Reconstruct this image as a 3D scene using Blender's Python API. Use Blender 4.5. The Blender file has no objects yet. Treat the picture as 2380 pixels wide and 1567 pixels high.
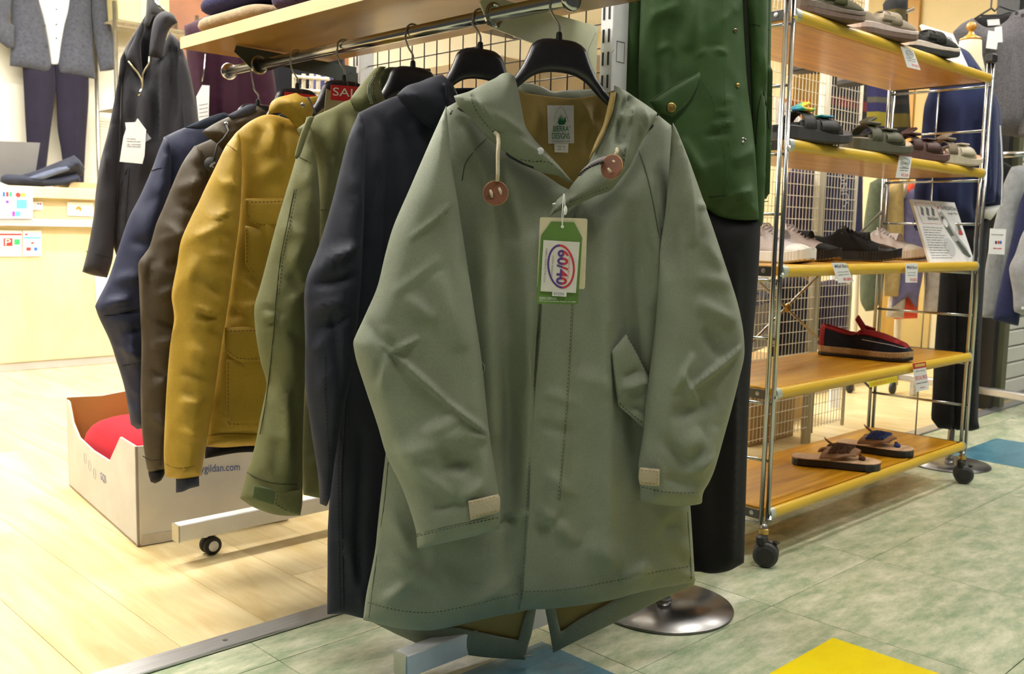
import bpy, math, random
import numpy as np
from mathutils import Vector, Matrix, noise
from mathutils.geometry import delaunay_2d_cdt

random.seed(7)
SC = bpy.context.scene
COL = SC.collection
rad = math.radians

# ------------------------------------------------------------------ camera
F = 2243.36; CX, CY = 1190.0, 783.5
CAM = np.array([-2.06465552, -1.22244488, 0.81190674])
RGT = np.array([0.71916102, -0.69453398, 0.02073606])
FWD = np.array([0.69213903, 0.71341246, -0.10948159])
RGT = RGT / np.linalg.norm(RGT)
FWD = FWD - RGT * (FWD @ RGT); FWD = FWD / np.linalg.norm(FWD)
UP = np.cross(RGT, FWD)
cd = bpy.data.cameras.new('camera'); co = bpy.data.objects.new('camera', cd); COL.objects.link(co)
co.matrix_world = Matrix(((RGT[0], UP[0], -FWD[0], CAM[0]), (RGT[1], UP[1], -FWD[1], CAM[1]),
                          (RGT[2], UP[2], -FWD[2], CAM[2]), (0, 0, 0, 1)))
cd.sensor_fit = 'HORIZONTAL'; cd.sensor_width = 36.0; cd.lens = 36.0 * F / 2380.0
cd.clip_start = 0.05; cd.clip_end = 60
SC.camera = co
cd.dof.use_dof = True; cd.dof.focus_distance = 1.62; cd.dof.aperture_fstop = 10.0

# ------------------------------------------------------------------ world, exposure
w = bpy.data.worlds.new('world'); SC.world = w; w.use_nodes = True
bg = w.node_tree.nodes['Background']
bg.inputs[0].default_value = (1.0, 0.99, 0.95, 1); bg.inputs[1].default_value = 0.08
SC.view_settings.view_transform = 'Standard'; SC.view_settings.look = 'None'
SC.view_settings.gamma = 1.0; SC.view_settings.use_curve_mapping = False
SC.view_settings.exposure = 0.0

# ------------------------------------------------------------------ projection helpers
def ray(x, y): return FWD + RGT * ((x - CX) / F) - UP * ((y - CY) / F)
def atz(x, y, z=0.0):
    d = ray(x, y); return CAM + d * ((z - CAM[2]) / d[2])
def aty(x, y, Y):
    d = ray(x, y); return CAM + d * ((Y - CAM[1]) / d[1])
def atx(x, y, X):
    d = ray(x, y); return CAM + d * ((X - CAM[0]) / d[0])
def atd(x, y, D): return CAM + ray(x, y) * D

class PL:
    """vertical plane through O, horizontal axis at angle a (degrees from +X)"""
    def __init__(s, O, a):
        s.O = np.array([O[0], O[1], 0.0]); a = rad(a)
        s.u = np.array([math.cos(a), math.sin(a), 0.0]); s.n = np.array([math.sin(a), -math.cos(a), 0.0])
    def uv(s, x, y, d=0.0):
        r = ray(x, y); k = ((s.O + s.n * d - CAM) @ s.n) / (r @ s.n)
        P = CAM + r * k
        return ((P - s.O) @ s.u, P[2])
    def w(s, u, v, d=0.0): return s.O + s.u * u + s.n * d + np.array([0, 0, v])
    def px(s, x, y, d=0.0):
        u, v = s.uv(x, y, d); return s.w(u, v, d)
def face_plane(x, y, D, turn=0.0):
    """plane at depth D on the ray through pixel (x,y), turned from facing the camera"""
    P = atd(x, y, D); return PL(P, -43.98 + turn)

# ------------------------------------------------------------------ object helpers
OFF = {}
def tag(o, label=None, cat=None, group=None, kind=None):
    if label: o['label'] = label
    if cat: o['category'] = cat
    if group: o['group'] = group
    if kind: o['kind'] = kind
    return o
def thing(name, label, cat, loc, group=None):
    o = bpy.data.objects.new(name, None); COL.objects.link(o)
    o.empty_display_size = 0.05
    o.location = [float(v) for v in loc]; OFF[o] = np.array(o.location)
    return tag(o, label, cat, group)
def mk(name, V, Fc, mat, parent=None, smooth=False, local=False):
    V = np.asarray(V, float).reshape(-1, 3)
    me = bpy.data.meshes.new(name)
    if parent is not None and not local: V = V - OFF.get(parent, np.zeros(3))
    me.from_pydata(V.tolist(), [], [tuple(f) for f in Fc])
    if mat: me.materials.append(mat)
    if smooth: me.polygons.foreach_set('use_smooth', [True] * len(me.polygons))
    me.update()
    o = bpy.data.objects.new(name, me); COL.objects.link(o)
    if parent is not None:
        o.parent = parent; OFF[o] = OFF.get(parent, np.zeros(3))
    else: OFF[o] = np.zeros(3)
    return o
def copy_tree(o, parent=None):
    c = o.copy(); COL.objects.link(c); c.parent = parent
    OFF[c] = OFF.get(parent, np.array(c.location)) if parent is not None else np.array(c.location)
    for ch in list(o.children): copy_tree(ch, c)
    return c

class MB:
    """collects shapes into one mesh"""
    def __init__(s): s.V = []; s.F = []
    def add(s, V, Fc):
        n = len(s.V); s.V += [tuple(float(c) for c in v) for v in V]; s.F += [tuple(i + n for i in f) for f in Fc]; return s
    def box(s, c, d, R=None):
        c = np.array(c, float); h = np.array(d, float) / 2
        P = [np.array([x, y, z]) * h for x in (-1, 1) for y in (-1, 1) for z in (-1, 1)]
        if R is not None: P = [R @ p for p in P]
        return s.add([c + p for p in P], [(0, 1, 3, 2), (4, 6, 7, 5), (0, 4, 5, 1), (2, 3, 7, 6), (0, 2, 6, 4), (1, 5, 7, 3)])
    def bbox(s, c, d, b=0.003, R=None):
        """box with chamfered edges"""
        c = np.array(c, float); h = np.array(d, float) / 2; b = min(b, h.min() * .9)
        P = []; idx = {}
        for sx in (-1, 1):
            for sy in (-1, 1):
                for sz in (-1, 1):
                    for ax in range(3):
                        p = np.array([sx, sy, sz]) * (h - b); p[ax] = (sx, sy, sz)[ax] * h[ax]
                        idx[(sx, sy, sz, ax)] = len(P); P.append(p)
        Fc = []
        q = [(-1, -1), (1, -1), (1, 1), (-1, 1)]
        for ax in range(3):
            o = [i for i in range(3) if i != ax]
            for sg in (-1, 1):
                L = []
                for a, b2 in q:
                    k = [0, 0, 0]; k[ax] = sg; k[o[0]] = a; k[o[1]] = b2; L.append(idx[(*k, ax)])
                if (sg > 0) != (ax != 1): L = L[::-1]
                Fc.append(L)
            for a in (-1, 1):
                for b2 in (-1, 1):
                    k0 = [0, 0, 0]; k1 = [0, 0, 0]
                    k0[ax] = -1; k1[ax] = 1
                    for k in (k0, k1): k[o[0]] = a; k[o[1]] = b2
                    L = [idx[(*k0, o[0])], idx[(*k1, o[0])], idx[(*k1, o[1])], idx[(*k0, o[1])]]
                    Fc.append(L)
        for sx in (-1, 1):
            for sy in (-1, 1):
                for sz in (-1, 1): Fc.append([idx[(sx, sy, sz, i)] for i in range(3)])
        if R is not None: P = [R @ p for p in P]
        return s.add([c + p for p in P], Fc)
    def tube(s, pts, r, n=8, cap=True, closed=False):
        pts = [np.array(p, float) for p in pts]; m = len(pts)
        rr = r if hasattr(r, '__len__') else [r] * m
        T = []
        for i in range(m):
            if closed: t = pts[(i + 1) % m] - pts[i - 1]
            else: t = pts[min(i + 1, m - 1)] - pts[max(i - 1, 0)]
            T.append(t / (np.linalg.norm(t) + 1e-12))
        a = np.array([0, 0, 1.0]) if abs(T[0][2]) < .9 else np.array([1.0, 0, 0])
        N = np.cross(T[0], a); N /= np.linalg.norm(N)
        V = []
        for i in range(m):
            N = N - T[i] * (N @ T[i]); N /= (np.linalg.norm(N) + 1e-12); B = np.cross(T[i], N)
            for k in range(n):
                an = 2 * math.pi * k / n; V.append(pts[i] + (N * math.cos(an) + B * math.sin(an)) * rr[i])
        Fc = []
        for i in range(m if closed else m - 1):
            j = (i + 1) % m
            for k in range(n): Fc.append((i * n + k, i * n + (k + 1) % n, j * n + (k + 1) % n, j * n + k))
        if cap and not closed: Fc.append(tuple(range(n))[::-1]); Fc.append(tuple((m - 1) * n + k for k in range(n)))
        return s.add(V, Fc)
    def cyl(s, a, b, r, n=16): return s.tube([a, b], r, n)
    def lathe(s, c, prof, n=28, ax=None):
        """prof: list of (radius, height) about axis ax through c"""
        c = np.array(c, float); ax = np.array([0, 0, 1.0]) if ax is None else np.array(ax, float) / np.linalg.norm(ax)
        a = np.array([1.0, 0, 0]) if abs(ax[0]) < .9 else np.array([0, 1.0, 0])
        N = np.cross(ax, a); N /= np.linalg.norm(N); B = np.cross(ax, N)
        V = []; Fc = []
        for r, h in prof:
            for k in range(n):
                an = 2 * math.pi * k / n; V.append(c + ax * h + (N * math.cos(an) + B * math.sin(an)) * r)
        for i in range(len(prof) - 1):
            for k in range(n): Fc.append((i * n + k, i * n + (k + 1) % n, (i + 1) * n + (k + 1) % n, (i + 1) * n + k))
        Fc.append(tuple(range(n))[::-1]); Fc.append(tuple((len(prof) - 1) * n + k for k in range(n)))
        return s.add(V, Fc)
    def prism(s, poly, off):
        """poly: list of 3D points, off: extrusion vector"""
        n = len(poly); off = np.array(off, float)
        V = [np.array(p, float) for p in poly] + [np.array(p, float) + off for p in poly]
        Fc = [tuple(range(n))[::-1], tuple(range(n, 2 * n))] + [(i, (i + 1) % n, n + (i + 1) % n, n + i) for i in range(n)]
        return s.add(V, Fc)
    def ball(s, c, r, n=12, m=8, sc=(1, 1, 1), R=None):
        c = np.array(c, float); V = []; Fc = []
        for i in range(m + 1):
            th = math.pi * i / m
            for k in range(n):
                ph = 2 * math.pi * k / n
                p = np.array([math.sin(th) * math.cos(ph) * sc[0], math.sin(th) * math.sin(ph) * sc[1], math.cos(th) * sc[2]]) * r
                V.append(c + (R @ p if R is not None else p))
        for i in range(m):
            for k in range(n): Fc.append((i * n + k, (i + 1) * n + k, (i + 1) * n + (k + 1) % n, i * n + (k + 1) % n))
        return s.add(V, Fc)
    def build(s, name, mat, parent=None, smooth=False, local=False):
        return mk(name, s.V, s.F, mat, parent, smooth, local)

# ------------------------------------------------------------------ materials
def nt(m): return m.node_tree.nodes, m.node_tree.links
def mat(name, col, rough=0.6, metal=0.0, var=0.12, vs=30.0, bump=0.0, bs=400.0, spec=None, sheen=0.0, vec=(1, 1, 1), coat=0.0, emit=0.0, fine=0.0, wrk=0.0):
    m = bpy.data.materials.new(name); m.use_nodes = True
    N, L = nt(m); p = N['Principled BSDF']
    p.inputs['Roughness'].default_value = rough; p.inputs['Metallic'].default_value = metal
    if spec is not None: p.inputs['Specular IOR Level'].default_value = spec
    if sheen: p.inputs['Sheen Weight'].default_value = sheen
    if coat: p.inputs['Coat Weight'].default_value = coat; p.inputs['Coat Roughness'].default_value = .12
    tc = N.new('ShaderNodeTexCoord'); mp = N.new('ShaderNodeMapping'); L.new(tc.outputs['Object'], mp.inputs[0])
    mp.inputs['Scale'].default_value = vec
    c = np.array(col[:3], float)
    if var > 0:
        no = N.new('ShaderNodeTexNoise'); no.inputs['Scale'].default_value = vs; no.inputs['Detail'].default_value = 5
        L.new(mp.outputs[0], no.inputs['Vector'])
        cr = N.new('ShaderNodeValToRGB'); L.new(no.outputs['Fac'], cr.inputs[0])
        cr.color_ramp.elements[0].position = .3; cr.color_ramp.elements[1].position = .7
        cr.color_ramp.elements[0].color = (*(c * (1 - var)), 1); cr.color_ramp.elements[1].color = (*np.minimum(c * (1 + var), 1), 1)
        if fine:
            nf = N.new('ShaderNodeTexNoise'); nf.inputs['Scale'].default_value = 750; nf.inputs['Detail'].default_value = 2; L.new(mp.outputs[0], nf.inputs['Vector'])
            mr = N.new('ShaderNodeMapRange'); L.new(nf.outputs['Fac'], mr.inputs[0]); mr.inputs[1].default_value = .3; mr.inputs[2].default_value = .7; mr.inputs[3].default_value = 1 - fine; mr.inputs[4].default_value = 1 + fine
            vm = N.new('ShaderNodeVectorMath'); vm.operation = 'SCALE'; L.new(cr.outputs[0], vm.inputs[0]); L.new(mr.outputs[0], vm.inputs['Scale']); L.new(vm.outputs[0], p.inputs['Base Color'])
        else: L.new(cr.outputs[0], p.inputs['Base Color'])
    else: p.inputs['Base Color'].default_value = (*c, 1)
    if bump > 0:
        nb = N.new('ShaderNodeTexNoise'); nb.inputs['Scale'].default_value = bs; nb.inputs['Detail'].default_value = 3
        L.new(mp.outputs[0], nb.inputs['Vector'])
        b = N.new('ShaderNodeBump'); b.inputs['Strength'].default_value = bump; b.inputs['Distance'].default_value = .002
        L.new(nb.outputs['Fac'], b.inputs['Height']); L.new(b.outputs[0], p.inputs['Normal'])
        if wrk:   # creasing of a stiff shell cloth
            m2 = N.new('ShaderNodeMapping'); L.new(tc.outputs['Object'], m2.inputs[0]); m2.inputs['Rotation'].default_value = (.5, .4, .6); m2.inputs['Scale'].default_value = (1, 1.5, .8)
            nw = N.new('ShaderNodeTexNoise'); nw.noise_type = 'RIDGED_MULTIFRACTAL'; nw.inputs['Scale'].default_value = 9.5; nw.inputs['Detail'].default_value = 2.5; nw.inputs['Roughness'].default_value = .45; nw.inputs['Distortion'].default_value = .7
            L.new(m2.outputs[0], nw.inputs['Vector'])
            b2 = N.new('ShaderNodeBump'); b2.inputs['Strength'].default_value = wrk; b2.inputs['Distance'].default_value = .020
            L.new(nw.outputs['Fac'], b2.inputs['Height']); L.new(b2.outputs[0], b.inputs['Normal'])
    if emit: p.inputs['Emission Color'].default_value = (*c, 1); p.inputs['Emission Strength'].default_value = emit
    return m
def srgb(r, g, b):
    f = lambda v: (v / 255 / 12.92) if v <= 10 else ((v / 255 + .055) / 1.055) ** 2.4
    return (f(r), f(g), f(b))
def wood(name, c0, c1, scale=(1, 1, 1), rough=.4, ring=6.0, dist=6.0, coat=0.0, rnd=0.0):
    """grain runs along the axis with the smallest scale"""
    m = bpy.data.materials.new(name); m.use_nodes = True; N, L = nt(m); p = N['Principled BSDF']
    p.inputs['Roughness'].default_value = rough
    if coat: p.inputs['Coat Weight'].default_value = coat; p.inputs['Coat Roughness'].default_value = .15
    tc = N.new('ShaderNodeTexCoord'); mp = N.new('ShaderNodeMapping'); L.new(tc.outputs['Object'], mp.inputs[0]); mp.inputs['Scale'].default_value = scale
    oi = N.new('ShaderNodeObjectInfo'); ad = N.new('ShaderNodeVectorMath'); ad.operation = 'ADD'
    ml = N.new('ShaderNodeVectorMath'); ml.operation = 'SCALE'; ml.inputs['Scale'].default_value = 37.0
    cb = N.new('ShaderNodeCombineXYZ'); L.new(oi.outputs['Random'], cb.inputs[0]); L.new(oi.outputs['Random'], cb.inputs[1]); L.new(cb.outputs[0], ml.inputs[0])
    L.new(mp.outputs[0], ad.inputs[0]); L.new(ml.outputs[0], ad.inputs[1])
    n1 = N.new('ShaderNodeTexNoise'); n1.inputs['Scale'].default_value = ring; n1.inputs['Detail'].default_value = 8; n1.inputs['Roughness'].default_value = .65
    n1.inputs['Distortion'].default_value = .6
    L.new(ad.outputs[0], n1.inputs['Vector'])
    cr = N.new('ShaderNodeValToRGB'); L.new(n1.outputs['Fac'], cr.inputs[0])
    cr.color_ramp.elements[0].position = .3; cr.color_ramp.elements[1].position = .72
    cr.color_ramp.elements[0].color = (*c0, 1); cr.color_ramp.elements[1].color = (*c1, 1)
    if rnd:
        hs = N.new('ShaderNodeHueSaturation'); mr = N.new('ShaderNodeMapRange'); L.new(oi.outputs['Random'], mr.inputs[0])
        mr.inputs[3].default_value = 1 - rnd; mr.inputs[4].default_value = 1 + rnd
        L.new(mr.outputs[0], hs.inputs['Value']); L.new(cr.outputs[0], hs.inputs['Color']); L.new(hs.outputs[0], p.inputs['Base Color'])
    else: L.new(cr.outputs[0], p.inputs['Base Color'])
    return m
def fabric(name, col, rough=.85, var=.10, bump=.25, bs=900, sheen=.15, vs=14, wrk=0.0): return mat(name, col, rough, 0, var, vs, bump * 1.6, bs * .8, spec=.28, sheen=sheen * .3, fine=.16, wrk=wrk)

M = {}
M['chrome'] = mat('chrome', (.50, .50, .48), .18, 1.0, 0)
M['chrome_dull'] = mat('chrome dull', (.45, .45, .43), .32, 1.0, .1, 20)
M['silver'] = mat('silver paint', (.80, .81, .83), .42, .1, .06, 20)
M['aluminium'] = mat('brushed aluminium', (.50, .50, .51), .38, .8, .12, 60, vec=(.2, 3, 3))
M['black'] = mat('black plastic', (.012, .012, .013), .38, 0, 0)
M['black_gloss'] = mat('hanger plastic', (.022, .021, .028), .30, 0, .2, 60, bump=.12, bs=500, spec=.5)
M['rubber'] = mat('dark rubber', (.018, .018, .018), .6, 0, 0)
M['rubber_grey'] = mat('grey rubber', (.045, .045, .045), .55, 0, 0)
M['white'] = mat('white paper', (.83, .83, .82), .55, 0, .03, 40)
M['white_paint'] = mat('white paint', (.78, .78, .75), .5, 0, .04, 8)
M['cream'] = mat('cream paint', (.73, .70, .58), .55, 0, .05, 3)
M['cream_metal'] = mat('cream coated metal', (.66, .60, .46), .45, 0, .05, 20)
M['acrylic'] = mat('pale bracket plate', (.74, .77, .56), .30, 0, .1, 12)
M['ink'] = mat('black ink', (.02, .02, .02), .6, 0, 0)
M['ink_grey'] = mat('grey ink', (.16, .16, .17), .6, 0, 0)
M['ink_red'] = mat('red ink', (.62, .03, .04), .55, 0, 0)
M['ink_green'] = mat('green ink', (.015, .16, .05), .6, 0, 0)
M['ink_blue'] = mat('blue ink', (.03, .08, .35), .6, 0, 0)
M['gold'] = mat('brass', (.55, .38, .12), .3, 1, 0)
M['cardboard'] = mat('cardboard', (.50, .37, .20), .85, 0, .1, 6)
# ------------------------------------------------------------------ cloth panels
def spline(P, res, corner=38.0, closed=True):
    """dense curve through the points; sharp corners stay sharp"""
    P = np.asarray(P, float); n = len(P); out = []
    def sharp(i):
        if not closed and (i == 0 or i == n - 1): return True
        a = P[i] - P[i - 1]; b = P[(i + 1) % n] - P[i]
        c = (a @ b) / (np.linalg.norm(a) * np.linalg.norm(b) + 1e-12)
        return math.degrees(math.acos(max(-1, min(1, c)))) > corner
    S = [sharp(i) for i in range(n)]
    for i in range(n if closed else n - 1):
        p1, p2 = P[i], P[(i + 1) % n]
        p0 = P[i - 1] if not S[i] else p1 - (p2 - p1)
        p3 = P[(i + 2) % n] if not S[(i + 1) % n] else p2 + (p2 - p1)
        L = np.linalg.norm(p2 - p1); k = max(1, int(round(L / res)))
        m1 = (p2 - p0) / 2; m2 = (p3 - p1) / 2
        for m in (m1, m2):
            l = np.linalg.norm(m)
            if l > 1.0 * L: m *= 1.0 * L / l
        for j in range(k):
            t = j / k
            out.append((2*t**3 - 3*t*t + 1) * p1 + (t**3 - 2*t*t + t) * m1 + (-2*t**3 + 3*t*t) * p2 + (t**3 - t*t) * m2)
    if not closed: out.append(P[-1])
    return np.array(out)
def inside(Q, B):
    x, y = Q[:, 0], Q[:, 1]; c = np.zeros(len(Q), bool); n = len(B); j = n - 1
    for i in range(n):
        xi, yi = B[i]; xj, yj = B[j]
        if yi != yj:
            k = ((yi > y) != (yj > y)) & (x < (xj - xi) * (y - yi) / (yj - yi) + xi); c ^= k
        j = i
    return c
def segdist(Q, A, B):
    d = np.full(len(Q), 1e9)
    for a, b in zip(A, B):
        ab = b - a; t = np.clip(((Q - a) @ ab) / (ab @ ab + 1e-15), 0, 1)
        d = np.minimum(d, np.linalg.norm(Q - (a + t[:, None] * ab), axis=1))
    return d
class Panel: pass
def panel(name, pl, outline, material, parent=None, d0=0.0, bulge=.03, back=None, edge=.05, res=.012, creases=(), wr=.003, ws=(7, 2.5),
          bend=None, t=.002, corner=38.0, seed=0.0, px=True, open_edges=()):
    """closed cloth shape whose outline (pixels on plane pl shifted by d0, or plane metres) bulges to the front and back"""
    B2 = np.array([pl.uv(x, y, d0) for x, y in outline]) if px else np.asarray(outline, float)
    B = spline(B2, res, corner)
    keep = [0]
    for i in range(1, len(B)):
        if np.linalg.norm(B[i] - B[keep[-1]]) > res * .25: keep.append(i)
    B = B[keep]
    lo, hi = B.min(0), B.max(0)
    gx = np.arange(lo[0], hi[0], res); gy = np.arange(lo[1], hi[1], res * .866)
    G = np.array([(x + (res / 2 if j % 2 else 0), y) for j, y in enumerate(gy) for x in gx]) if len(gx) and len(gy) else np.zeros((0, 2))
    An, Bn = B, np.roll(B, -1, 0)
    if len(G):
        G = G[inside(G, B)]
    tn = np.roll(B, -1, 0) - np.roll(B, 1, 0); tn /= (np.linalg.norm(tn, axis=1)[:, None] + 1e-12); nr = np.stack([-tn[:, 1], tn[:, 0]], 1)
    area = .5 * np.sum(B[:, 0] * Bn[:, 1] - Bn[:, 0] * B[:, 1])
    if area < 0: nr = -nr
    if len(G): G = G[segdist(G, An, Bn) > res * 2.75]
    ringp = []
    for dk in (.35, 1.05, 2.0):
        Rg = B + nr * (dk * res); ok = inside(Rg, B) & (segdist(Rg, An, Bn) > dk * res * .96)
        last = None
        for p, o_ in zip(Rg, ok):
            if o_ and (last is None or np.linalg.norm(p - last) > res * .55): ringp.append(p); last = p
    if ringp: G = np.vstack([G, np.array(ringp)]) if len(G) else np.array(ringp)
    allp = np.vstack([B, G]) if len(G) else B
    nb = len(B)
    r = delaunay_2d_cdt([Vector(p) for p in allp], [(i, (i + 1) % nb) for i in range(nb)], [], 1, 1e-7)
    Q = np.array([tuple(v) for v in r[0]]); T = [tuple(f) for f in r[2]]
    dist = segdist(Q, An, Bn)
    oe = [ (pl.uv(*a, d0), pl.uv(*b, d0)) for a, b in open_edges] if px else list(open_edges)
    if oe:   # edges where the cloth does not close: keep the bulge there
        sel = np.ones(nb, bool)
        for a, b in oe:
            a = np.array(a); b = np.array(b)
            mid = (An + Bn) / 2
            sel &= segdist(mid, [a], [b]) > res * 1.2
        dist = segdist(Q, An[sel], Bn[sel])
    q = np.clip(dist / edge, 0, 1); prof = .5 * np.sqrt(1 - (1 - q) ** 2) + .5 * np.sin(q * math.pi / 2)
    h = prof * bulge
    hb = prof * (bulge * .6 if back is None else back)
    wn = np.zeros(len(Q))
    if wr > 0:
        for i, (u, v) in enumerate(Q):
            a_ = noise.fractal(Vector((u * ws[0] + seed, v * ws[1] + seed * 1.7, seed)), .8, 2.1, 2)
            b_ = noise.noise(Vector((u * ws[0] * 1.3 + v * 2.0 + seed * 3.1, v * ws[1] * 1.7 - u * 2.0, seed * .7)))
            c_ = noise.noise(Vector((u * 16 - v * 11 + seed, v * 13 + u * 9, seed * 2.3)))
            wn[i] = .55 * a_ + .9 * (.22 - abs(b_)) + .35 * (.2 - abs(c_))
        wn *= wr
    cr = np.zeros(len(Q))
    for c in creases:
        x0, y0, x1, y1, wp, hm = c[:6]
        a = np.array(pl.uv(x0, y0, d0)); b = np.array(pl.uv(x1, y1, d0)); ab = b - a; L = np.linalg.norm(ab)
        wm = wp * L / max(math.hypot(x1 - x0, y1 - y0), 1e-6)
        tt = ((Q - a) @ ab) / (L * L); nn = ((Q - a) @ np.array([-ab[1], ab[0]])) / L
        ta = np.clip(tt, 0, 1); ex = np.abs(tt - ta) * L
        al = np.sin(np.pi * np.clip((tt * .9 + .05), 0, 1)) ** .6
        if len(c) > 6:   # one-sided fold: sharp on one flank
            pr = np.where(nn > 0, np.exp(-(nn / wm) ** 2), np.exp(-(nn / (wm * .3)) ** 2))
        else: pr = np.exp(-(nn / wm) ** 2)
        cr += hm * .0017 * pr * al * np.exp(-(ex / (wm + 1e-9)) ** 2)
    wgt = np.clip(dist / (res * 2.5), 0.12, 1)
    df = d0 + h + (wn + cr) * wgt
    db = d0 - hb + wn * wgt * .6
    if back is not None and back < 0: db = df - t   # a single sheet
    if bend is not None:
        bd = np.array([bend(u, v) for u, v in Q]); df = df + bd; db = db + bd
    df = df + t / 2; db = np.minimum(db - t / 2, df - t)
    n = len(Q)
    Vf = pl.O + Q[:, :1] * pl.u + df[:, None] * pl.n; Vf[:, 2] = Q[:, 1]
    Vb = pl.O + Q[:, :1] * pl.u + db[:, None] * pl.n; Vb[:, 2] = Q[:, 1]
    from collections import Counter
    ec = Counter()
    for f in T:
        for i in range(3): ec[frozenset((f[i], f[(i + 1) % 3]))] += 1
    Fc = list(T) + [(c + n, b + n, a + n) for a, b, c in T]
    for f in T:
        for i in range(3):
            a, b = f[i], f[(i + 1) % 3]
            if ec[frozenset((a, b))] == 1: Fc.append((b, a, a + n, b + n))
    o = mk(name, np.vstack([Vf, Vb]), Fc, material, parent, True)
    P = Panel(); P.o = o; P.pl = pl; P.Q = Q; P.df = df; P.d0 = d0
    return P
def on(P, x, y, lift=0.0):
    """world point on the front surface of a panel under pixel (x,y)"""
    d = P.d0
    for _ in range(3):
        u, v = P.pl.uv(x, y, d)
        k = ((P.Q[:, 0] - u) ** 2 + (P.Q[:, 1] - v) ** 2)
        i = np.argsort(k)[:3]; wt = 1 / (k[i] + 1e-8); d = (P.df[i] * wt).sum() / wt.sum()
    u, v = P.pl.uv(x, y, d + lift)
    return P.pl.w(u, v, d + lift)
def seam(P, pts, material, parent=None, r=.0011, name='seam', lift=0.0):
    s = spline(np.array(pts, float), 12.0, 60, closed=False)
    return MB().tube([on(P, x, y, lift) for x, y in s], r, 5).build(name, material, parent or P.o, True)
def stitch(P, pts, material, parent=None, r=.0009, name='stitching', dash=5.0, gap=4.0):
    """row of separate stitches lying on the cloth"""
    s = spline(np.array(pts, float), 1.5, 60, closed=False); mb = MB()
    L = np.concatenate([[0], np.cumsum(np.linalg.norm(np.diff(s, axis=0), axis=1))])
    x = 0.0
    while x + dash < L[-1]:
        a = [np.interp(x, L, s[:, 0]), np.interp(x, L, s[:, 1])]; b = [np.interp(x + dash, L, s[:, 0]), np.interp(x + dash, L, s[:, 1])]
        mb.tube([on(P, *a, .0003), on(P, *b, .0003)], r, 4); x += dash + gap
    return mb.build(name, material, parent or P.o, False)
def sheet(name, pl, pts, material, parent=None, d=0.0, t=.0012, corner=0):
    """flat card or paper with thickness, outline in pixels on plane pl"""
    return MB().prism([pl.px(x, y, d) for x, y in pts], pl.n * t).build(name, material, parent)
def quad(name, A, B, C_, D_, material, parent=None, t=.001):
    A, B, C_, D_ = [np.array(p, float) for p in (A, B, C_, D_)]
    n = np.cross(B - A, D_ - A); n /= np.linalg.norm(n)
    if n @ (CAM - A) < 0: n = -n
    return MB().prism([A, B, C_, D_], n * t).build(name, material, parent)
_txt = {}
def glyphs(s, bold=0.0):
    if (s, bold) in _txt: return _txt[(s, bold)]
    cu = bpy.data.curves.new('t', 'FONT'); cu.body = s; cu.resolution_u = 3; cu.offset = bold
    o = bpy.data.objects.new('t', cu); COL.objects.link(o)
    bpy.context.view_layer.update()
    me = bpy.data.meshes.new_from_object(o.evaluated_get(bpy.context.evaluated_depsgraph_get()))
    V = np.array([v.co[:] for v in me.vertices]) if len(me.vertices) else np.zeros((0, 3)); Fc = [tuple(p.vertices) for p in me.polygons]
    bpy.data.objects.remove(o); bpy.data.curves.remove(cu); bpy.data.meshes.remove(me)
    _txt[(s, bold)] = (V, Fc); return V, Fc
def text(s, A, B, C_, material, parent, lift=.0006, name='lettering', bold=0.0):
    """lettering filling the box with bottom-left A, bottom-right B, top-left C_ (world points)"""
    V, Fc = glyphs(s, bold)
    if not len(V): return None
    A, B, C_ = [np.array(p, float) for p in (A, B, C_)]
    lo, hi = V.min(0), V.max(0); sz = np.maximum(hi - lo, 1e-6)
    n = np.cross(B - A, C_ - A); n /= np.linalg.norm(n)
    if n @ (CAM - A) < 0: n = -n
    X = (V - lo) / sz
    W = A + X[:, :1] * (B - A) + X[:, 1:2] * (C_ - A) + n * lift
    return mk(name, W, Fc, material, parent)
def text_px(s, pl, bl, br, tl, material, parent, d=0.0, lift=.0006, name='lettering', bold=0.0):
    return text(s, pl.px(*bl, d), pl.px(*br, d), pl.px(*tl, d), material, parent, lift, name, bold)

# ------------------------------------------------------------------ fluorescent battens under the ceiling, a few of them added as fill
CEIL = 2.75
M['tube'] = mat('fluorescent diffuser', (1, 1, 1), .5, 0, 0)
def lamp_mat(name, col, e):
    m = bpy.data.materials.new(name); m.use_nodes = True; N, L = nt(m); N.remove(N['Principled BSDF'])
    em = N.new('ShaderNodeEmission'); em.inputs[0].default_value = (*col, 1); em.inputs[1].default_value = e
    L.new(em.outputs[0], N['Material Output'].inputs[0]); return m
M['lamp_shop'] = lamp_mat('lit fluorescent diffuser, shop', (1.0, .97, .90), 150.0)
M['lamp_hall'] = lamp_mat('lit fluorescent diffuser, hall', (1.0, .97, .90), 66.0)
def batten(x, y, along, m, label, L=1.25, wd=.08):
    t = thing('ceiling_light', label, 'ceiling light', (x, y, CEIL), 'fluorescent ceiling lights')
    sx, sy = (L, wd) if along == 'x' else (wd, L)
    MB().bbox((x, y, CEIL - .04), (sx + .04, sy + .04, .07), .01).build('housing', M['white_paint'], t)
    MB().box((x, y, CEIL - .085), (sx, sy, .014)).build('diffuser', m, t)
for i, (x, y) in enumerate([(-1.6, 2.3), (-.2, 2.3), (1.6, 2.3), (-1.6, 3.7), (-.2, 3.7), (1.6, 3.7), (3.4, 2.6), (-2.3, 1.45)]):  # last one is an extra lamp, added to brighten the floor at left
    batten(x, y, 'x', M['lamp_shop'], 'fluorescent ceiling light, %s over the shop floor, %s' % (['left', 'middle', 'right'][i % 3] if i < 6 else ['far right', 'unseen fill added front left'][i - 6], 'nearer row' if i < 3 else 'row by the counter'))
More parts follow.
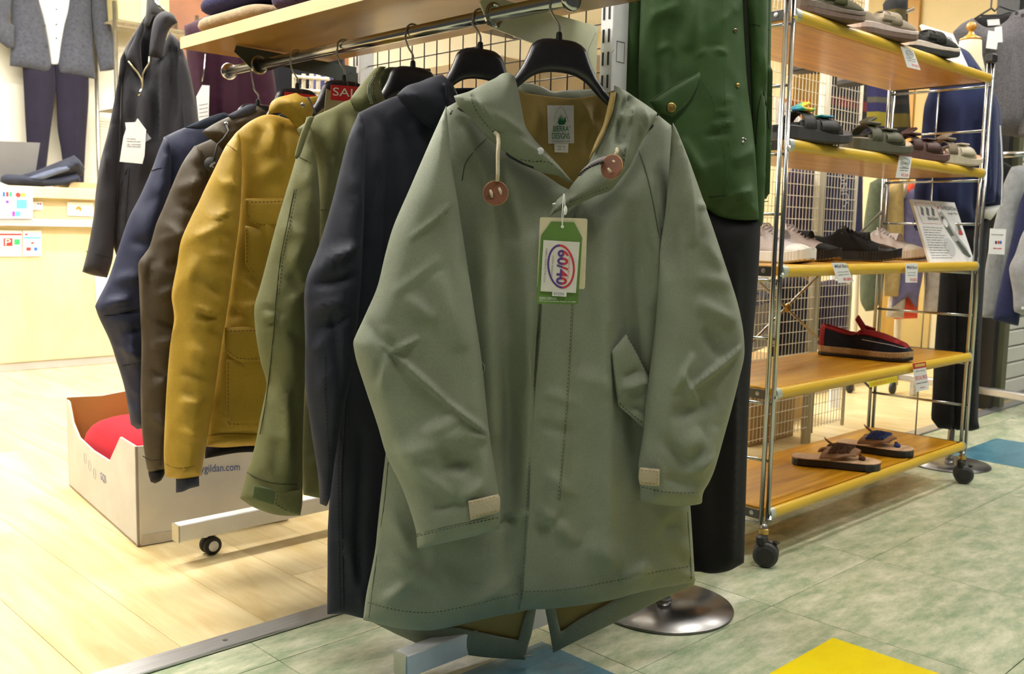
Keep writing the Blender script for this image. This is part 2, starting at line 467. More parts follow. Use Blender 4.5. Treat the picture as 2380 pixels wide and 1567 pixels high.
for i, (x, y) in enumerate([(-2.9, .25), (-.75, -.95), (.9, -.35), (2.7, -.35), (.9, 1.0), (-1.5, 1.0), (1.5, -1.7), (2.9, -2.5)]):  # last two are unseen extras, added to light the shoes from the front
    batten(x, y, 'x', M['lamp_hall'], 'fluorescent ceiling light above ' + ['the walkway left of the parka', 'the parka in front', 'the near end of the shoe rack', 'the far end of the walkway', 'the cream wire panel', 'the white carton', 'the walkway in front of the shoe rack, added to brighten the shoes', 'the far side of the walkway, added as low front fill'][i])

# ------------------------------------------------------------------ setting
M['ceiling'] = mat('ceiling board', (.75, .75, .73), .8, 0, .03, 4)
tag(MB().box((1.0, 1.5, CEIL + .03), (9.5, 9.0, .05)).build('ceiling', M['ceiling']), 'white ceiling above the shop', 'ceiling', kind='structure')
M['grout'] = mat('dark joint', (.05, .05, .04), .9, 0, 0)
floor = tag(MB().box((1.0, 1.5, -.03), (9.5, 9.0, .05)).build('floor', M['grout']), 'shop floor of green tiles in front and yellow wood planks behind', 'floor', kind='structure')
# green marbled tiles
def tile_mat(name, stops, rough=.28):
    m = bpy.data.materials.new(name); m.use_nodes = True; N, L = nt(m); p = N['Principled BSDF']
    p.inputs['Roughness'].default_value = rough; p.inputs['Specular IOR Level'].default_value = .4
    tc = N.new('ShaderNodeTexCoord'); oi = N.new('ShaderNodeObjectInfo')
    mp = N.new('ShaderNodeMapping'); L.new(tc.outputs['Object'], mp.inputs[0]); mp.inputs['Scale'].default_value = (2.0, 5.0, 1); mp.inputs['Rotation'].default_value = (0, 0, rad(-52))
    ad = N.new('ShaderNodeVectorMath'); ad.operation = 'ADD'; L.new(mp.outputs[0], ad.inputs[0]); L.new(oi.outputs['Location'], ad.inputs[1])
    n1 = N.new('ShaderNodeTexNoise'); n1.inputs['Scale'].default_value = 3.6; n1.inputs['Detail'].default_value = 10; n1.inputs['Roughness'].default_value = .74
    L.new(ad.outputs[0], n1.inputs['Vector'])
    cr = N.new('ShaderNodeValToRGB'); L.new(n1.outputs['Fac'], cr.inputs[0])
    e = cr.color_ramp.elements; e[0].position = stops[0][0]; e[0].color = (*stops[0][1], 1); e[1].position = stops[-1][0]; e[1].color = (*stops[-1][1], 1)
    for pos, c in stops[1:-1]: k = e.new(pos); k.color = (*c, 1)
    L.new(cr.outputs[0], p.inputs['Base Color'])
    return m
M['tile_green'] = tile_mat('green marbled vinyl', [(.28, (.15, .23, .13)), (.42, (.31, .38, .24)), (.52, (.47, .50, .35)), (.62, (.62, .62, .47)), (.74, (.72, .70, .56))])
M['tile_blue'] = tile_mat('blue marbled vinyl', [(.3, (.03, .11, .17)), (.5, (.06, .19, .27)), (.7, (.14, .30, .36))])
M['tile_yellow'] = tile_mat('yellow vinyl', [(.3, (.80, .60, .004)), (.55, (.86, .68, .006)), (.75, (.88, .74, .02))])
T = .474
tmb = MB().bbox((0, 0, -.0025), (T - .0016, T - .0016, .005), .0006)
tmesh = None
for j in range(5):
    y1 = .319 - j * T
    for i in range(-4, 11):
        cx = -1.161 + i * T + T / 2
        if tmesh is None:
            o = tmb.build('floor_tile', M['tile_green'], floor); tmesh = o.data
        else:
            o = bpy.data.objects.new('floor_tile', tmesh); COL.objects.link(o); o.parent = floor
        o.location = (cx, y1 - T / 2, 0)
cut = MB().bbox((0, 0, -.0025), (T - .0016, .105, .005), .0006)
o0 = None
for i in range(-4, 11):
    if o0 is None: o0 = cut.build('cut_floor_tile', M['tile_green'], floor); o = o0
    else: o = bpy.data.objects.new('cut_floor_tile', o0.data); COL.objects.link(o); o.parent = floor
    o.location = (-1.161 + i * T + T / 2, .319 + .0535, 0)
for nm, x, y in (('tile_blue', -.73 - T / 2, .05 - T / 2), ('tile_blue', 2.11 - T / 2, .195 - T / 2), ('tile_yellow', -.27 - T / 2, -.33 - T / 2)):
    o = MB().bbox((0, 0, .0005), (T, T, .0014), .0004).build('coloured_floor_tile', M[nm], floor); o.location = (x, y, 0)
# wood planks
M['plank'] = wood('yellow floor plank', (.54, .38, .15), (.76, .64, .38), (9, .9, 9), .30, 2.2, rnd=.10)
pw, plen = .182, 1.25; pm = None; random.seed(3)
for i in range(int(7.6 / pw)):
    x = -3.0 + i * pw; y = .487 - random.random() * plen
    while y < 5.4:
        a, b = max(y, .487), min(y + plen, 5.45)
        if b - a > .03:
            if pm is None: o = MB().bbox((0, .5, -.0025), (pw - .0008, 1.0, .005), .0005).build('floor_plank', M['plank'], floor); pm = o.data
            else: o = bpy.data.objects.new('floor_plank', pm); COL.objects.link(o); o.parent = floor
            o.location = (x, a + .0004, 0); o.scale = (1, b - a - .0008, 1)
        y += plen
tr = tag(MB().bbox((1.0, .455, .0025), (9.4, .058, .007), .002).build('trim_1', M['aluminium']), 'aluminium floor threshold between green tiles and wood planks', 'trim', kind='structure')
mb = MB()
for i in range(22): mb.lathe((-2.9 + i * .34, .455, .006), [(.0055, 0), (.005, .0012), (.002, .0016)], 10)
mb.build('screw_heads', M['chrome_dull'], tr)
# walls
tag(MB().box((1.0, 5.5, 1.36), (9.5, .08, 2.82)).build('wall_back', M['cream']), 'cream back wall behind the counter', 'wall', kind='structure')
tag(MB().box((5.3, 3.0, 1.36), (.08, 5.1, 2.82)).build('wall_right', mat('pale wall board', (.74, .62, .36), .6, 0, .05, 3)), 'pale cream wall board on the right of the shop', 'wall', kind='structure')
# ------------------------------------------------------------------ hanging-rail gondola
YA, YB, XU = .085, .955, -.525
RX, RZ = -.84, 1.20
M['ply'] = wood('shelf laminate', (.27, .145, .024), (.38, .215, .042), (6, 1.2, 6), .30, 2.0)
M['ply_edge'] = wood('shelf edge band', (.74, .62, .32), (.82, .72, .44), (3, 1, 3), .4, 2.0)
M['mesh_dark'] = mat('dark wire', (.06, .05, .045), .4, .6, 0)
g = thing('clothes_rack', 'silver clothes rack with two slotted uprights, dark wire grid and long foot bars on castors', 'clothes rack', (XU, .5, 0))
for Y in (YA, YB):
    up = MB().bbox((XU, Y, .92), (.048, .034, 1.66), .002).build('upright', M['silver'], g)
    mb = MB()
    for k in range(30): mb.box((XU - .0243, Y - .006, .35 + k * .045), (.002, .004, .026)); mb.box((XU - .0243, Y + .008, .35 + k * .045), (.002, .004, .026))
    mb.build('slots', M['black'], up)
    MB().tube([(XU - .012, Y - .0175, 1.155), (XU + .012, Y - .0175, 1.155), (XU + .012, Y - .0175, 1.195), (XU - .012, Y - .0175, 1.195)], .0008, 4, closed=True).build('punched_outline', M['chrome_dull'], up)
    YF, ZF = (Y - .02, .053) if Y < .5 else (Y - .01, .075)
    ft = MB().bbox((-.56, YF, ZF), (1.02, .034, .042), .002).build('foot_bar', M['silver'], g)
    MB().bbox((-1.0715, YF, ZF), (.003, .036, .044), .001).build('end_cap', M['chrome_dull'], ft)
    for X in ((-.63, -.13) if Y < .5 else (-.99, -.13)):
        Y0 = Y; Y = Y - .03 if Y < .5 else Y
        cst = MB().cyl((X, Y, .055), (X, Y, .046), .009, 12).tube([(X, Y, .05), (X + .02, Y, .046), (X + .027, Y, .03)], .006, 8).build('caster', M['chrome'], g)
        for s in (-1, 1):
            wh = MB().lathe((X + .012, Y + s * .011 - .006, .0232), [(.016, 0), (.0225, .002), (.0232, .006), (.0225, .010), (.016, .012)], 22, (0, 1, 0)).build('wheel', M['rubber'], cst, True)
        MB().lathe((X + .012, Y - .0185, .0232), [(.011, -.001), (.013, .0005), (.013, .003)], 18, (0, 1, 0)).build('hub_cap', M['silver'], cst, True)
        Y = Y0
MB().cyl((XU, YA, .10), (XU, YB, .10), .012, 10).build('cross_tube', M['silver'], g)
MB().cyl((XU, YA, 1.70), (XU, YB, 1.70), .012, 10).build('cross_tube', M['silver'], g)
mb = MB()
for k in range(int((YB - YA - .04) / .0485) + 1):
    y = YA + .03 + k * .0485; mb.tube([(XU, y, .16), (XU, y, 1.68)], .0016, 5)
for k in range(32): mb.tube([(XU + .003, YA, .17 + k * .0485), (XU + .003, YB, .17 + k * .0485)], .0016, 5)
mb.build('wire_grid', M['mesh_dark'], g).__setitem__('kind', 'stuff')
# brackets under the plank
def bracket(Y, material, far=False):
    pts = [(-.555, 1.232), (-.90, 1.238), (-.905, 1.222), (-.85, 1.182), (-.83, 1.182), (-.78, 1.205), (-.62, 1.195), (-.556, 1.16)] if far else [(-.555, 1.225), (-.87, 1.232), (-.875, 1.215), (-.85, 1.178), (-.80, 1.172), (-.68, 1.158), (-.62, 1.145), (-.575, 1.11), (-.556, 1.07)]
    MB().prism([(x, Y - .0015, z) for x, z in pts], (0, .003, 0)).build('bracket', material, g)
    MB().tube([(RX + .019 * math.cos(a), Y, RZ + .019 * math.sin(a)) for a in np.linspace(0, 2 * math.pi, 20, endpoint=False)], .0045, 6, closed=True).build('rail_ring', M['chrome'], g)
bracket(YA + .02, M['acrylic']); bracket(YB - .01, mat('dark bracket', (.05, .06, .055), .4, .3, 0), True)
r = thing('hanging_rail', 'chrome hanging rail under the plank shelf carrying the row of jackets', 'rail', (RX, .5, RZ))
MB().cyl((RX, -.085, RZ), (RX, 1.095, RZ), .0125, 20).build('rail_tube', M['chrome'], r, True)
for y, s in ((1.095, 1), (-.085, -1)):
    MB().lathe((RX, y, RZ), [(.0125, -.008 * s), (.0205, -.004 * s), (.0215, .002 * s), (.019, .006 * s), (.008, .008 * s)], 22, (0, 1, 0)).build('end_cap', M['chrome'], r, True)
pk = thing('plank_shelf', 'thick yellow wooden plank shelf above the hanging rail', 'shelf', (-.73, .45, 1.24))
MB().bbox((-.7905, .43, 1.2535), (.341, 1.35, .027), .001).build('board', M['ply'], pk)
MB().box((-.9625, .43, 1.2535), (.003, 1.351, .0272)).build('edge_band', M['ply_edge'], pk)
MB().tube([(XU - .03, YA - .02, 1.168), (XU - .065, YA - .055, 1.166)], .0008, 5).tube([(XU - .08, YA - .02, 1.20), (XU - .10, YA - .02, 1.165), (XU - .10, YA - .02, 1.13)], .0007, 5).build('tag_loop', M['white'], g)

# ------------------------------------------------------------------ shoe rack
W, D, S, Z5 = 1.2354, .3238, .30, .1282
LV = [Z5 + S * (4 - i) for i in range(5)]          # top to bottom: centre height of each shelf edge
M['oak'] = wood('shoe shelf, varnished wood', (.40, .155, .006), (.76, .40, .018), (1.1, 15, 9), .30, 2.2, coat=.15)
M['oak_edge'] = wood('rounded wood edge', (.60, .36, .02), (.74, .50, .045), (1.5, 12, 12), .34, 2.0, coat=.1)
M['cap'] = mat('shelf end cap', (.52, .56, .47), .3, .3, .05, 30)
M['dark_plate'] = mat('dark metal plate', (.10, .095, .085), .3, .8, .1, 30)
rk = thing('shoe_rack', 'chrome wire shoe rack on black castors with five varnished wooden shelves', 'shoe rack', (W / 2, D / 2, 0))
posts = [(0, 0), (W, 0), (0, D), (W, D)]
for x, y in posts:
    po = MB(); q = .0078
    for sx, sy in ((-1, 1), (1, -1)):
        dx, dy = sx * q * .72, sy * q * .72
        po.tube([(x + dx, y + dy, .105 if sx < 0 else .112), (x + dx, y + dy, LV[0] + .052)], .0058, 10)
    po = po.build('post', M['chrome'], rk, True)
    MB().bbox((x, y, LV[0] + .064), (.033, .030, .03), .006).build('post_cap', M['black'], po)
    cs = MB().lathe((x, y, .078), [(.008, 0), (.008, .03)], 12).build('caster', M['chrome_dull'], rk, True)
    MB().bbox((x - .006, y, .068), (.034, .022, .028), .006).build('fork', M['black'], cs)
    MB().lathe((x, y, .082), [(.012, 0), (.012, .012), (.008, .014)], 14).build('collar', M['gold'], cs)
    for s in (-1, 1):
        wa = np.array([.88, .47, 0]); wc = np.array([x + .008, y - .004, .0312]) + wa * s * .0145
        wh = MB().lathe(wc - wa * .0085, [(.021, 0), (.0285, .001), (.031, .005), (.0312, .009), (.0285, .016), (.021, .017)], 28, wa).build('wheel', M['rubber_grey'], cs, True)
        MB().lathe(wc + wa * s * .0085, [(.0225, -.002 * s), (.0225, .0012 * s), (.019, .002 * s)], 24, wa).build('hub_disc', M['rubber'], wh, True)
    MB().bbox((x + .030, y - .016, .056), (.016, .018, .006), .002).build('brake_lever', M['black'], cs)
for i, z in enumerate(LV):
    pr_ = []; n = 10
    for k in range(n + 1):
        a = math.pi / 2 + math.pi * k / n; pr_.append((.0135 * math.cos(a) * .9 - .0, z + .0148 * math.sin(a)))
    sh = MB().bbox((W / 2, D / 2 + .006, z + .001), (W - .035, D - .014, .025), .002).build('wooden_shelf', M['oak'], rk)
    MB().prism([(.034, y, zz) for y, zz in pr_] , (W - .052, 0, 0)).build('rounded_edge', M['oak_edge'], sh, False)
    for x0, x1 in ((.012, .034), (W - .018, W - .008)):
        MB().prism([(x0, y * 1.06, z + (zz - z) * 1.06) for y, zz in pr_], (x1 - x0, 0, 0)).build('end_cap', M['cap'], sh)
    MB().tube([(.012, -.006, z - .004), (.004, -.012, z - .012)], .006, 8).build('clip', M['chrome'], sh)
    for x in (0, W):
        pt = MB().bbox((x, D / 2, z - .001), (.004, D - .02, .024), .001).build('side_plate', M['dark_plate'], rk)
        MB().lathe((x - .0022, .035, z), [(.006, 0), (.006, -.001), (.003, -.0015)], 12, (1, 0, 0)).build('screw', M['chrome_dull'], pt)
        MB().cyl((x, 0, z - .023), (x, D, z - .023), .0042, 8).build('rail', M['chrome'], rk, True)
for i in range(4):
    zz = (LV[i] + LV[i + 1]) / 2 - .014
    for x in (0, W): MB().cyl((x, 0, zz), (x, D, zz), .0042, 8).build('rail', M['chrome'], rk, True)
for x in (0, W): MB().cyl((x, D / 2, Z5 - .02), (x, D / 2, LV[0] - .02), .0026, 6).build('thin_rod', M['chrome'], rk, True)
for z0, z1 in ((.28, .905), (.905, .28)):
    MB().cyl((.01, D + .004, z0), (W - .01, D + .004, z1), .0045, 8).build('cross_brace', M['chrome'], rk, True)
MB().lathe((W / 2, D + .004 - .012, .5925), [(.010, 0), (.014, .004), (.014, .010), (.010, .014)], 16, (0, 1, 0)).build('brace_clip', M['gold'], rk)
# ------------------------------------------------------------------ hangers
HP = [(0, 0), (.03, -.002), (.047, -.012), (.056, -.032), (.068, -.055), (.092, -.085), (.135, -.108), (.19, -.135), (.193, -.146), (.12, -.118), (.085, -.098), (.05, -.068), (.028, -.058), (0, -.055)]
def hanger(name, label, pl, zb, side=1, parent=None, tilt=0.0, group='black plastic jacket hangers', mt=None):
    """zb: height of the hook base"""
    full = HP + [(-x, z) for x, z in HP[-2:0:-1]]
    full = [(x, z + zb + x * tilt) for x, z in full]
    t = thing(name, label, 'hanger', pl.w(0, zb, 0), group)
    panel('hanger_body', pl, full, mt or M['black_gloss'], t, 0, .009, .009, .012, .008, wr=0, t=.004, px=False, corner=50)
    MB().lathe(pl.w(0, zb - .004), [(.006, 0), (.005, .014), (.0035, .016)], 14).build('hook_collar', M['black'], t)
    rc = RZ; hp = [(0, zb + .008), (0, zb + .022), (-.010 * side, zb + .036), (-.0175 * side, rc - .012)]
    for k in range(13):
        a = rad(195 - k * 18); hp.append((.0158 * math.cos(a) * side, rc + .0158 * math.sin(a)))
    hp = spline(np.array(hp), .004, 70, closed=False)
    MB().tube([pl.w(u, v) for u, v in hp], .0019, 8).build('hook', M['chrome_dull'], t, True)
    return t

# ------------------------------------------------------------------ the front parka
M['parka'] = fabric('sage green cotton-nylon cloth', (.228, .252, .188), .54, .08, .20, 1100, .12, 10, wrk=.38)
M['parka_dark'] = fabric('sage seam', (.085, .105, .070), .85, 0, 0)
M['lining'] = fabric('tan lining', (.33, .235, .075), .5, .12, .1, 700, .1, 12, wrk=.3)
M['velcro'] = fabric('cream hook tape', (.60, .52, .36), .95, .12, .6, 1600)
M['leather'] = mat('brown leather', (.145, .045, .015), .62, 0, .25, 40, .2, 500)
M['leather_edge'] = mat('raw leather edge', (.42, .22, .08), .8, 0, .2, 80)
M['cord'] = mat('cream cord', (.60, .52, .36), .8, 0, .3, 900, .5, 1500)
M['zip_grey'] = mat('grey zip tape', (.34, .31, .31), .8, 0, .2, 300)
PK = PL((RX, -.06), -29)
pk_h = hanger('coat_hanger', 'black plastic hanger holding the sage green parka in front', PK, 1.137, 1, tilt=-.03)
pa = thing('hooded_parka', 'sage green hooded fishtail parka with tan lining and leather toggles, hanging frontmost', 'parka', PK.w(0, .05))
# lining seen in the neck opening and the back of the hood
LN = panel('lining', PK, [(1200, 206), (1222, 216), (1252, 221), (1301, 227), (1340, 228), (1402, 218), (1436, 206), (1460, 260), (1440, 340), (1400, 420), (1345, 500), (1310, 470), (1240, 400), (1190, 300)], M['lining'], pa, d0=-.045, bulge=.004, back=.004, edge=.03, res=.006, wr=.004, ws=(14, 6),
      creases=[(1250, 232, 1236, 330, 9, 3), (1300, 230, 1302, 330, 5, -2), (1345, 232, 1400, 330, 8, 3), (1390, 225, 1360, 360, 8, -3)], t=.002)
panel('hood_back', PK, [(1196, 190), (1227, 193), (1240, 195), (1262, 203), (1287, 214), (1305, 211), (1340, 209), (1386, 208), (1410, 214), (1440, 230), (1400, 250), (1330, 252), (1240, 245), (1195, 225)], M['parka'], pa, d0=-.07, bulge=.018, back=.03, edge=.02, res=.008, wr=.004, ws=(20, 10))
panel('back_panel', PK, [(1045, 255), (1110, 235), (1180, 225), (1300, 245), (1420, 232), (1490, 250), (1558, 290), (1575, 600), (1595, 1000), (1608, 1340), (1420, 1395), (1210, 1415), (1000, 1450), (860, 1430), (880, 1200), (915, 900), (960, 500)], M['parka'], pa, d0=-.055, bulge=.006, back=.008, edge=.06, res=.02, wr=.004)
# fronts
LF = [(1037, 250), (1062, 236), (1106, 284), (1133, 318), (1177, 353), (1221, 380), (1262, 404), (1305, 432), (1322, 440), (1312, 480), (1290, 560), (1275, 700), (1262, 900), (1250, 1060), (1243, 1200), (1235, 1330), (1232, 1416), (1195, 1425), (1159, 1431), (1087, 1448), (1040, 1459), (999, 1465), (950, 1463), (910, 1457), (844, 1441),
      (852, 1380), (871, 1286), (885, 1170), (896, 1060), (912, 900), (935, 700), (975, 480), (1015, 330)]
cl = [(1110, 470, 1140, 1000, 26, 12), (1165, 480, 1185, 1350, 22, -12), (1230, 560, 1205, 1200, 18, 9), (1180, 1190, 1228, 1180, 10, 6), (1150, 1215, 1215, 1190, 9, -6), (905, 1290, 1010, 1345, 16, 5), (880, 1390, 960, 1330, 14, 6),
      (900, 1180, 960, 1290, 14, 6), (1100, 1390, 1190, 1330, 20, 5), (1010, 1300, 1120, 1320, 24, -4), (1250, 700, 1237, 890, 8, -5), (1160, 380, 1190, 560, 14, -6), (1120, 400, 1150, 600, 14, 6), (1075, 300, 1120, 420, 12, 5)]
LFP = panel('front_panel', PK, LF, M['parka'], pa, d0=-.005, bulge=.024, back=.02, edge=.05, res=.0062, creases=cl, wr=.0032, ws=(7, 1.6), seed=1.3, open_edges=[(LF[i], LF[i + 1]) for i in range(9, 16)])
RF = [(1560, 292), (1530, 268), (1483, 345), (1437, 422), (1384, 456), (1330, 480), (1289, 500), (1262, 520), (1254, 620), (1250, 717), (1243, 800), (1234, 894), (1223, 1032), (1221, 1143), (1214, 1250), (1208, 1340), (1204, 1414), (1260, 1416), (1316, 1411), (1370, 1404), (1427, 1393), (1480, 1378), (1537, 1366), (1615, 1353),
      (1610, 1270), (1604, 1176), (1592, 1000), (1580, 800), (1572, 600), (1566, 420)]
cr_ = [(1390, 520, 1400, 1300, 24, 11), (1330, 520, 1322, 700, 8, -3), (1445, 480, 1470, 1100, 26, -14), (1300, 560, 1280, 1200, 20, 6), (1500, 420, 1520, 700, 16, 8), (1240, 1170, 1330, 1250, 14, 6), (1235, 1230, 1300, 1190, 12, -5), (1350, 1250, 1500, 1330, 26, 6), (1540, 1230, 1600, 1290, 16, 6), (1430, 1330, 1490, 1300, 14, 6),
       (1250, 900, 1320, 930, 12, 3), (1245, 980, 1320, 1000, 12, -3), (1260, 1090, 1320, 1140, 12, 4), (1540, 1200, 1590, 1320, 22, -6), (1340, 860, 1400, 900, 20, 4), (1400, 760, 1420, 1000, 14, -6)]
RFP = panel('front_panel', PK, RF, M['parka'], pa, d0=.002, bulge=.026, back=.012, edge=.05, res=.0062, creases=cr_, wr=.0032, ws=(7, 1.6), seed=4.1, open_edges=[(RF[i], RF[i + 1]) for i in range(7, 16)])
stitch(RFP, [(1330, 690), (1325, 800), (1316, 950), (1306, 1070), (1297, 1165)], M['parka_dark'])
seam(RFP, [(1336, 480), (1333, 690), (1328, 800), (1319, 950), (1309, 1070), (1301, 1165)], M['parka_dark'], r=.0006)
stitch(RFP, [(1255, 760), (1247, 840), (1234, 980), (1228, 1100), (1222, 1220), (1216, 1330), (1212, 1400)], M['parka_dark'])
stitch(RFP, [(1212, 1376), (1310, 1371), (1430, 1350), (1540, 1327), (1608, 1316)], M['parka_dark'])
stitch(LFP, [(855, 1400), (920, 1418), (1000, 1424), (1090, 1408), (1160, 1390), (1205, 1380)], M['parka_dark'])
seam(LFP, [(858, 1436), (868, 1350), (882, 1250), (895, 1150), (902, 1075)], M['parka_dark'], r=.0009)
seam(RFP, [(1607, 1345), (1603, 1270), (1598, 1190)], M['parka_dark'], r=.0010)
seam(LFP, [(1131, 322), (1105, 348), (1082, 380), (1074, 420)], M['parka_dark'], r=.0012)
seam(RFP, [(1484, 350), (1500, 395), (1518, 470), (1530, 540), (1537, 575)], M['parka_dark'], r=.0012)
# pocket flap on the right, edge of the one on the left
PF = panel('pocket_flap', PK, [(1455, 777), (1475, 812), (1500, 860), (1530, 915), (1540, 1000), (1498, 995), (1470, 972), (1437, 944), (1428, 880), (1422, 816)], M['parka'], pa, d0=.036, bulge=.006, back=.004, edge=.015, res=.006, wr=.002, ws=(20, 12),
      creases=[(1435, 905, 1515, 880, 9, 7), (1430, 935, 1510, 960, 8, -5), (1440, 880, 1500, 850, 8, -4), (1465, 800, 1512, 905, 4, 2)])
stitch(PF, [(1460, 786), (1480, 820), (1512, 888)], M['parka_dark']); stitch(PF, [(1440, 938), (1470, 964), (1498, 986)], M['parka_dark'])
MB().tube([on(LFP, x, y, .002) for x, y in ((1112, 835), (1124, 848), (1126, 858), (1120, 872), (1112, 880))], .0016, 6).build('pocket_edge', M['parka'], pa, True)
# sleeves
LS = [(1037, 246), (1014, 297), (991, 349), (953, 437), (915, 525), (896, 590), (877, 667), (850, 730), (822, 792), (823, 812), (830, 844), (855, 921), (878, 990), (899, 1060), (938, 1143), (966, 1231), (970, 1275), (1032, 1261), (1100, 1246), (1160, 1229), (1163, 1190), (1159, 1151), (1150, 1090), (1137, 1010), (1120, 844), (1104, 735), (1076, 552), (1062, 460), (1049, 380), (1042, 300)]
csl = [(885, 800, 1030, 930, 9, 8, 1), (1030, 930, 1150, 1020, 8, 8, 1), (905, 812, 965, 782, 8, 7, 1), (885, 800, 868, 880, 8, -5), (935, 690, 1000, 740, 16, 5), (950, 555, 1050, 470, 9, 4, 1), (910, 680, 1010, 600, 12, 3), (925, 1050, 1080, 990, 26, 10), (1080, 1000, 1150, 1015, 12, 6), (1000, 1010, 1100, 1100, 18, -6),
       (940, 1060, 1040, 1140, 14, 5), (1020, 1080, 1100, 1060, 14, -5), (1060, 1150, 1110, 1110, 12, 5), (890, 760, 880, 900, 14, 6), (1000, 1170, 1090, 1150, 12, -4), (850, 740, 930, 850, 14, -6), (970, 1000, 1060, 960, 14, 6), (1010, 640, 1060, 800, 22, 6), (960, 1200, 985, 1245, 8, 4)]
LSP = panel('sleeve', PK, LS, M['parka'], pa, d0=.048, bulge=.034, back=.030, edge=.034, res=.0048, creases=csl, wr=.0026, ws=(9, 5), seed=2.2)
seam(LSP, [(966, 1243), (1030, 1226), (1100, 1211), (1158, 1198)], M['parka_dark'], r=.0006)
stitch(LSP, [(968, 1247), (1030, 1231), (1100, 1216), (1160, 1203)], M['parka_dark'])
VT = panel('cuff_tab', PK, [(1088, 1165), (1120, 1158), (1158, 1149), (1162, 1156), (1161, 1188), (1155, 1192), (1122, 1200), (1094, 1209)], M['velcro'], pa, d0=.0865, bulge=.003, back=.003, edge=.006, res=.004, wr=.0006, ws=(60, 60), corner=60)
stitch(VT, [(1092, 1170), (1125, 1162), (1156, 1154)], M['leather_edge'], r=.0005); stitch(VT, [(1097, 1203), (1124, 1195), (1155, 1187)], M['leather_edge'], r=.0005)
RS = [(1564, 286), (1583, 332), (1602, 380), (1640, 487), (1660, 545), (1679, 602), (1695, 650), (1709, 694), (1719, 735), (1726, 780), (1727, 827), (1717, 872), (1703, 930), (1687, 988), (1659, 1087), (1645, 1120), (1632, 1143), (1629, 1170), (1600, 1175), (1565, 1176), (1525, 1172), (1488, 1165), (1489, 1132), (1485, 1087), (1490, 1050), (1496, 1010), (1504, 921), (1518, 811), (1528, 717), (1533, 640), (1537, 571), (1546, 510), (1552, 456), (1560, 341)]
crs = [(1700, 800, 1580, 895, 10, 9, 1), (1560, 860, 1610, 945, 7, 5), (1690, 745, 1600, 700, 14, 6), (1600, 480, 1650, 475, 9, 5), (1600, 640, 1690, 660, 14, 4), (1560, 1040, 1610, 1000, 26, 8), (1545, 960, 1640, 920, 18, -6), (1575, 1085, 1640, 1050, 14, 6), (1520, 1010, 1590, 1080, 14, -5), (1540, 640, 1560, 480, 12, -6), (1590, 820, 1545, 900, 10, 6), (1640, 990, 1600, 1100, 14, 6),
       (1530, 1100, 1590, 1120, 12, -4), (1620, 760, 1660, 830, 14, -6), (1565, 340, 1590, 560, 16, 8), (1610, 560, 1660, 620, 14, 4)]
RSP = panel('sleeve', PK, RS, M['parka'], pa, d0=.052, bulge=.034, back=.030, edge=.034, res=.0048, creases=crs, wr=.0026, ws=(9, 5), seed=5.7)
stitch(RSP, [(1492, 1132), (1540, 1143), (1590, 1146), (1632, 1144)], M['parka_dark'])
VT = panel('cuff_tab', PK, [(1488, 1087), (1510, 1089), (1533, 1091), (1532, 1130), (1508, 1129), (1487, 1126), (1484, 1108)], M['velcro'], pa, d0=.0905, bulge=.003, back=.003, edge=.006, res=.004, wr=.0006, ws=(60, 60), corner=60)
stitch(VT, [(1490, 1092), (1528, 1096), (1527, 1125), (1490, 1121)], M['leather_edge'], r=.0005)
# hood, folded open on both sides
HL = panel('hood', PK, [(1055, 223), (1091, 212), (1121, 196), (1152, 181), (1165, 172), (1179, 169), (1190, 173), (1197, 182), (1206, 219), (1212, 252), (1221, 292), (1240, 322), (1262, 346), (1294, 380), (1330, 423), (1328, 428), (1298, 409), (1259, 401), (1221, 384), (1177, 357), (1160, 342), (1133, 320), (1106, 286), (1085, 264), (1066, 248)], M['parka'], pa, d0=.035, bulge=.030, back=.02, edge=.04, res=.0042,
      creases=[(1112, 262, 1150, 325, 5, -5), (1093, 214, 1108, 262, 4, -5), (1135, 268, 1225, 325, 9, 4, 1), (1200, 330, 1300, 388, 10, 5), (1180, 350, 1260, 395, 6, -4), (1090, 230, 1140, 290, 8, 6)], wr=.003, ws=(14, 9), seed=3.3)
stitch(HL, [(1094, 220), (1102, 248), (1118, 275), (1140, 300), (1156, 318)], M['parka_dark']); stitch(HL, [(1210, 371), (1240, 376), (1270, 376), (1290, 385)], M['parka_dark'])
MB().tube([on(HL, x, y, .001) for x, y in ((1176, 356), (1186, 366), (1215, 381), (1240, 390))], .0018, 6).build('zip_teeth', M['ink'], pa, True)
HR = panel('hood', PK, [(1428, 199), (1440, 204), (1453, 211), (1476, 227), (1500, 243), (1527, 263), (1519, 283), (1506, 303), (1483, 345), (1464, 384), (1437, 422), (1418, 443), (1384, 456), (1353, 470), (1311, 487), (1289, 496), (1277, 504), (1288, 475), (1300, 460), (1315, 449), (1334, 424), (1361, 391), (1384, 349), (1400, 320), (1412, 290), (1424, 240)], M['parka'], pa, d0=.042, bulge=.030, back=.02, edge=.035, res=.0042,
      creases=[(1462, 222, 1440, 270, 9, -12), (1440, 275, 1430, 340, 10, -16), (1455, 245, 1444, 290, 5, 8, 1), (1500, 275, 1478, 330, 6, 4), (1473, 290, 1486, 320, 4, 3), (1452, 250, 1432, 330, 6, 8), (1434, 300, 1432, 400, 4, 9, 1), (1400, 330, 1380, 400, 12, -5), (1440, 400, 1330, 470, 9, 5), (1480, 250, 1490, 300, 8, 4), (1420, 430, 1300, 485, 5, -3)], wr=.003, ws=(14, 9), seed=6.6)
stitch(HR, [(1412, 436), (1380, 448), (1345, 462), (1315, 473)], M['parka_dark']); stitch(HR, [(1514, 268), (1508, 290), (1496, 312)], M['parka_dark'])
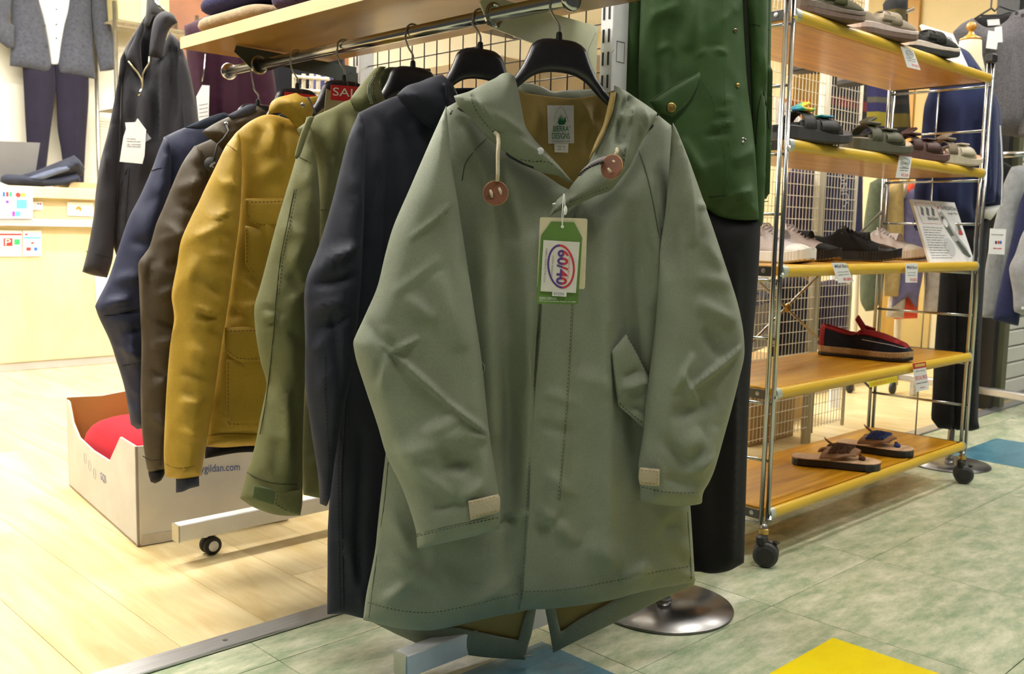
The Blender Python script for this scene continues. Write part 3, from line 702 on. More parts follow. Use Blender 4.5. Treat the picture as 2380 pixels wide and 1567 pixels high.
panel('hood_lining', PK, [(1420, 215), (1432, 214), (1424, 258), (1412, 292), (1400, 320), (1384, 350), (1368, 372), (1384, 330), (1402, 290)], M['lining'], pa, d0=.05, bulge=.012, back=.012, edge=.008, res=.006, wr=.001)
panel('zip_tape', PK, [(1413, 362), (1397, 366), (1375, 377), (1356, 392), (1344, 407), (1350, 410), (1362, 398), (1380, 386), (1400, 379), (1412, 379)], M['zip_grey'], pa, d0=.084, bulge=.002, back=.002, edge=.005, res=.004, wr=0)
mb = MB(); zp = spline(np.array([(1345, 408), (1358, 396), (1378, 385), (1402, 378)], float), 3.2, 80, closed=False)
for i, (x, y) in enumerate(zp): mb.box(PK.px(x, y + (1 if i % 2 else -1), .089), (.0022, .0022, .0026))
mb.build('zip_teeth', M['ink'], pa)
# toggles and cords
def toggle(x, y, rx, ry, d, ax, slots):
    n = np.array(ax, float); n /= np.linalg.norm(n); c = PK.px(x, y, d); R_ = .0205
    t = MB().lathe(c, [(R_ * .97, -.002), (R_, -.001), (R_, .0015)], 30, n).build('leather_toggle', M['leather_edge'], pa, True)
    MB().lathe(c, [(R_ * .97, .0014), (R_ * .95, .0022)], 30, n).build('leather_face', M['leather'], t, False)
    for pts in slots: MB().tube([PK.px(a, b, d + .0035) for a, b in pts], [.0016] + [.0026] * (len(pts) - 2) + [.0016], 7).build('cord_stitch', M['cord'], t, True)
fw = -FWD
toggle(1152, 449, 30, 30, .088, fw + np.array([0, 0, .15]), [[(1139, 441), (1142, 450), (1144, 460)], [(1160, 436), (1163, 445), (1165, 454)]])
toggle(1422, 388, 20, 27, .10, fw + RGT * -.75 + np.array([0, 0, .1]), [[(1424, 373), (1431, 378), (1436, 384)], [(1413, 391), (1418, 398), (1423, 402)]])
MB().tube([on(HL, 1150, 308, .001), on(HL, 1157, 314, .006), PK.px(1159, 330, .085), PK.px(1157, 360, .088), PK.px(1157, 400, .089), PK.px(1156, 422, .089)], .0032, 8).build('draw_cord', M['cord'], pa, True)
MB().tube([on(HR, 1434, 346, .002), PK.px(1434, 352, .10), PK.px(1428, 366, .10)], .003, 8).build('draw_cord', M['cord'], pa, True)
MB().lathe(on(HL, 1256, 351, .0035), [(.0056, -.003), (.0058, .001), (.0050, .0018), (.001, .002)], 18, -FWD).build('snap_button', mat('white snap', (.7, .7, .75), .3, .2, 0), pa, True)
MB().lathe(on(HR, 1288, 476, .001), [(.0036, 0), (.0036, .001)], 14, -FWD).build('snap_button', M['chrome_dull'], pa, True)
# fishtail back hem with tan lining inside
panel('tail_lining', PK, [(860, 1430), (1000, 1440), (1235, 1405), (1238, 1430), (1222, 1485), (1206, 1489), (1110, 1468), (1040, 1462)], M['lining'], pa, d0=-.065, bulge=.003, back=.003, edge=.03, res=.012, wr=.003)
FT = panel('tail', PK, [(850, 1438), (905, 1466), (921, 1474), (988, 1502), (1050, 1516), (1121, 1527), (1220, 1534), (1227, 1500), (1235, 1475), (1246, 1415), (1234, 1415), (1222, 1425), (1204, 1488), (1130, 1474), (1060, 1459), (1000, 1458), (940, 1450)], M['parka'], pa, d0=-.055, bulge=.004, back=.004, edge=.02, res=.008, wr=.002)
panel('tail_lining', PK, [(1280, 1405), (1440, 1385), (1440, 1400), (1400, 1415), (1310, 1470), (1300, 1470), (1288, 1425)], M['lining'], pa, d0=-.065, bulge=.003, back=.003, edge=.03, res=.012, wr=.003)
panel('tail', PK, [(1265, 1405), (1290, 1405), (1296, 1440), (1303, 1469), (1350, 1438), (1427, 1397), (1480, 1370), (1617, 1345), (1612, 1360), (1537, 1393), (1480, 1422), (1427, 1448), (1350, 1485), (1286, 1517), (1280, 1482)], M['parka'], pa, d0=-.055, bulge=.004, back=.004, edge=.02, res=.008, wr=.002)
MB().tube([PK.px(1218, 1526, -.05), PK.px(1237, 1524, -.05)], .0012, 6).tube([PK.px(1279, 1508, -.05), PK.px(1284, 1503, -.05)], .0012, 6).build('cord_end', M['cord'], pa)
# woven neck label
lb = sheet('neck_label', PK, [(1272, 245), (1333, 245), (1334, 333), (1274, 334)], mat('woven white label', (.66, .64, .66), .8, 0, .05, 300, .3, 900), pa, -.034, .0008)
MB().tube([PK.px(1287 + 0, 283, -.032), PK.px(1290, 268, -.032), PK.px(1296, 254, -.032), PK.px(1304, 248, -.032), PK.px(1311, 254, -.032), PK.px(1317, 268, -.032), PK.px(1321, 283, -.032)], .0004, 4).build('dome_outline', M['ink_grey'], lb)
mb = MB()
for i, (x, y0, y1) in enumerate([(1299, 270, 287), (1303, 264, 289), (1307, 267, 290), (1311, 272, 288), (1301, 275, 290), (1309, 280, 289), (1313, 270, 284)]): mb.prism([PK.px(x - 3, y1, -.0327), PK.px(x + 3, y1, -.0327), PK.px(x + 1, y0, -.0327)], PK.n * .0003)
mb.build('tree_emblem', M['ink_green'], lb)
text_px('SIERRA', PK, (1285, 306), (1322, 306), (1285, 293), M['ink_green'], lb, -.0325, bold=.012); text_px('DESIGNS', PK, (1283, 323), (1324, 323), (1283, 309), M['ink_green'], lb, -.0325, bold=.012)
text_px('ESTABLISHED 1965', PK, (1283, 331), (1325, 331), (1283, 326.5), M['ink_grey'], lb, -.0325); text_px('®', PK, (1322, 297), (1326, 297), (1322, 292), M['ink_green'], lb, -.0325)
sl = sheet('size_label', PK, [(1288, 334), (1321, 334), (1320, 355), (1289, 354)], M['white'], pa, -.035, .0006)
text_px('USA  XS', PK, (1296, 343), (1313, 343), (1296, 339), M['ink'], sl, -.0344); text_px('JPN   S', PK, (1296, 350), (1313, 350), (1296, 346), M['ink'], sl, -.0344)
# hang tags
hd = .098
ht = thing('hang_tag', 'stacked cream and green cardboard hang tags with an oval 60/40 badge on the parka', 'hang tag', PK.px(1305, 600, hd))
M['tag_cream'] = mat('cream card', (.66, .60, .40), .5, 0, .08, 30); M['tag_green'] = mat('green card', (.12, .23, .05), .45, 0, .15, 12)
sheet('cream_card', PK, [(1255, 507), (1259, 505), (1362, 508), (1365, 511), (1359, 668), (1356, 672), (1250, 669), (1248, 666)], M['tag_cream'], ht, hd, .001)
sheet('green_card', PK, [(1281, 515), (1334, 517), (1353, 553), (1343, 704), (1339, 708), (1250, 706), (1247, 702), (1258, 547)], M['tag_green'], ht, hd + .002, .001)
wc = sheet('badge_card', PK, [(1263, 558), (1347, 563), (1338, 681), (1256, 677)], mat('badge card', (.72, .70, .64), .5, 0, .05, 60), ht, hd + .004, .0012)
c0 = (1304, 619.5); tl_ = rad(-3.5)
def oval(rx, ry, a0, a1, n=26):
    return [(c0[0] + rx * math.cos(a) * math.cos(tl_) - ry * math.sin(a) * math.sin(-tl_) * -1, c0[1] + ry * math.sin(a) + rx * math.cos(a) * .02) for a in np.linspace(rad(a0), rad(a1), n)]
M['badge_purple'] = mat('purple print', (.11, .05, .26), .5, 0, 0); M['badge_red'] = mat('red print', (.55, .04, .06), .5, 0, 0)
for a0, a1, m_ in ((90, 270, 'badge_purple'), (-90, 90, 'badge_red')):
    o_ = oval(32, 51.5, a0, a1); i_ = oval(27.5, 46.5, a0, a1)
    mb = MB(); 
    for k in range(len(o_) - 1): mb.prism([PK.px(*o_[k], hd + .0054), PK.px(*o_[k + 1], hd + .0054), PK.px(*i_[k + 1], hd + .0054), PK.px(*i_[k], hd + .0054)], PK.n * .0002)
    mb.build('oval_ring', M[m_], wc)
def badge_text():
    V, Fc = glyphs('60/40', .03); lo, hi = V.min(0), V.max(0)
    for side, m_ in ((0, 'badge_red'), (1, 'badge_purple')):
        import bmesh
        bm = bmesh.new(); vs = [bm.verts.new(((p[0] - lo[0]) / (hi[0] - lo[0]), (p[1] - lo[1]) / (hi[1] - lo[1]), 0)) for p in V]
        for f in Fc:
            try: bm.faces.new([vs[i] for i in f])
            except ValueError: pass
        bmesh.ops.bisect_plane(bm, geom=bm.verts[:] + bm.edges[:] + bm.faces[:], plane_co=(0, .5, 0), plane_no=(0, 1, 0), clear_inner=side == 0, clear_outer=side == 1)
        bm.verts.index_update()
        A, B, C_ = PK.px(1296.5, 580, hd + .0056), PK.px(1291.5, 661, hd + .0056), PK.px(1323, 582, hd + .0056)
        VV = [A + v.co.x * (B - A) + v.co.y * (C_ - A) for v in bm.verts]; FF = [[v.index for v in f.verts] for f in bm.faces]
        mk('badge_numerals', VV, FF, M[m_], wc); 
        if side == 0:
            g_ = []
        bm.free()
badge_text()
text_px('FABRIC MADE IN THE U.S.A.', PK, (1268, 578), (1263, 657), (1272.5, 578), M['ink_grey'], wc, hd + .0056)
text_px('SIERRA DESIGNS', PK, (1284, 594), (1280, 643), (1288, 594), M['ink_grey'], wc, hd + .0056)
text_px('SINCE 1968 THE ORIGINAL', PK, (1322, 593), (1318, 650), (1325.5, 593), M['ink_red'], wc, hd + .0056)
ps = sheet('price_sticker', PK, [(1284, 677), (1317, 678), (1316, 690), (1302, 689), (1283, 688)], M['white'], ht, hd + .0055, .0004)
text_px('¥32000', PK, (1287, 686), (1311, 687), (1287, 679), M['ink_grey'], ps, hd + .006)
text_px('SIERRA DESIGNS', PK, (1253, 696), (1293, 697), (1253, 690), M['white'], ht, hd + .0032); text_px('6235 Lookout Road Boulder, Colorado, U.S.A. 80301', PK, (1253, 701), (1338, 704), (1253, 697.5), M['white'], ht, hd + .0032)
MB().tube([PK.px(1310, 450, .085), PK.px(1308, 480, hd + .004), PK.px(1306, 505, hd + .006), PK.px(1307, 526, hd + .004)], .0007, 5).tube([PK.px(1312, 452, .085), PK.px(1313, 482, hd + .004), PK.px(1309, 505, hd + .006), PK.px(1307, 526, hd + .004)], .0007, 5).build('string', M['white'], ht)
MB().ball(PK.px(1314, 489, hd + .006), .0035, 10, 8, (.9, .9, 2.2)).build('string_lock', M['white'], ht, True)
MB().lathe(PK.px(1307, 527, hd + .003), [(.0026, 0), (.0026, .0008), (.0014, .001)], 14, PK.n).build('eyelet', M['white'], ht)
# ------------------------------------------------------------------ the other jackets on the rail, from front to back
ZB = 1.137
def coat(name, label, Y, a, mt):
    pl = PL((RX, Y), a); t = thing(name, label, 'jacket', pl.w(0, .3)); return pl, t
def body(pl, zs, zh, w0, w1, d0=-.02):
    """hidden rest of a jacket body in plane metres: shoulders at zs, hem at zh"""
    return [(-.085, zs + .06), (-w0, zs), (-w0 - .01, zs - .2), (-w1, zh), (0, zh - .01), (w1, zh), (w0 + .01, zs - .2), (w0, zs), (.085, zs + .06), (0, zs + .045)]
def hidden_sleeve(pl, t, mt, zs, zc, d0=-.01):
    panel('sleeve', pl, [(.17, zs), (.225, zs - .12), (.255, (zs + zc) / 2), (.26, zc), (.17, zc), (.16, (zs + zc) / 2)], mt, t, d0, .035, .03, .05, .02, wr=.005, px=False)

# navy long coat
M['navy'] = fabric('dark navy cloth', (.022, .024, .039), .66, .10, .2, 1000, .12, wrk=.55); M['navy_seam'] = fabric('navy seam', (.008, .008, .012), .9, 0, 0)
NV, t = coat('hooded_coat', 'long dark navy hooded coat hanging just behind the sage parka', .14, -12, None)
hanger('coat_hanger', 'black plastic hanger holding the long navy coat, second from the front', PL((RX, .14), -12), ZB + .008, 1)
b = panel('body', NV, [(834, 262), (880, 240), (930, 222), (1000, 230), (1100, 260), (1180, 300), (1200, 600), (1180, 1000), (1150, 1420), (1000, 1440), (850, 1438), (800, 1427), (761, 1428), (762, 1330), (763, 1226), (772, 1100), (784, 985), (800, 850), (802, 690), (790, 500), (812, 340)], M['navy'], t, 0, .03, .05, .07, .009,
      creases=[(800, 980, 780, 1180, 8, 7), (830, 1000, 815, 1400, 9, -8), (870, 300, 840, 560, 14, 8), (790, 1230, 830, 1420, 10, 6), (900, 300, 880, 700, 16, -8), (770, 1240, 790, 1250, 6, 4), (940, 290, 980, 380, 12, 6), (870, 270, 900, 340, 10, -5)], wr=.005, ws=(9, 2), seed=8)
seam(b, [(808, 880), (800, 1000), (795, 1100), (796, 1250), (800, 1420)], M['navy_seam'], r=.001); stitch(b, [(800, 880), (792, 1000), (787, 1100), (788, 1250), (792, 1420)], M['navy_seam'])
b = panel('sleeve', NV, [(834, 262), (812, 315), (800, 357), (775, 460), (752, 540), (735, 590), (715, 640), (708, 680), (708, 720), (710, 800), (710, 895), (723, 995), (740, 1109), (744, 1171), (758, 1177), (766, 1150), (775, 1080), (790, 985), (812, 880), (832, 720), (842, 560), (846, 400), (846, 300)], M['navy'], t, .035, .045, .035, .055, .0075,
      creases=[(715, 640, 800, 575, 9, 12, 1), (720, 660, 810, 640, 10, -9), (735, 600, 820, 560, 9, 8), (715, 720, 780, 690, 10, 8), (725, 760, 800, 730, 8, -6), (715, 830, 740, 780, 8, 6), (730, 900, 750, 850, 7, 6), (755, 720, 770, 900, 8, -7), (800, 400, 830, 520, 12, 6)], wr=.004, seed=9)
stitch(b, [(757, 830), (757, 920), (762, 1000), (765, 1100), (757, 1165)], M['navy_seam']); stitch(b, [(845, 470), (838, 560), (835, 600)], M['navy_seam'])
panel('hood', NV, [(922, 221), (945, 200), (976, 190), (1000, 180), (1027, 173), (1045, 190), (1060, 215), (1080, 260), (1040, 290), (1005, 300), (985, 288), (960, 262), (935, 240)], M['navy'], t, .045, .03, .02, .04, .008,
      creases=[(960, 225, 1010, 285, 6, -8), (940, 215, 990, 260, 6, 7), (985, 190, 1030, 215, 6, 6), (1000, 200, 1050, 240, 7, -6), (965, 262, 985, 285, 5, 7)], wr=.003, seed=10)
MB().tube([NV.px(1030, 195, .08), NV.px(1037, 200, .083), NV.px(1040, 215, .083), NV.px(1041, 240, .08)], .0026, 7).build('draw_cord', M['navy'], t, True)
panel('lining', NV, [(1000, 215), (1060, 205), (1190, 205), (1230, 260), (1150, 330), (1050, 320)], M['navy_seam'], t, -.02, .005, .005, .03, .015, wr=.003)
hidden_sleeve(NV, t, M['navy'], 1.0, .40)

# olive field jacket with zip collar
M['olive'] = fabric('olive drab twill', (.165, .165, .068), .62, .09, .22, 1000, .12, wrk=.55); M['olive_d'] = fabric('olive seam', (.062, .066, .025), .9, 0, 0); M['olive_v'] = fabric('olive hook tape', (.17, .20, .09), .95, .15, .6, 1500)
OV, t = coat('field_jacket', 'olive field jacket with zipped stand collar and cuff straps, third from the front', .34, -12, None)
hanger('coat_hanger', 'black plastic hanger holding the olive field jacket', PL((RX, .34), -12), ZB - .004, 1)
b = panel('body', OV, [(690, 300), (730, 271), (775, 250), (813, 232), (850, 240), (900, 260), (1010, 300), (1020, 600), (1010, 900), (990, 1150), (850, 1160), (740, 1157), (705, 1150), (700, 1030), (710, 880), (735, 700), (738, 500), (735, 380)], M['olive'], t, 0, .03, .05, .06, .009,
      creases=[(760, 290, 745, 500, 12, 9), (790, 260, 770, 480, 10, -8), (810, 300, 820, 600, 14, 8), (715, 1060, 745, 1110, 10, 5)], wr=.005, seed=11)
stitch(b, [(745, 488), (752, 486), (765, 486)], M['olive_d'])
b = panel('sleeve', OV, [(713, 272), (703, 310), (694, 345), (688, 369), (667, 440), (645, 513), (625, 590), (606, 663), (594, 702), (591, 722), (595, 776), (606, 841), (620, 891), (614, 930), (606, 968), (591, 1044), (574, 1098), (566, 1130), (558, 1159), (587, 1178), (629, 1194), (662, 1199), (696, 1198), (701, 1170), (702, 1140), (702, 1033), (708, 880), (722, 727), (738, 600), (742, 480), (735, 380), (722, 300)], M['olive'], t, .035, .05, .04, .055, .0075,
      creases=[(600, 712, 638, 722, 4, -5), (598, 778, 638, 750, 5, 9, 1), (640, 720, 605, 775, 6, -7), (655, 520, 690, 560, 12, 7), (600, 735, 640, 738, 10, 7), (660, 700, 700, 660, 10, 6), (655, 760, 690, 800, 12, -6), (640, 860, 650, 1080, 12, 10), (670, 900, 675, 1100, 12, -10), (610, 980, 600, 1090, 10, 8), (680, 560, 650, 640, 10, 7), (640, 600, 690, 700, 12, -6), (690, 380, 705, 480, 10, 6), (610, 1000, 640, 1010, 9, 5)], wr=.0045, seed=12)
seam(b, [(684, 440), (668, 520), (652, 600), (642, 690), (637, 760), (628, 850), (618, 930), (604, 1010)], M['olive_d'], r=.001); stitch(b, [(690, 440), (674, 520), (658, 600), (648, 690)], M['olive_d'])
seam(b, [(575, 1098), (600, 1112), (640, 1124), (700, 1127)], M['olive_d'], r=.0012); seam(b, [(691, 362), (710, 372), (732, 385)], M['olive_d'], r=.001)
ct = panel('cuff_strap', OV, [(640, 1146), (702, 1139), (698, 1198), (670, 1192), (636, 1175)], M['olive'], t, .085, .004, .004, .012, .006, wr=.001); stitch(ct, [(645, 1150), (641, 1172), (668, 1188)], M['olive_d'])
panel('cuff_tab', OV, [(590, 1127), (615, 1133), (650, 1142), (641, 1176), (610, 1167), (585, 1157)], M['olive_v'], t, .082, .003, .003, .008, .005, wr=.0004)
panel('shoulder_strap', OV, [(716, 271), (731, 270), (722, 292), (708, 332), (697, 362), (690, 370), (685, 366), (688, 350), (699, 312)], M['olive'], t, .082, .004, .004, .008, .006, wr=0)
b = panel('collar', OV, [(813, 232), (832, 205), (847, 186), (859, 172), (870, 160), (884, 154), (897, 156), (886, 170), (881, 190), (886, 212), (895, 232), (884, 248), (850, 262), (825, 258)], M['olive'], t, .03, .02, .01, .03, .007, creases=[(845, 195, 832, 250, 6, 4)], wr=.002)
mb = MB()
for k in range(26):
    f_ = k / 25; x = np.interp(f_, [0, .3, .6, 1], [868, 857, 855, 861]); y = 178 + f_ * 62
    mb.box(on(b, x, y, .0008), (.003, .002, .0014)); mb.box(on(b, x + 4, y, .0008), (.003, .002, .0014))
mb.build('zip_teeth', mat('pale zip', (.35, .40, .26), .6, 0, 0), t)
stitch(b, [(876, 168), (868, 195), (870, 222), (878, 244)], M['olive_d']); stitch(b, [(818, 240), (824, 250), (832, 258)], M['olive_d'])
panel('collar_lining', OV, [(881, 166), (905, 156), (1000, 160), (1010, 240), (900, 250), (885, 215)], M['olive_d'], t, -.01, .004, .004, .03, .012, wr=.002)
hidden_sleeve(OV, t, M['olive'], 1.0, .36)

# mustard parka
M['mustard'] = fabric('mustard shell cloth', (.42, .265, .030), .52, .09, .15, 900, .08, wrk=.55); M['mustard_d'] = fabric('mustard seam', (.19, .10, .010), .9, 0, 0); M['rib_blue'] = fabric('blue grey rib', (.045, .05, .085), .9, .2, .6, 300)
MS, t = coat('padded_jacket', 'mustard yellow padded jacket with flap pockets and blue-grey ribbed cuffs', .58, -12, None)
hanger('coat_hanger', 'black plastic hanger with a red sign, holding the mustard jacket', PL((RX, .58), -12), ZB - .008, 1)
b = panel('body', MS, [(545, 312), (580, 283), (624, 266), (680, 280), (740, 300), (880, 330), (890, 600), (880, 900), (860, 1030), (720, 1036), (587, 1036), (520, 1040), (478, 1038), (484, 990), (500, 880), (514, 803), (530, 707), (542, 615), (556, 500), (556, 400)], M['mustard'], t, 0, .035, .05, .06, .0075,
      creases=[(600, 300, 585, 350, 8, -8), (625, 290, 615, 360, 8, 9), (650, 300, 640, 370, 9, -8), (560, 350, 570, 450, 10, 7), (570, 640, 600, 660, 10, -8), (550, 720, 600, 700, 10, 8), (520, 740, 560, 720, 9, -7), (560, 560, 560, 640, 9, -8), (490, 1005, 600, 1000, 7, -6), (490, 1022, 600, 1018, 7, 7), (580, 420, 640, 380, 14, 6), (500, 950, 530, 970, 8, 6), (600, 500, 620, 600, 14, 5)], wr=.005, seed=13)
seam(b, [(482, 1012), (540, 1008), (600, 1010), (680, 1008)], M['mustard_d'], r=.001)
for q in ([(570, 462), (620, 460), (662, 460), (700, 462), (700, 530), (652, 530), (598, 529), (572, 505)], [(522, 762), (560, 760), (610, 760), (700, 762), (700, 842), (600, 842), (553, 841), (524, 818)]):
    p_ = panel('pocket_flap', MS, q, M['mustard'], t, .033, .008, .004, .014, .008, wr=.001); stitch(p_, [(q[0][0] + 4, q[0][1] + 8), (q[2][0], q[2][1] + 8)], M['mustard_d']); stitch(p_, [(q[7][0] + 4, q[7][1] - 5), (q[6][0] + 3, q[6][1] - 8), (q[4][0], q[4][1] - 8)], M['mustard_d'])
for q in ([(570, 525), (640, 535), (700, 535), (700, 640), (591, 640), (571, 615)], [(526, 835), (600, 845), (700, 845), (700, 992), (527, 992)]):
    p_ = panel('pocket', MS, q, M['mustard'], t, .028, .008, .002, .015, .009, wr=.001); stitch(p_, [(q[0][0] + 4, q[0][1] + 8), (q[-1][0] + 4, q[-1][1] - 6), (q[-2][0], q[-2][1] - 6)], M['mustard_d'])
seam(b, [(567, 850), (555, 890), (542, 925)], M['mustard_d'], r=.001)
b = panel('sleeve', MS, [(553, 304), (538, 322), (523, 343), (500, 390), (479, 433), (462, 470), (444, 506), (421, 560), (412, 615), (403, 660), (399, 690), (405, 738), (399, 780), (395, 810), (388, 895), (382, 1014), (381, 1060), (384, 1109), (415, 1113), (445, 1110), (468, 1105), (472, 1075), (487, 987), (503, 880), (514, 803), (530, 707), (542, 615), (555, 519), (561, 423), (560, 340)], M['mustard'], t, .035, .052, .045, .055, .0075,
      creases=[(430, 560, 500, 520, 8, 7), (480, 510, 530, 490, 7, 8, 1), (500, 540, 540, 560, 8, -6), (470, 590, 530, 600, 9, 7), (440, 640, 510, 690, 10, -7), (440, 710, 505, 740, 8, 11, 1), (450, 730, 510, 735, 9, -9), (470, 760, 520, 800, 9, -8), (430, 800, 480, 830, 9, 7), (420, 860, 470, 880, 9, -7), (410, 930, 470, 920, 11, 7), (400, 990, 450, 1010, 8, 6), (415, 900, 480, 940, 9, -5), (395, 1075, 430, 1090, 6, 6), (500, 420, 540, 440, 9, 6), (410, 700, 440, 760, 10, 7), (500, 640, 540, 660, 9, 6), (440, 600, 420, 680, 10, 6), (450, 960, 480, 900, 9, -6)], wr=.0055, ws=(10, 8), seed=14)
seam(b, [(384, 1078), (410, 1088), (440, 1086), (471, 1076)], M['mustard_d'], r=.001); seam(b, [(527, 336), (540, 344), (554, 356)], M['mustard_d'], r=.001)
mb = panel('ribbed_cuff', MS, [(409, 1098), (462, 1096), (463, 1130), (440, 1136), (425, 1143), (409, 1145)], M['rib_blue'], t, .03, .025, .02, .03, .006, wr=.001)
b = panel('collar', MS, [(624, 266), (626, 248), (632, 236), (645, 227), (668, 221), (688, 216), (702, 224), (712, 226), (722, 240), (730, 258), (722, 275), (700, 310), (690, 300), (675, 280), (655, 262), (640, 262)], M['mustard'], t, .03, .03, .02, .03, .008, creases=[(640, 240, 660, 262, 6, -9), (650, 228, 690, 270, 8, 9), (670, 260, 690, 300, 6, -7), (632, 245, 650, 255, 5, 6)], wr=.003, seed=15)
panel('collar', MS, [(716, 226), (754, 221), (756, 262), (735, 272), (724, 250)], M['mustard'], t, -.005, .008, .008, .02, .008, wr=.002)
mb = MB()
for k in range(13):
    f_ = k / 12; x = np.interp(f_, [0, 1], [716, 731]); y = np.interp(f_, [0, 1], [227, 262]); mb.box(on(b, x, y, .002), (.005, .004, .0034 if k % 2 else .002))
mb.build('zip_teeth', mat('grey zip teeth', (.20, .21, .27), .5, 0, 0), t)
MB().lathe(on(b, 704, 244, .001), [(.0052, 0), (.0052, .0015), (.003, .0022)], 16, -FWD).build('snap_button', M['chrome'], t, True)
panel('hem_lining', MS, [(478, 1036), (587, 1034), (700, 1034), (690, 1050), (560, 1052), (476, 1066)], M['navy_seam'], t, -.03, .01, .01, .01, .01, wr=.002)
hidden_sleeve(MS, t, M['mustard'], 1.0, .33)
# red sale signs on the hangers
M['sale'] = mat('red sale card', (.60, .015, .025), .45, 0, 0)
def sale(pts, Y, tp, label):
    pl = PL((RX, Y), -12); s = thing('sale_sign', label, 'sign', pl.px(*pts[0], .02), 'red sale signs')
    c = sheet('card', pl, pts, M['sale'], s, .016, .001); text_px('SALE', pl, *tp, M['white'], c, .0174)
    MB().tube([pl.px(pts[0][0] + 40, pts[0][1] + 3, .018), pl.px(pts[0][0] + 36, pts[0][1] - 15, .012), pl.px(pts[0][0] + 46, pts[0][1] - 28, .008), pl.px(pts[0][0] + 60, pts[0][1] - 12, .012), pl.px(pts[0][0] + 57, pts[0][1] + 3, .018)], .0005, 4).build('string', M['mesh_dark'], s)
sale([(769, 197), (853, 203), (850, 240), (768, 232)], .56, ((773, 222), (846, 228), (774, 203)), 'red SALE sign facing the camera beside the olive collar')
sale([(662, 213), (735, 222), (730, 258), (658, 250)], .75, ((668, 240), (727, 247), (668, 220)), 'red SALE sign half hidden behind the mustard collar')
kt = thing('kraft_tag', 'folded brown kraft paper tag standing behind the olive jacket shoulder', 'hang tag', MS.px(780, 240, .03))
sheet('front_leaf', MS, [(758, 206), (805, 232), (800, 268), (752, 275)], mat('kraft paper', (.36, .28, .16), .8, 0, .1, 20), kt, .035, .0012)

# brown parka
M['brown'] = fabric('dark brown shell cloth', (.058, .042, .024), .60, .1, .15, 900, .08, wrk=.55); M['brown_d'] = fabric('brown seam', (.02, .014, .008), .9, 0, 0)
BR, t = coat('padded_jacket', 'dark brown padded jacket with a toggled hood, behind the mustard jacket', .77, -12, None)
hanger('coat_hanger', 'black plastic hanger holding the dark brown jacket', PL((RX, .77), -12), ZB - .008, 1)
b = panel('body', BR, [(450, 341), (500, 320), (560, 300), (640, 300), (760, 330), (770, 600), (750, 1000), (600, 1040), (420, 1040), (400, 1030), (420, 700), (450, 500)], M['brown'], t, 0, .03, .05, .06, .014, wr=.005, seed=16)
b = panel('sleeve', BR, [(452, 339), (433, 365), (418, 391), (396, 442), (380, 482), (364, 519), (348, 573), (335, 592), (322, 612), (323, 655), (325, 700), (329, 803), (327, 918), (331, 1014), (342, 1090), (350, 1100), (384, 1092), (398, 1020), (415, 880), (430, 740), (450, 600), (470, 480), (478, 400), (470, 350)], M['brown'], t, .03, .05, .04, .055, .0075,
      creases=[(350, 575, 332, 690, 6, -8), (335, 600, 328, 690, 5, 8), (360, 560, 420, 540, 10, 7), (380, 620, 430, 590, 9, -7), (350, 690, 400, 660, 9, 7), (360, 740, 410, 770, 9, -8), (345, 800, 400, 780, 9, 7), (350, 860, 390, 880, 8, -6), (400, 440, 460, 420, 12, 8), (410, 480, 460, 500, 9, -7), (345, 960, 380, 990, 9, 6), (370, 520, 440, 560, 10, 6), (350, 900, 395, 850, 9, 6), (440, 380, 470, 400, 9, -7)], wr=.006, ws=(10, 8), seed=17)
seam(b, [(332, 1060), (350, 1070), (385, 1066)], M['brown_d'], r=.001); seam(b, [(451, 342), (462, 354), (476, 364)], M['brown_d'], r=.001)
panel('knit_cuff', BR, [(346, 1082), (382, 1082), (383, 1100), (374, 1117), (360, 1124), (350, 1120), (345, 1100)], M['navy_seam'], t, .03, .03, .025, .025, .007, wr=.002)
b = panel('hood', BR, [(470, 306), (492, 291), (530, 272), (560, 262), (597, 246), (620, 260), (610, 300), (570, 320), (545, 330), (520, 352), (500, 330), (480, 318)], M['brown'], t, .045, .03, .02, .035, .009, creases=[(480, 305, 530, 320, 7, 7), (500, 290, 560, 300, 8, -7), (530, 280, 590, 290, 8, 7), (520, 320, 545, 345, 5, 5)], wr=.003, seed=18)
panel('hood_lining', BR, [(528, 268), (560, 252), (578, 243), (596, 245), (592, 266), (560, 276), (540, 280)], fabric('slate lining', (.055, .06, .09), .7, wrk=.6), t, .06, .010, .008, .02, .006, wr=.004, ws=(30, 30))
MB().lathe(on(b, 526, 289, .001), [(.0055, 0), (.0055, .002), (.0028, .0025)], 16, -FWD).build('eyelet', M['chrome'], t, True)
MB().tube([on(b, 526, 291, .003), BR.px(532, 305, .085), BR.px(520, 322, .088), BR.px(506, 336, .088), BR.px(500, 358, .088), BR.px(498, 372, .088)], .0024, 7).build('draw_cord', M['ink'], t, True)
MB().lathe(BR.px(493, 383, .085), [(.016, -.002), (.0165, 0), (.016, .002), (.004, .003)], 24, -FWD + RGT * .5).build('leather_toggle', M['rubber'], t, True)
MB().tube([BR.px(488, 388, .092), BR.px(494, 382, .092), BR.px(500, 378, .092)], .0022, 6).tube([BR.px(490, 380, .092), BR.px(496, 390, .092)], .0015, 6).build('cord_stitch', M['ink_grey'], t)
hidden_sleeve(BR, t, M['brown'], .98, .30)

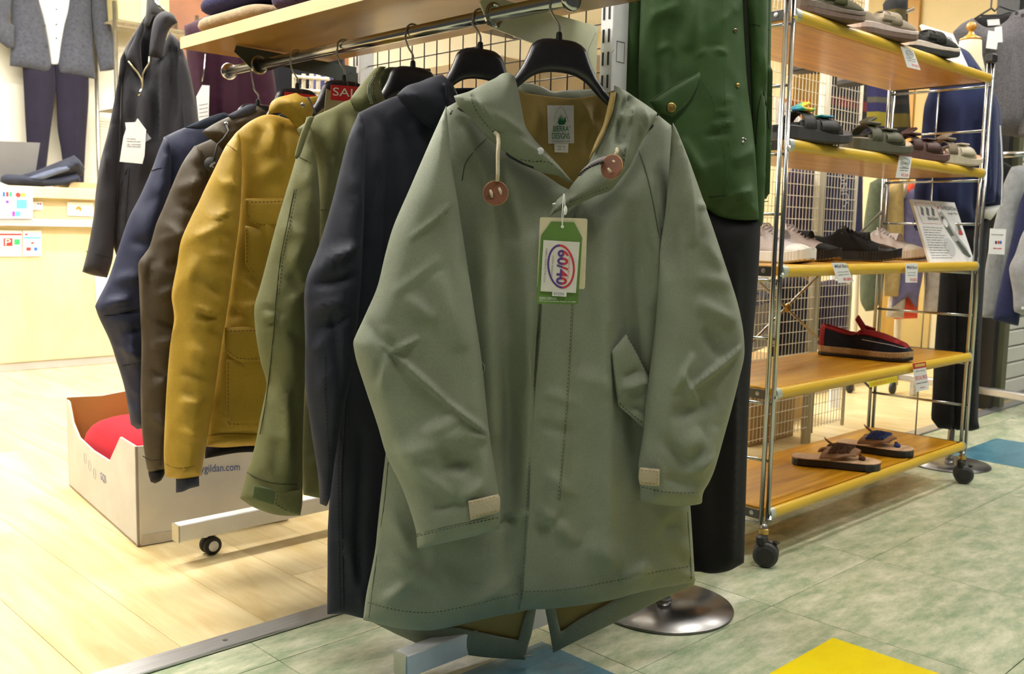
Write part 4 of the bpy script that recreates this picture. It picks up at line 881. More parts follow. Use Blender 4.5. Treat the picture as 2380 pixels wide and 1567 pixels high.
# navy shell jacket, last on the rail
M['navy2'] = fabric('navy shell cloth', (.030, .034, .072), .62, .09, .15, 900, .1, wrk=.55)
NB, t = coat('shell_jacket', 'plain dark blue shell jacket with pointed elbow, last on the rail', .95, -12, None)
hanger('coat_hanger', 'black plastic hanger holding the dark blue shell jacket', PL((RX, .95), -12), ZB - .03, 1)
panel('body', NB, [(380, 319), (428, 297), (470, 285), (520, 275), (560, 268), (660, 320), (670, 700), (650, 960), (500, 990), (330, 985), (330, 700), (360, 500)], M['navy2'], t, 0, .03, .05, .06, .014, creases=[(430, 300, 450, 340, 8, -6)], wr=.005, seed=19)
b = panel('sleeve', NB, [(382, 318), (368, 352), (354, 391), (326, 455), (300, 506), (281, 560), (262, 620), (249, 655), (230, 692), (221, 712), (226, 728), (233, 745), (255, 792), (271, 840), (290, 905), (304, 987), (318, 998), (340, 995), (350, 900), (362, 740), (376, 600), (392, 480), (398, 380), (394, 330)], M['navy2'], t, .03, .05, .04, .055, .0075,
      creases=[(232, 705, 290, 690, 8, 8), (240, 730, 320, 720, 6, -7), (260, 650, 320, 640, 12, 7), (280, 770, 320, 760, 10, -7), (270, 800, 320, 830, 10, 8), (290, 740, 300, 860, 10, 6), (300, 560, 340, 570, 12, -5), (300, 900, 325, 920, 8, 5)], wr=.004, seed=20)
for q in ([(234, 734), (270, 732), (326, 718)], [(282, 852), (300, 848), (326, 845)], [(349, 398), (365, 392), (384, 390)]): seam(b, q, M['navy_seam'], r=.001)
panel('collar', NB, [(428, 297), (450, 287), (485, 272), (520, 262), (540, 270), (520, 285), (470, 300)], fabric('slate blue facing', (.035, .045, .07), .8, wrk=.5), t, .03, .008, .008, .02, .006, wr=.003)
hidden_sleeve(NB, t, M['navy2'], .98, .36)
# ------------------------------------------------------------------ green jacket and black trousers on a display stand
M['steel'] = mat('polished steel plate', (.30, .29, .29), .30, 1.0, .3, 9)
M['green'] = fabric('forest green waxed cotton', (.040, .088, .024), .55, .14, .15, 900, .05, 9, wrk=.6); M['green_s'] = fabric('green thread', (.10, .19, .06), .8, 0, 0); M['green_in'] = fabric('dark green inside', (.015, .022, .010), .9, .1, .1)
GX, GY = -.385, -.045
st = thing('display_stand', 'round polished steel stand base with chrome pole below the green jacket', 'display stand', (-.40, 0, 0))
MB().lathe((-.40, 0, 0), [(.150, 0), (.1515, .003), (.150, .006), (.03, .0075), (.018, .009)], 64).build('base_plate', M['steel'], st, True)
MB().lathe((-.40, 0, .0065), [(.017, 0), (.017, .02), (.0125, .024), (.0125, 1.5)], 24).build('pole', M['chrome'], st, True)
GP = PL((GX, GY), -32)
wrap = lambda u, v: -2.2 * max(0, u - .10) ** 1.6
t = thing('waxed_jacket', 'forest green cotton jacket with slanted flap pocket on the steel stand', 'jacket', GP.w(0, .8))
panel('back_panel', GP, [(1450, -250), (1790, -250), (1800, 0), (1790, 450), (1640, 500), (1500, 470), (1440, 300)], M['green'], t, -.11, .03, .04, .08, .02, bend=wrap, wr=.006)
b = panel('front_panel', GP, [(1500, -260), (1560, -330), (1650, -330), (1715, -200), (1725, 0), (1730, 105), (1738, 210), (1747, 281), (1754, 337), (1761, 421), (1768, 511), (1735, 512), (1702, 510), (1667, 501), (1642, 484), (1600, 470), (1520, 440), (1490, 300), (1485, 150)], M['green'], t, 0, .035, .03, .08, .0065, bend=wrap,
      creases=[(1690, 25, 1660, 60, 6, 2.8, 1), (1620, 122, 1660, 112, 6, -2.8), (1600, 140, 1640, 118, 6, 3.3, 1), (1640, 118, 1675, 130, 6, 2.8), (1640, 300, 1690, 290, 7, 3.3, 1), (1620, 320, 1680, 312, 6, -2.8), (1650, 270, 1685, 262, 5, 2.8, 1), (1660, 240, 1690, 232, 5, 2.2), (1550, 50, 1545, 220, 20, -8.0), (1600, 0, 1590, 120, 20, 6.4), (1650, 470, 1740, 445, 10, 3.9, 1), (1660, 488, 1750, 470, 9, -3.3),
        (1690, 380, 1750, 350, 13, 4.0), (1570, 330, 1620, 420, 15, 4.8), (1520, 60, 1515, 260, 13, -7.2), (1510, 40, 1560, 20, 7, 2.8), (1520, 120, 1550, 110, 6, 2.8), (1600, 400, 1660, 380, 10, 2.2), (1690, 15, 1700, 35, 5, 2.8)], wr=.0035, ws=(8, 4), seed=21)
for q in ([(1680, -5), (1683, 150), (1690, 300), (1704, 390)], [(1716, 0), (1722, 130), (1738, 280), (1752, 390)], [(1632, 190), (1655, 225), (1670, 280), (1680, 330), (1690, 400), (1688, 450)], [(1704, 450), (1702, 505)], [(1757, 400), (1762, 500)]): stitch(b, q, M['green_s'], r=.0006, dash=4, gap=3.5)
seam(b, [(1648, 458), (1670, 456), (1686, 453)], M['green_in'], r=.0009)
pf = panel('pocket_flap', GP, [(1509, 236), (1545, 210), (1580, 190), (1625, 167), (1629, 176), (1618, 211), (1597, 246), (1575, 266), (1558, 275), (1530, 265)], M['green'], t, .038, .010, .006, .02, .006, bend=wrap, wr=.001, creases=[(1515, 240, 1622, 172, 4, 4)])
stitch(pf, [(1622, 178), (1612, 210), (1592, 242), (1560, 268)], M['green_s'], r=.0006, dash=4, gap=3.5)
seam(pf, [(1512, 237), (1545, 213), (1580, 193), (1624, 170)], M['green_in'], r=.0012); seam(pf, [(1627, 176), (1617, 210), (1596, 244), (1574, 264), (1558, 272), (1535, 265)], M['green_in'], r=.0014)  # dark outline tubes painted in as the shadow around the flap
MB().lathe(on(pf, 1560, 250, .001), [(.0092, 0), (.0098, .0015), (.008, .003), (.006, .0026), (.003, .0034)], 22, -FWD).build('brass_button', M['gold'], t, True)
for x, y in ((1708, 70), (1714, 198)): MB().lathe(on(b, x, y, .001), [(.005, 0), (.005, .0015), (.0025, .004)], 16, -FWD).build('snap_stud', mat('dark brass', (.22, .19, .10), .35, 1, 0) if y < 100 else M['gold'], t, True)
MB().lathe(on(b, 1727, 326, .001), [(.0056, 0), (.0056, .0015), (.003, .0018), (.0028, .0005)], 16, -FWD).build('snap_ring', M['chrome'], t, True)
panel('placket_inside', GP, [(1722, -150), (1740, -150), (1741, 0), (1744, 150), (1750, 280), (1756, 337), (1745, 300), (1735, 210), (1726, 100)], M['green_in'], t, -.02, .004, .004, .01, .01, bend=wrap, wr=0)
b = panel('front_panel', GP, [(1737, -250), (1770, -260), (1795, -100), (1791, 0), (1791, 70), (1790, 210), (1789, 351), (1786, 463), (1784, 500), (1781, 526), (1766, 525), (1754, 528), (1753, 430), (1754, 337), (1750, 250), (1744, 120), (1738, 0)], M['green'], t, -.015, .025, .03, .03, .009, bend=wrap,
      creases=[(1742, 55, 1790, 70, 4, -4), (1760, 120, 1775, 200, 8, 6), (1765, 370, 1785, 440, 8, 6), (1770, 200, 1790, 300, 6, -10), (1750, 400, 1780, 380, 8, -5)], wr=.004, seed=22)
seam(b, [(1744, 54), (1765, 60), (1790, 70)], M['green_in'], r=.001)
seam(b, [(1757, 335), (1762, 260), (1772, 205), (1782, 250), (1788, 300)], M['green_in'], r=.0016); seam(b, [(1764, 467), (1775, 469), (1785, 468)], M['green_in'], r=.001)
panel('sleeve', GP, [(1788, -240), (1806, -100), (1807, 0), (1809, 210), (1812, 350), (1810, 461), (1786, 462), (1784, 350), (1786, 100)], M['green'], t, -.06, .04, .04, .03, .011, bend=wrap, creases=[(1795, 50, 1800, 300, 6, 8)], wr=.004, seed=23)
panel('sleeve', GP, [(1500, -230), (1440, -120), (1428, 0), (1424, 100), (1436, 220), (1470, 340), (1520, 430), (1560, 440), (1540, 330), (1524, 200), (1520, 50)], M['green'], t, -.07, .04, .035, .05, .012, creases=[(1450, 60, 1490, 250, 16, 8)], wr=.005, seed=24)
t = thing('trousers', 'straight black trousers hanging below the green jacket', 'trousers', GP.w(.1, .06))
M['blacktw'] = fabric('black twill', (.0075, .0075, .009), .8, .1, .2, 900, .08)
panel('left_leg', GP, [(1560, 470), (1640, 470), (1700, 490), (1768, 500), (1764, 600), (1757, 700), (1745, 850), (1738, 1000), (1732, 1200), (1729, 1308), (1710, 1318), (1690, 1328), (1650, 1333), (1612, 1325), (1595, 1150), (1580, 900)], M['blacktw'], t, -.03, .04, .05, .07, .012, creases=[(1690, 600, 1685, 1300, 8, 6), (1640, 560, 1650, 1300, 16, -8)], wr=.004, ws=(6, 1.5), seed=25)
panel('right_leg', GP, [(1500, 470), (1600, 470), (1620, 700), (1640, 1000), (1650, 1330), (1560, 1325), (1510, 1310), (1490, 1000), (1480, 700)], M['blacktw'], t, -.09, .03, .04, .06, .016, wr=.004)

# ------------------------------------------------------------------ navy mannequin beyond the shoe rack
BX, BY = 1.48, .135
st = thing('mannequin', 'torso mannequin with wooden neck knob on a round steel base beyond the shoe rack', 'mannequin', (BX, BY, 0))
MB().lathe((BX, BY, 0), [(.138, 0), (.1395, .003), (.138, .006), (.03, .0075)], 56).build('base_plate', M['steel'], st, True)
MB().lathe((BX, BY, .0065), [(.016, 0), (.012, .02), (.012, .85)], 20).build('pole', M['chrome'], st, True)
NP = PL((BX, BY), -46)
nk = NP.px(2252, 150, 0); kz = NP.px(2258, 92, 0)[2]; kn = NP.px(2271, 62, 0)
M['knob'] = wood('varnished knob wood', (.45, .20, .02), (.62, .33, .05), (3, 3, 3), .2, 3, coat=.6)
cxy = NP.px(2254, 120, 0)
MB().lathe((cxy[0], cxy[1], nk[2] - .06), [(.062, 0), (.050, .05), (.040, .09), (.036, kz - nk[2] + .055), (.030, kz - nk[2] + .06)], 26).build('neck', mat('cream neck cloth', (.70, .66, .45), .7, 0, .04, 20), st, True)
MB().lathe((cxy[0], cxy[1], kz - .004), [(.036, 0), (.036, .006), (.022, .014), (.010, .024), (.008, .034)], 24).ball((cxy[0] , cxy[1], kz + .044), .017, 16, 12).build('wooden_knob', M['knob'], st, True)
t = thing('cardigan', 'navy blue cardigan with pale zip edge worn by the mannequin beyond the rack', 'cardigan', NP.w(0, .9))
M['navy3'] = fabric('navy fleece', (.018, .026, .085), .92, .12, .4, 500, .3)
panel('body', NP, [(2200, 118), (2223, 106), (2250, 122), (2288, 175), (2305, 208), (2321, 245), (2326, 300), (2330, 383), (2328, 478), (2300, 482), (2276, 482), (2275, 536), (2240, 540), (2200, 540), (2128, 536), (2124, 460), (2134, 398), (2146, 294), (2150, 245), (2161, 211), (2178, 150)], M['navy3'], t, .02, .09, .10, .10, .012,
      creases=[(2262, 210, 2270, 470, 7, 14), (2282, 220, 2290, 470, 7, -14), (2240, 300, 2250, 520, 9, -12), (2200, 240, 2195, 500, 10, 10), (2160, 260, 2165, 500, 7, -14), (2310, 240, 2318, 470, 6, -10)], wr=.006, ws=(6, 2), seed=26)
panel('sleeve', NP, [(2262, 150), (2288, 175), (2305, 208), (2318, 260), (2318, 400), (2312, 470), (2284, 476), (2276, 400), (2272, 260), (2262, 190)], M['navy3'], t, .075, .035, .035, .04, .012, creases=[(2290, 240, 2294, 460, 7, 9)], wr=.005, seed=27)
panel('sleeve', NP, [(2178, 152), (2160, 212), (2148, 250), (2140, 330), (2126, 440), (2124, 530), (2158, 536), (2166, 440), (2178, 300), (2186, 200)], M['navy3'], t, .06, .035, .035, .04, .012, wr=.005, seed=28)
MB().tube([NP.px(2324, 292, .06), NP.px(2327, 340, .06), NP.px(2329, 400, .06), NP.px(2327, 478, .06)], .0028, 6).build('zip', M['white'], t)
panel('striped_hem', NP, [(2276, 480), (2326, 476), (2318, 492), (2302, 512), (2280, 506)], M['white'], t, .04, .02, .02, .02, .01, wr=.002)
t = thing('trousers', 'dark turned-up trousers hanging below the navy cardigan', 'trousers', NP.w(0, .12))
M['blackwool'] = fabric('charcoal black wool', (.011, .011, .013), .85, .15, .3, 600, .15)
panel('left_leg', NP, [(2200, 515), (2250, 525), (2299, 505), (2291, 591), (2283, 712), (2276, 850), (2272, 970), (2276, 996), (2255, 1002), (2236, 1000), (2222, 1000), (2214, 985), (2213, 860), (2214, 700), (2206, 600)], M['blackwool'], t, .03, .05, .06, .05, .012, creases=[(2255, 560, 2250, 980, 5, 8), (2232, 560, 2228, 980, 6, -7)], wr=.005, ws=(6, 1.5), seed=29)
panel('right_leg', NP, [(2140, 515), (2210, 515), (2232, 600), (2228, 760), (2222, 900), (2222, 985), (2205, 998), (2180, 995), (2165, 975), (2168, 930), (2174, 804), (2186, 643), (2190, 560)], M['blackwool'], t, .005, .05, .06, .05, .012, creases=[(2200, 560, 2196, 970, 5, 7)], wr=.005, ws=(6, 1.5), seed=30)
# ------------------------------------------------------------------ shoes
def ip(t, xs, ys): return float(np.interp(t, xs, ys))
def shoe_root(name, label, toe, heel, z, group=None):
    toe = np.array(toe[:2]); heel = np.array(heel[:2]); d = toe - heel
    t = thing(name, label, 'shoe', (heel[0], heel[1], z), group); t.rotation_euler = (0, 0, math.atan2(d[1], d[0]))
    return t, float(np.linalg.norm(d))
def heel_on(px_heel, py, toe, L, far=True):
    """point on the viewing column of px_heel at distance L from the toe"""
    a = CAM[:2]; d = ray(px_heel, py)[:2]; d = d / np.linalg.norm(d); q = a - np.array(toe[:2])
    b = q @ d; c = q @ q - L * L; D_ = max(b * b - c, 0); s = -b + (math.sqrt(D_) if far else -math.sqrt(D_))
    return a + d * s
WX = [0, .015, .06, .15, .32, .52, .70, .82, .92, .975, 1]
WY = [.004, .018, .029, .0335, .0325, .037, .045, .0455, .036, .020, .003]
def wid(t, k=1.0): return ip(t, WX, WY) * k
def loft(rings, closed_ends=True):
    n = len(rings[0]); V = [p for r_ in rings for p in r_]; Fc = []
    for i in range(len(rings) - 1):
        for k in range(n): Fc.append((i * n + k, i * n + (k + 1) % n, (i + 1) * n + (k + 1) % n, (i + 1) * n + k))
    if closed_ends: Fc.append(tuple(range(n))); Fc.append(tuple((len(rings) - 1) * n + k for k in range(n))[::-1])
    return V, Fc
def sole(t, L, mt, h0, h1, z0=0.0, k=1.0, name='sole', ridge=None, spring=.012, heelk=0.0, N=70):
    rings = []
    for i in range(N + 1):
        s = i / N; w_ = wid(s, k) + .003; zb = z0 + spring * max(0, (s - .72) / .28) ** 2; zt = ip(s, [0, .3, .6, 1], [h0, h0, h1, h1]) + spring * max(0, (s - .72) / .28) ** 2
        if ridge and s > ridge: w_ *= 1 + (.018 if i % 2 else -.018)
        rings.append([(s * L, -w_ * .9, zb), (s * L, -w_, zb + .004), (s * L, -w_ * 1.0, zt - .002), (s * L, -w_ * .94, zt), (s * L, w_ * .94, zt), (s * L, w_, zt - .002), (s * L, w_, zb + .004), (s * L, w_ * .9, zb)])
    V, Fc = loft(rings); return mk(name, V, Fc, mt, t, False, True)
def upper(t, L, mt, hs, prof, gap, k=1.0, name='upper', smin=0.0, smax=1.0, lift=0.0, N=44, na=9, t0=0.0, t1=1.0, floor=.010, tongue=None):
    """prof: (t, height); gap: (t, half opening)"""
    rings = []
    for i in range(N + 1):
        s = t0 + (t1 - t0) * i / N; w_ = wid(s, k) + lift; zt = ip(s, *prof) + lift; g = ip(s, *gap)
        h = hs + .012 * max(0, (s - .72) / .28) ** 2; zt = max(zt, h + .002); g = min(g, w_ * .8)
        L_ = []
        for j in range(na):
            q = smin + (smax - smin) * j / (na - 1)
            y = w_ + (g - w_) * (1 - math.cos(q * math.pi / 2)) ** 1.15 if q < 1 else g; z = h + (zt - h) * math.sin(q * math.pi / 2) ** .85
            L_.append((y, z))
        ring = [(s * L, -y, z) for y, z in L_]
        zi = h + floor if g > .012 else zt - .003
        if smax >= 1: ring += [(s * L, -g * .9, zt - .002), (s * L, -g * .85, zi), (s * L, g * .85, zi), (s * L, g * .9, zt - .002)]
        ring += [(s * L, y, z) for y, z in L_[::-1]]
        rings.append(ring)
    V, Fc = loft(rings, True); return mk(name, V, Fc, mt, t, True, True)
def band(t, L, mt, a0, a1, h, k=1.0, name='strap', th=.003, hs=.02, skew=0.0, n=16, peak=1.0):
    rings = []
    for i in range(7):
        s = a0 + (a1 - a0) * i / 6; out = []; inn = []
        for j in range(n + 1):
            a = math.pi * j / n; w_ = wid(min(max(s, 0), 1), k) + .003; x = (s + skew * math.cos(a)) * L
            out.append((x, w_ * math.cos(a), hs + (h - hs) * math.sin(a) ** .7)); inn.append((x, (w_ - th) * math.cos(a), hs + (h - hs - th) * math.sin(a) ** .7))
        rings.append(out + inn[::-1])
    V, Fc = loft(rings); return mk(name, V, Fc, mt, t, True, True)
SNP = ([0, .03, .10, .20, .30, .36, .44, .60, .72, .82, .92, 1], [.060, .074, .074, .070, .080, .098, .094, .074, .058, .050, .042, .02])
SNG = ([0, .04, .08, .20, .34, .38, .62, .68, 1], [.002, .006, .020, .024, .022, .011, .007, .002, .001])
def sneaker(label, toe, heel, z, cu, cs, ctoe, cl, cin, group='canvas sneakers on the third shelf'):
    t, L = shoe_root('sneaker', label, toe, heel, z, group)
    sole(t, L, cs, .030, .030, ridge=.62, k=1.02)
    sole(t, L, M['gum'], .004, .004, z0=-.0005, k=.99, name='outsole')
    upper(t, L, cu, .026, SNP, SNG)
    upper(t, L, cin, .027, ([0, .3, .38, 1], [.05, .072, .088, .088]), ([0, 1], [.001, .001]), k=.62, name='tongue', t0=.32, t1=.66, N=12)
    upper(t, L, ctoe, .027, SNP, ([0, 1], [.001, .001]), name='toe_cap', t0=.80, t1=.999, lift=.0014, N=14)
    mb = MB()
    for q in range(7):
        s = .385 + q * .044; zz = ip(s, *SNP) + .003; y = .012 + .001 * q
        mb.tube([((s + .010) * L, -y - .006, zz - .006), ((s) * L, -y * .4, zz + .0015), ((s - .004) * L, y * .4, zz + .0015), ((s + .010) * L, y + .006, zz - .006)], .0024, 6)
    mb.tube([(.37 * L, .004, .103), (.40 * L, -.022, .105), (.45 * L, -.035, .085), (.50 * L, -.040, .070)], .002, 6).tube([(.37 * L, -.004, .103), (.39 * L, .022, .104), (.44 * L, .034, .086)], .002, 6)
    mb.build('laces', cl, t, True, True)
    for q in range(6):
        s = .40 + q * .05; mb = MB()
        for sg in (-1, 1): mb.lathe((s * L, sg * (wid(s) * .70), ip(s, *SNP) - .012 - .001 * q), [(.0036, -.001), (.0036, .0012), (.0018, .0014)], 10, (0, sg, .9))
        mb.build('eyelets', M['chrome_dull'], t, False, True)
    return t
M['gum'] = mat('gum rubber', (.42, .27, .09), .6, 0, 0)
M['canvas_w'] = fabric('pale canvas', (.68, .62, .62), .9, .06, .5, 900); M['rub_w'] = mat('white rubber', (.84, .83, .76), .5, 0, .02, 40); M['canvas_b'] = fabric('black canvas', (.012, .012, .012), .85, .1, .5, 900); M['rub_b'] = mat('black rubber', (.014, .014, .014), .45, 0, 0)
M['lace_w'] = mat('pale lace', (.60, .56, .56), .9, 0, 0); M['lace_b'] = mat('black lace', (.010, .010, .010), .8, 0, 0)
zt = LV[2] + .0142
def toeP(px, Y): p = aty(px, 600, Y); return p[:2]
T_ = toeP(1889, .025); sneaker('pale canvas sneaker with white toe cap nearest the post', T_, heel_on(1700, 600, T_, .275), zt, M['canvas_w'], M['rub_w'], M['rub_w'], M['lace_w'], M['canvas_w'])
T_ = toeP(1953, .105); sneaker('pale sneaker with black ribbed sole behind the nearest white-toed one', T_, heel_on(1755, 600, T_, .275), zt, M['canvas_w'], M['rub_b'], M['canvas_b'], M['lace_w'], M['canvas_b'])
T_ = toeP(2095, .045); sneaker('all-black canvas sneaker in the middle of the third shelf', T_, heel_on(1872, 600, T_, .285), zt, M['canvas_b'], M['rub_b'], M['rub_b'], M['lace_b'], M['canvas_b'])
T_ = toeP(2151, .125); sneaker('pale canvas sneaker with white toe cap behind the black one', T_, heel_on(1975, 600, T_, .275), zt, M['canvas_w'], M['rub_w'], M['rub_w'], M['lace_w'], M['canvas_w'])

# slides on the second shelf
def slide(label, toe, heel, z, c, cb, c2=None, c1=None, group='strapped slides on the second shelf'):
    t, L = shoe_root('slide_sandal', label, toe, heel, z, group)
    sole(t, L, c, .034, .022, k=1.05, spring=.016, name='sole')
    sole(t, L, cb, .036, .0235, z0=.018, k=.92, spring=.018, name='footbed')
    upper(t, L, c, .022, ([0, .1, .35, .55, .8, .84, 1], [.030, .040, .052, .056, .044, .02, .02]), ([0, 1], [.034, .034]), k=1.06, name='side_wall', t0=.20, t1=.74, N=16, floor=.012)
    ca = c if c2 is M.get('rainbow') else None
    band(t, L, ca or c1 or c, .47, .69, .064, 1.08, 'front_strap', hs=.03)
    band(t, L, ca or c2 or c, .24, .40, .074, 1.08, 'rear_strap', hs=.03)
    mb = MB()
    mb.bbox((.31 * L, -.014, .077), (.050, .036, .008), .003).bbox((.315 * L, -.004, .087), (.042, .032, .008), .003, np.array([[.92, 0, -.38], [0, 1, 0], [.38, 0, .92]]))
    mb.build('strap_flap', c2 or c, t, False, True)
    MB().bbox((.575 * L, -.014, .065), (.045, .045, .006), .003).build('front_buckle', c1 or c, t, False, True)
    return t
def rainbow():
    m = bpy.data.materials.new('rainbow print'); m.use_nodes = True; N, L = nt(m); p = N['Principled BSDF']; p.inputs['Roughness'].default_value = .6
    tc = N.new('ShaderNodeTexCoord'); wv = N.new('ShaderNodeTexNoise'); wv.inputs['Scale'].default_value = 22; L.new(tc.outputs['Object'], wv.inputs['Vector'])
    cr = N.new('ShaderNodeValToRGB'); L.new(wv.outputs['Fac'], cr.inputs[0]); e = cr.color_ramp.elements
    e[0].position = .25; e[0].color = (.02, .02, .25, 1); e[1].position = .75; e[1].color = (.6, .03, .03, 1)
    for q, c in ((.4, (.02, .3, .45, 1)), (.5, (.15, .5, .1, 1)), (.58, (.8, .7, .03, 1)), (.66, (.8, .25, .02, 1))): e.new(q).color = c
    L.new(cr.outputs[0], p.inputs['Base Color']); return m
M['rainbow'] = rainbow()
M['eva_black'] = mat('black foam', (.035, .033, .033), .65, 0, .06, 60); M['eva_olive'] = mat('olive foam', (.085, .082, .05), .65, 0, .06, 60); M['eva_brown'] = mat('brown foam', (.10, .045, .035), .65, 0, .06, 60); M['eva_brown2'] = mat('brown strap', (.06, .022, .018), .6, 0, .1, 60)
M['eva_cream'] = mat('cream foam', (.50, .44, .33), .65, 0, .06, 60); M['peach'] = mat('peach footbed', (.58, .30, .17), .7, 0, .05, 60); M['taupe'] = mat('taupe strap', (.20, .15, .10), .7, 0, .1, 60); M['bed_olive'] = mat('pale footbed', (.42, .32, .22), .7, 0, .05, 60)
z2 = LV[1] + .0142
def rowp(px, py, Y): return aty(px, py, Y)[:2]
for lab, tx, ty, Y, hx, c, cb, c2, c1 in (('black slide with a rainbow strap beside the rack post', 1962, 322, .03, 1790, M['eva_black'], M['eva_black'], M['rainbow'], M['rainbow']), ('olive green slide between the rainbow and brown slides', 2103, 345, .035, 1945, M['eva_olive'], M['bed_olive'], None, None),
      ('reddish brown slide between the olive and cream slides', 2189, 362, .06, 2055, M['eva_brown'], M['eva_brown'], M['eva_brown2'], M['eva_brown2']), ('cream slide with peach footbed at the right end', 2264, 380, .04, 2130, M['eva_cream'], M['peach'], M['taupe'], M['eva_cream'])):
    T_ = rowp(tx, ty, Y - .035); slide(lab, T_, T_ + np.array([-.258, .045]), z2, c, cb, c2, c1)
# closed clogs on the top shelf
def clog(label, toe, heel, z, cu, cs, cm, cst, group='closed clogs on the top shelf'):
    t, L = shoe_root('clog', label, toe, heel, z, group)
    sole(t, L, cs, .018, .015, k=1.0, spring=.016, name='outsole'); sole(t, L, cm, .032, .026, z0=.013, k=1.01, spring=.015, name='midsole')
    upper(t, L, cu, .026, ([0, .03, .12, .22, .34, .42, .56, .72, .84, .93, 1], [.045, .060, .058, .048, .052, .072, .069, .060, .051, .043, .024]), ([0, .04, .08, .2, .36, .42, .46, 1], [.002, .006, .022, .026, .024, .016, .002, .001]), k=.98)
    band(t, L, cst, .44, .60, .076, 1.0, 'strap', hs=.036)
    for sg in (-1, 1): MB().bbox((.40 * L, sg * .036, .050), (.05, .006, .016), .003).build('side_panel', cst, t, False, True)
    mb = MB()
    for q in range(4): mb.lathe(((.66 + q * .045) * L, -wid(.66 + q * .045) * .62, ip(.66 + q * .045, [.56, .72, .84, .93], [.066, .056, .047, .040])), [(.002, 0), (.002, .001)], 8, (0, -.6, .8))
    mb.build('vent_holes', M['ink'], t, False, True)
    MB().tube([(.02 * L, -.020, .054), (.0, -.012, .068), (-.002, .012, .068), (.02 * L, .020, .054)], .004, 8).build('heel_loop', cst, t, True, True)
    return t
M['suede_o'] = fabric('grey olive suede', (.115, .105, .068), .9, .12, .4, 700); M['mid_g'] = mat('taupe midsole', (.16, .12, .09), .6, 0, .08, 60); M['suede_t'] = fabric('tan suede', (.33, .27, .20), .9, .1, .4, 700); M['mid_p'] = mat('pale pink midsole', (.55, .44, .40), .6, 0, .05, 60)
M['suede_k'] = fabric('black suede', (.022, .021, .018), .85, .12, .4, 700); M['mid_w'] = mat('cream midsole', (.66, .57, .48), .6, 0, .04, 60); M['strap_o'] = fabric('olive strap', (.10, .10, .045), .9); M['out_b'] = mat('brown outsole', (.14, .085, .06), .6, 0, .1, 60)
z1 = LV[0] + .0142
for lab, tx, ty, Y, hx, c, cs, cm, cst in (('olive grey suede clog at the left end of the top shelf', 1992, 60, .045, 1800, M['suede_o'], M['out_b'], M['mid_g'], M['strap_o']), ('tan suede clog with pale pink sole in the middle of the top shelf', 2115, 92, .045, 1962, M['suede_t'], M['out_b'], M['mid_p'], M['suede_t']), ('black suede clog with cream midsole at the right of the top shelf', 2212, 125, .055, 2075, M['suede_k'], M['rub_b'], M['mid_w'], M['suede_k'])):
    T_ = rowp(tx, ty, Y - .05); clog(lab, T_, T_ + np.array([-.25, .04]), z1, c, cs, cm, cst)
T_ = rowp(2000, 30, .22); clog('dark clog at the back of the top shelf, mostly hidden', T_, heel_on(1850, 30, T_, .27), z1, M['suede_k'], M['rub_b'], M['mid_g'], M['strap_o'])
T_ = rowp(2100, 70, .24); clog('taupe clog at the back of the top shelf, behind the tan one', T_, heel_on(1960, 70, T_, .27), z1, M['suede_t'], M['rub_b'], M['mid_g'], M['suede_k'])
# loafer
zl = LV[3] + .0142
t, L = shoe_root('loafer', 'red and navy suede loafer with rope-trimmed sole on the fourth shelf', atz(2121, 842, zl), atz(1903, 822, zl), zl)
M['red_s'] = fabric('dark red suede', (.27, .010, .013), .85, .12, .4, 700); M['navy_s'] = fabric('navy suede', (.010, .011, .020), .9, .12, .4, 700); M['jute'] = mat('jute rope', (.42, .27, .12), .9, 0, .2, 200, .6, 500)
LP = ([0, .03, .12, .30, .40, .46, .55, .70, .82, .92, 1], [.080, .096, .090, .076, .074, .088, .088, .078, .066, .054, .03]); LG = ([0, .04, .08, .25, .40, .46, .50, 1], [.002, .008, .022, .026, .022, .012, .002, .001])
sole(t, L, M['rub_b'], .010, .010, k=1.04, spring=.006, name='outsole')
rb = sole(t, L, M['jute'], .030, .028, z0=.0085, k=1.05, spring=.006, name='rope_welt', ridge=-1, N=120)
upper(t, L, M['navy_s'], .022, LP, LG, k=1.03)
upper(t, L, M['red_s'], .022, LP, LG, k=1.03, name='apron', t0=.44, t1=.955, smin=.52, smax=1.0, lift=.0016, N=26)
upper(t, L, M['red_s'], .022, LP, LG, k=1.03, name='collar', t0=.02, t1=.46, smin=.68, smax=1.0, lift=.0014, N=24)
upper(t, L, M['red_s'], .022, LP, LG, k=1.03, name='heel_patch', t0=.0, t1=.085, smin=0, smax=1.0, lift=.0016, N=6)
rings = []
for i in range(6):
    f_ = i / 5; x = (.50 - .10 * f_) * L; zz = .084 + .040 * f_; hw = .028 * (1 - .15 * f_)
    rings.append([(x, -hw, zz - .006), (x - .002, 0, zz + .004), (x, hw, zz - .006), (x + .004, hw, zz - .004), (x + .004, 0, zz + .008), (x + .004, -hw, zz - .004)])
V, Fc = loft(rings); mk('tongue', V, Fc, M['red_s'], t, True, True)
MB().tube([(s * L, -(wid(s, 1.03) + .0022) * .93, ip(s, [.5, .8, .93], [.060, .052, .044])) for s in np.linspace(.5, .95, 14)], .0010, 5).build('white_stitching', M['lace_w'], t, False, True)
mb = MB()
for q in range(3): mb.ball(((.50 + q * .03) * L, -.004 + q * .004, .097 - q * .003), .008, 8, 6, (1.4, .8, .6))
mb.build('tassel', M['red_s'], t, True, True)
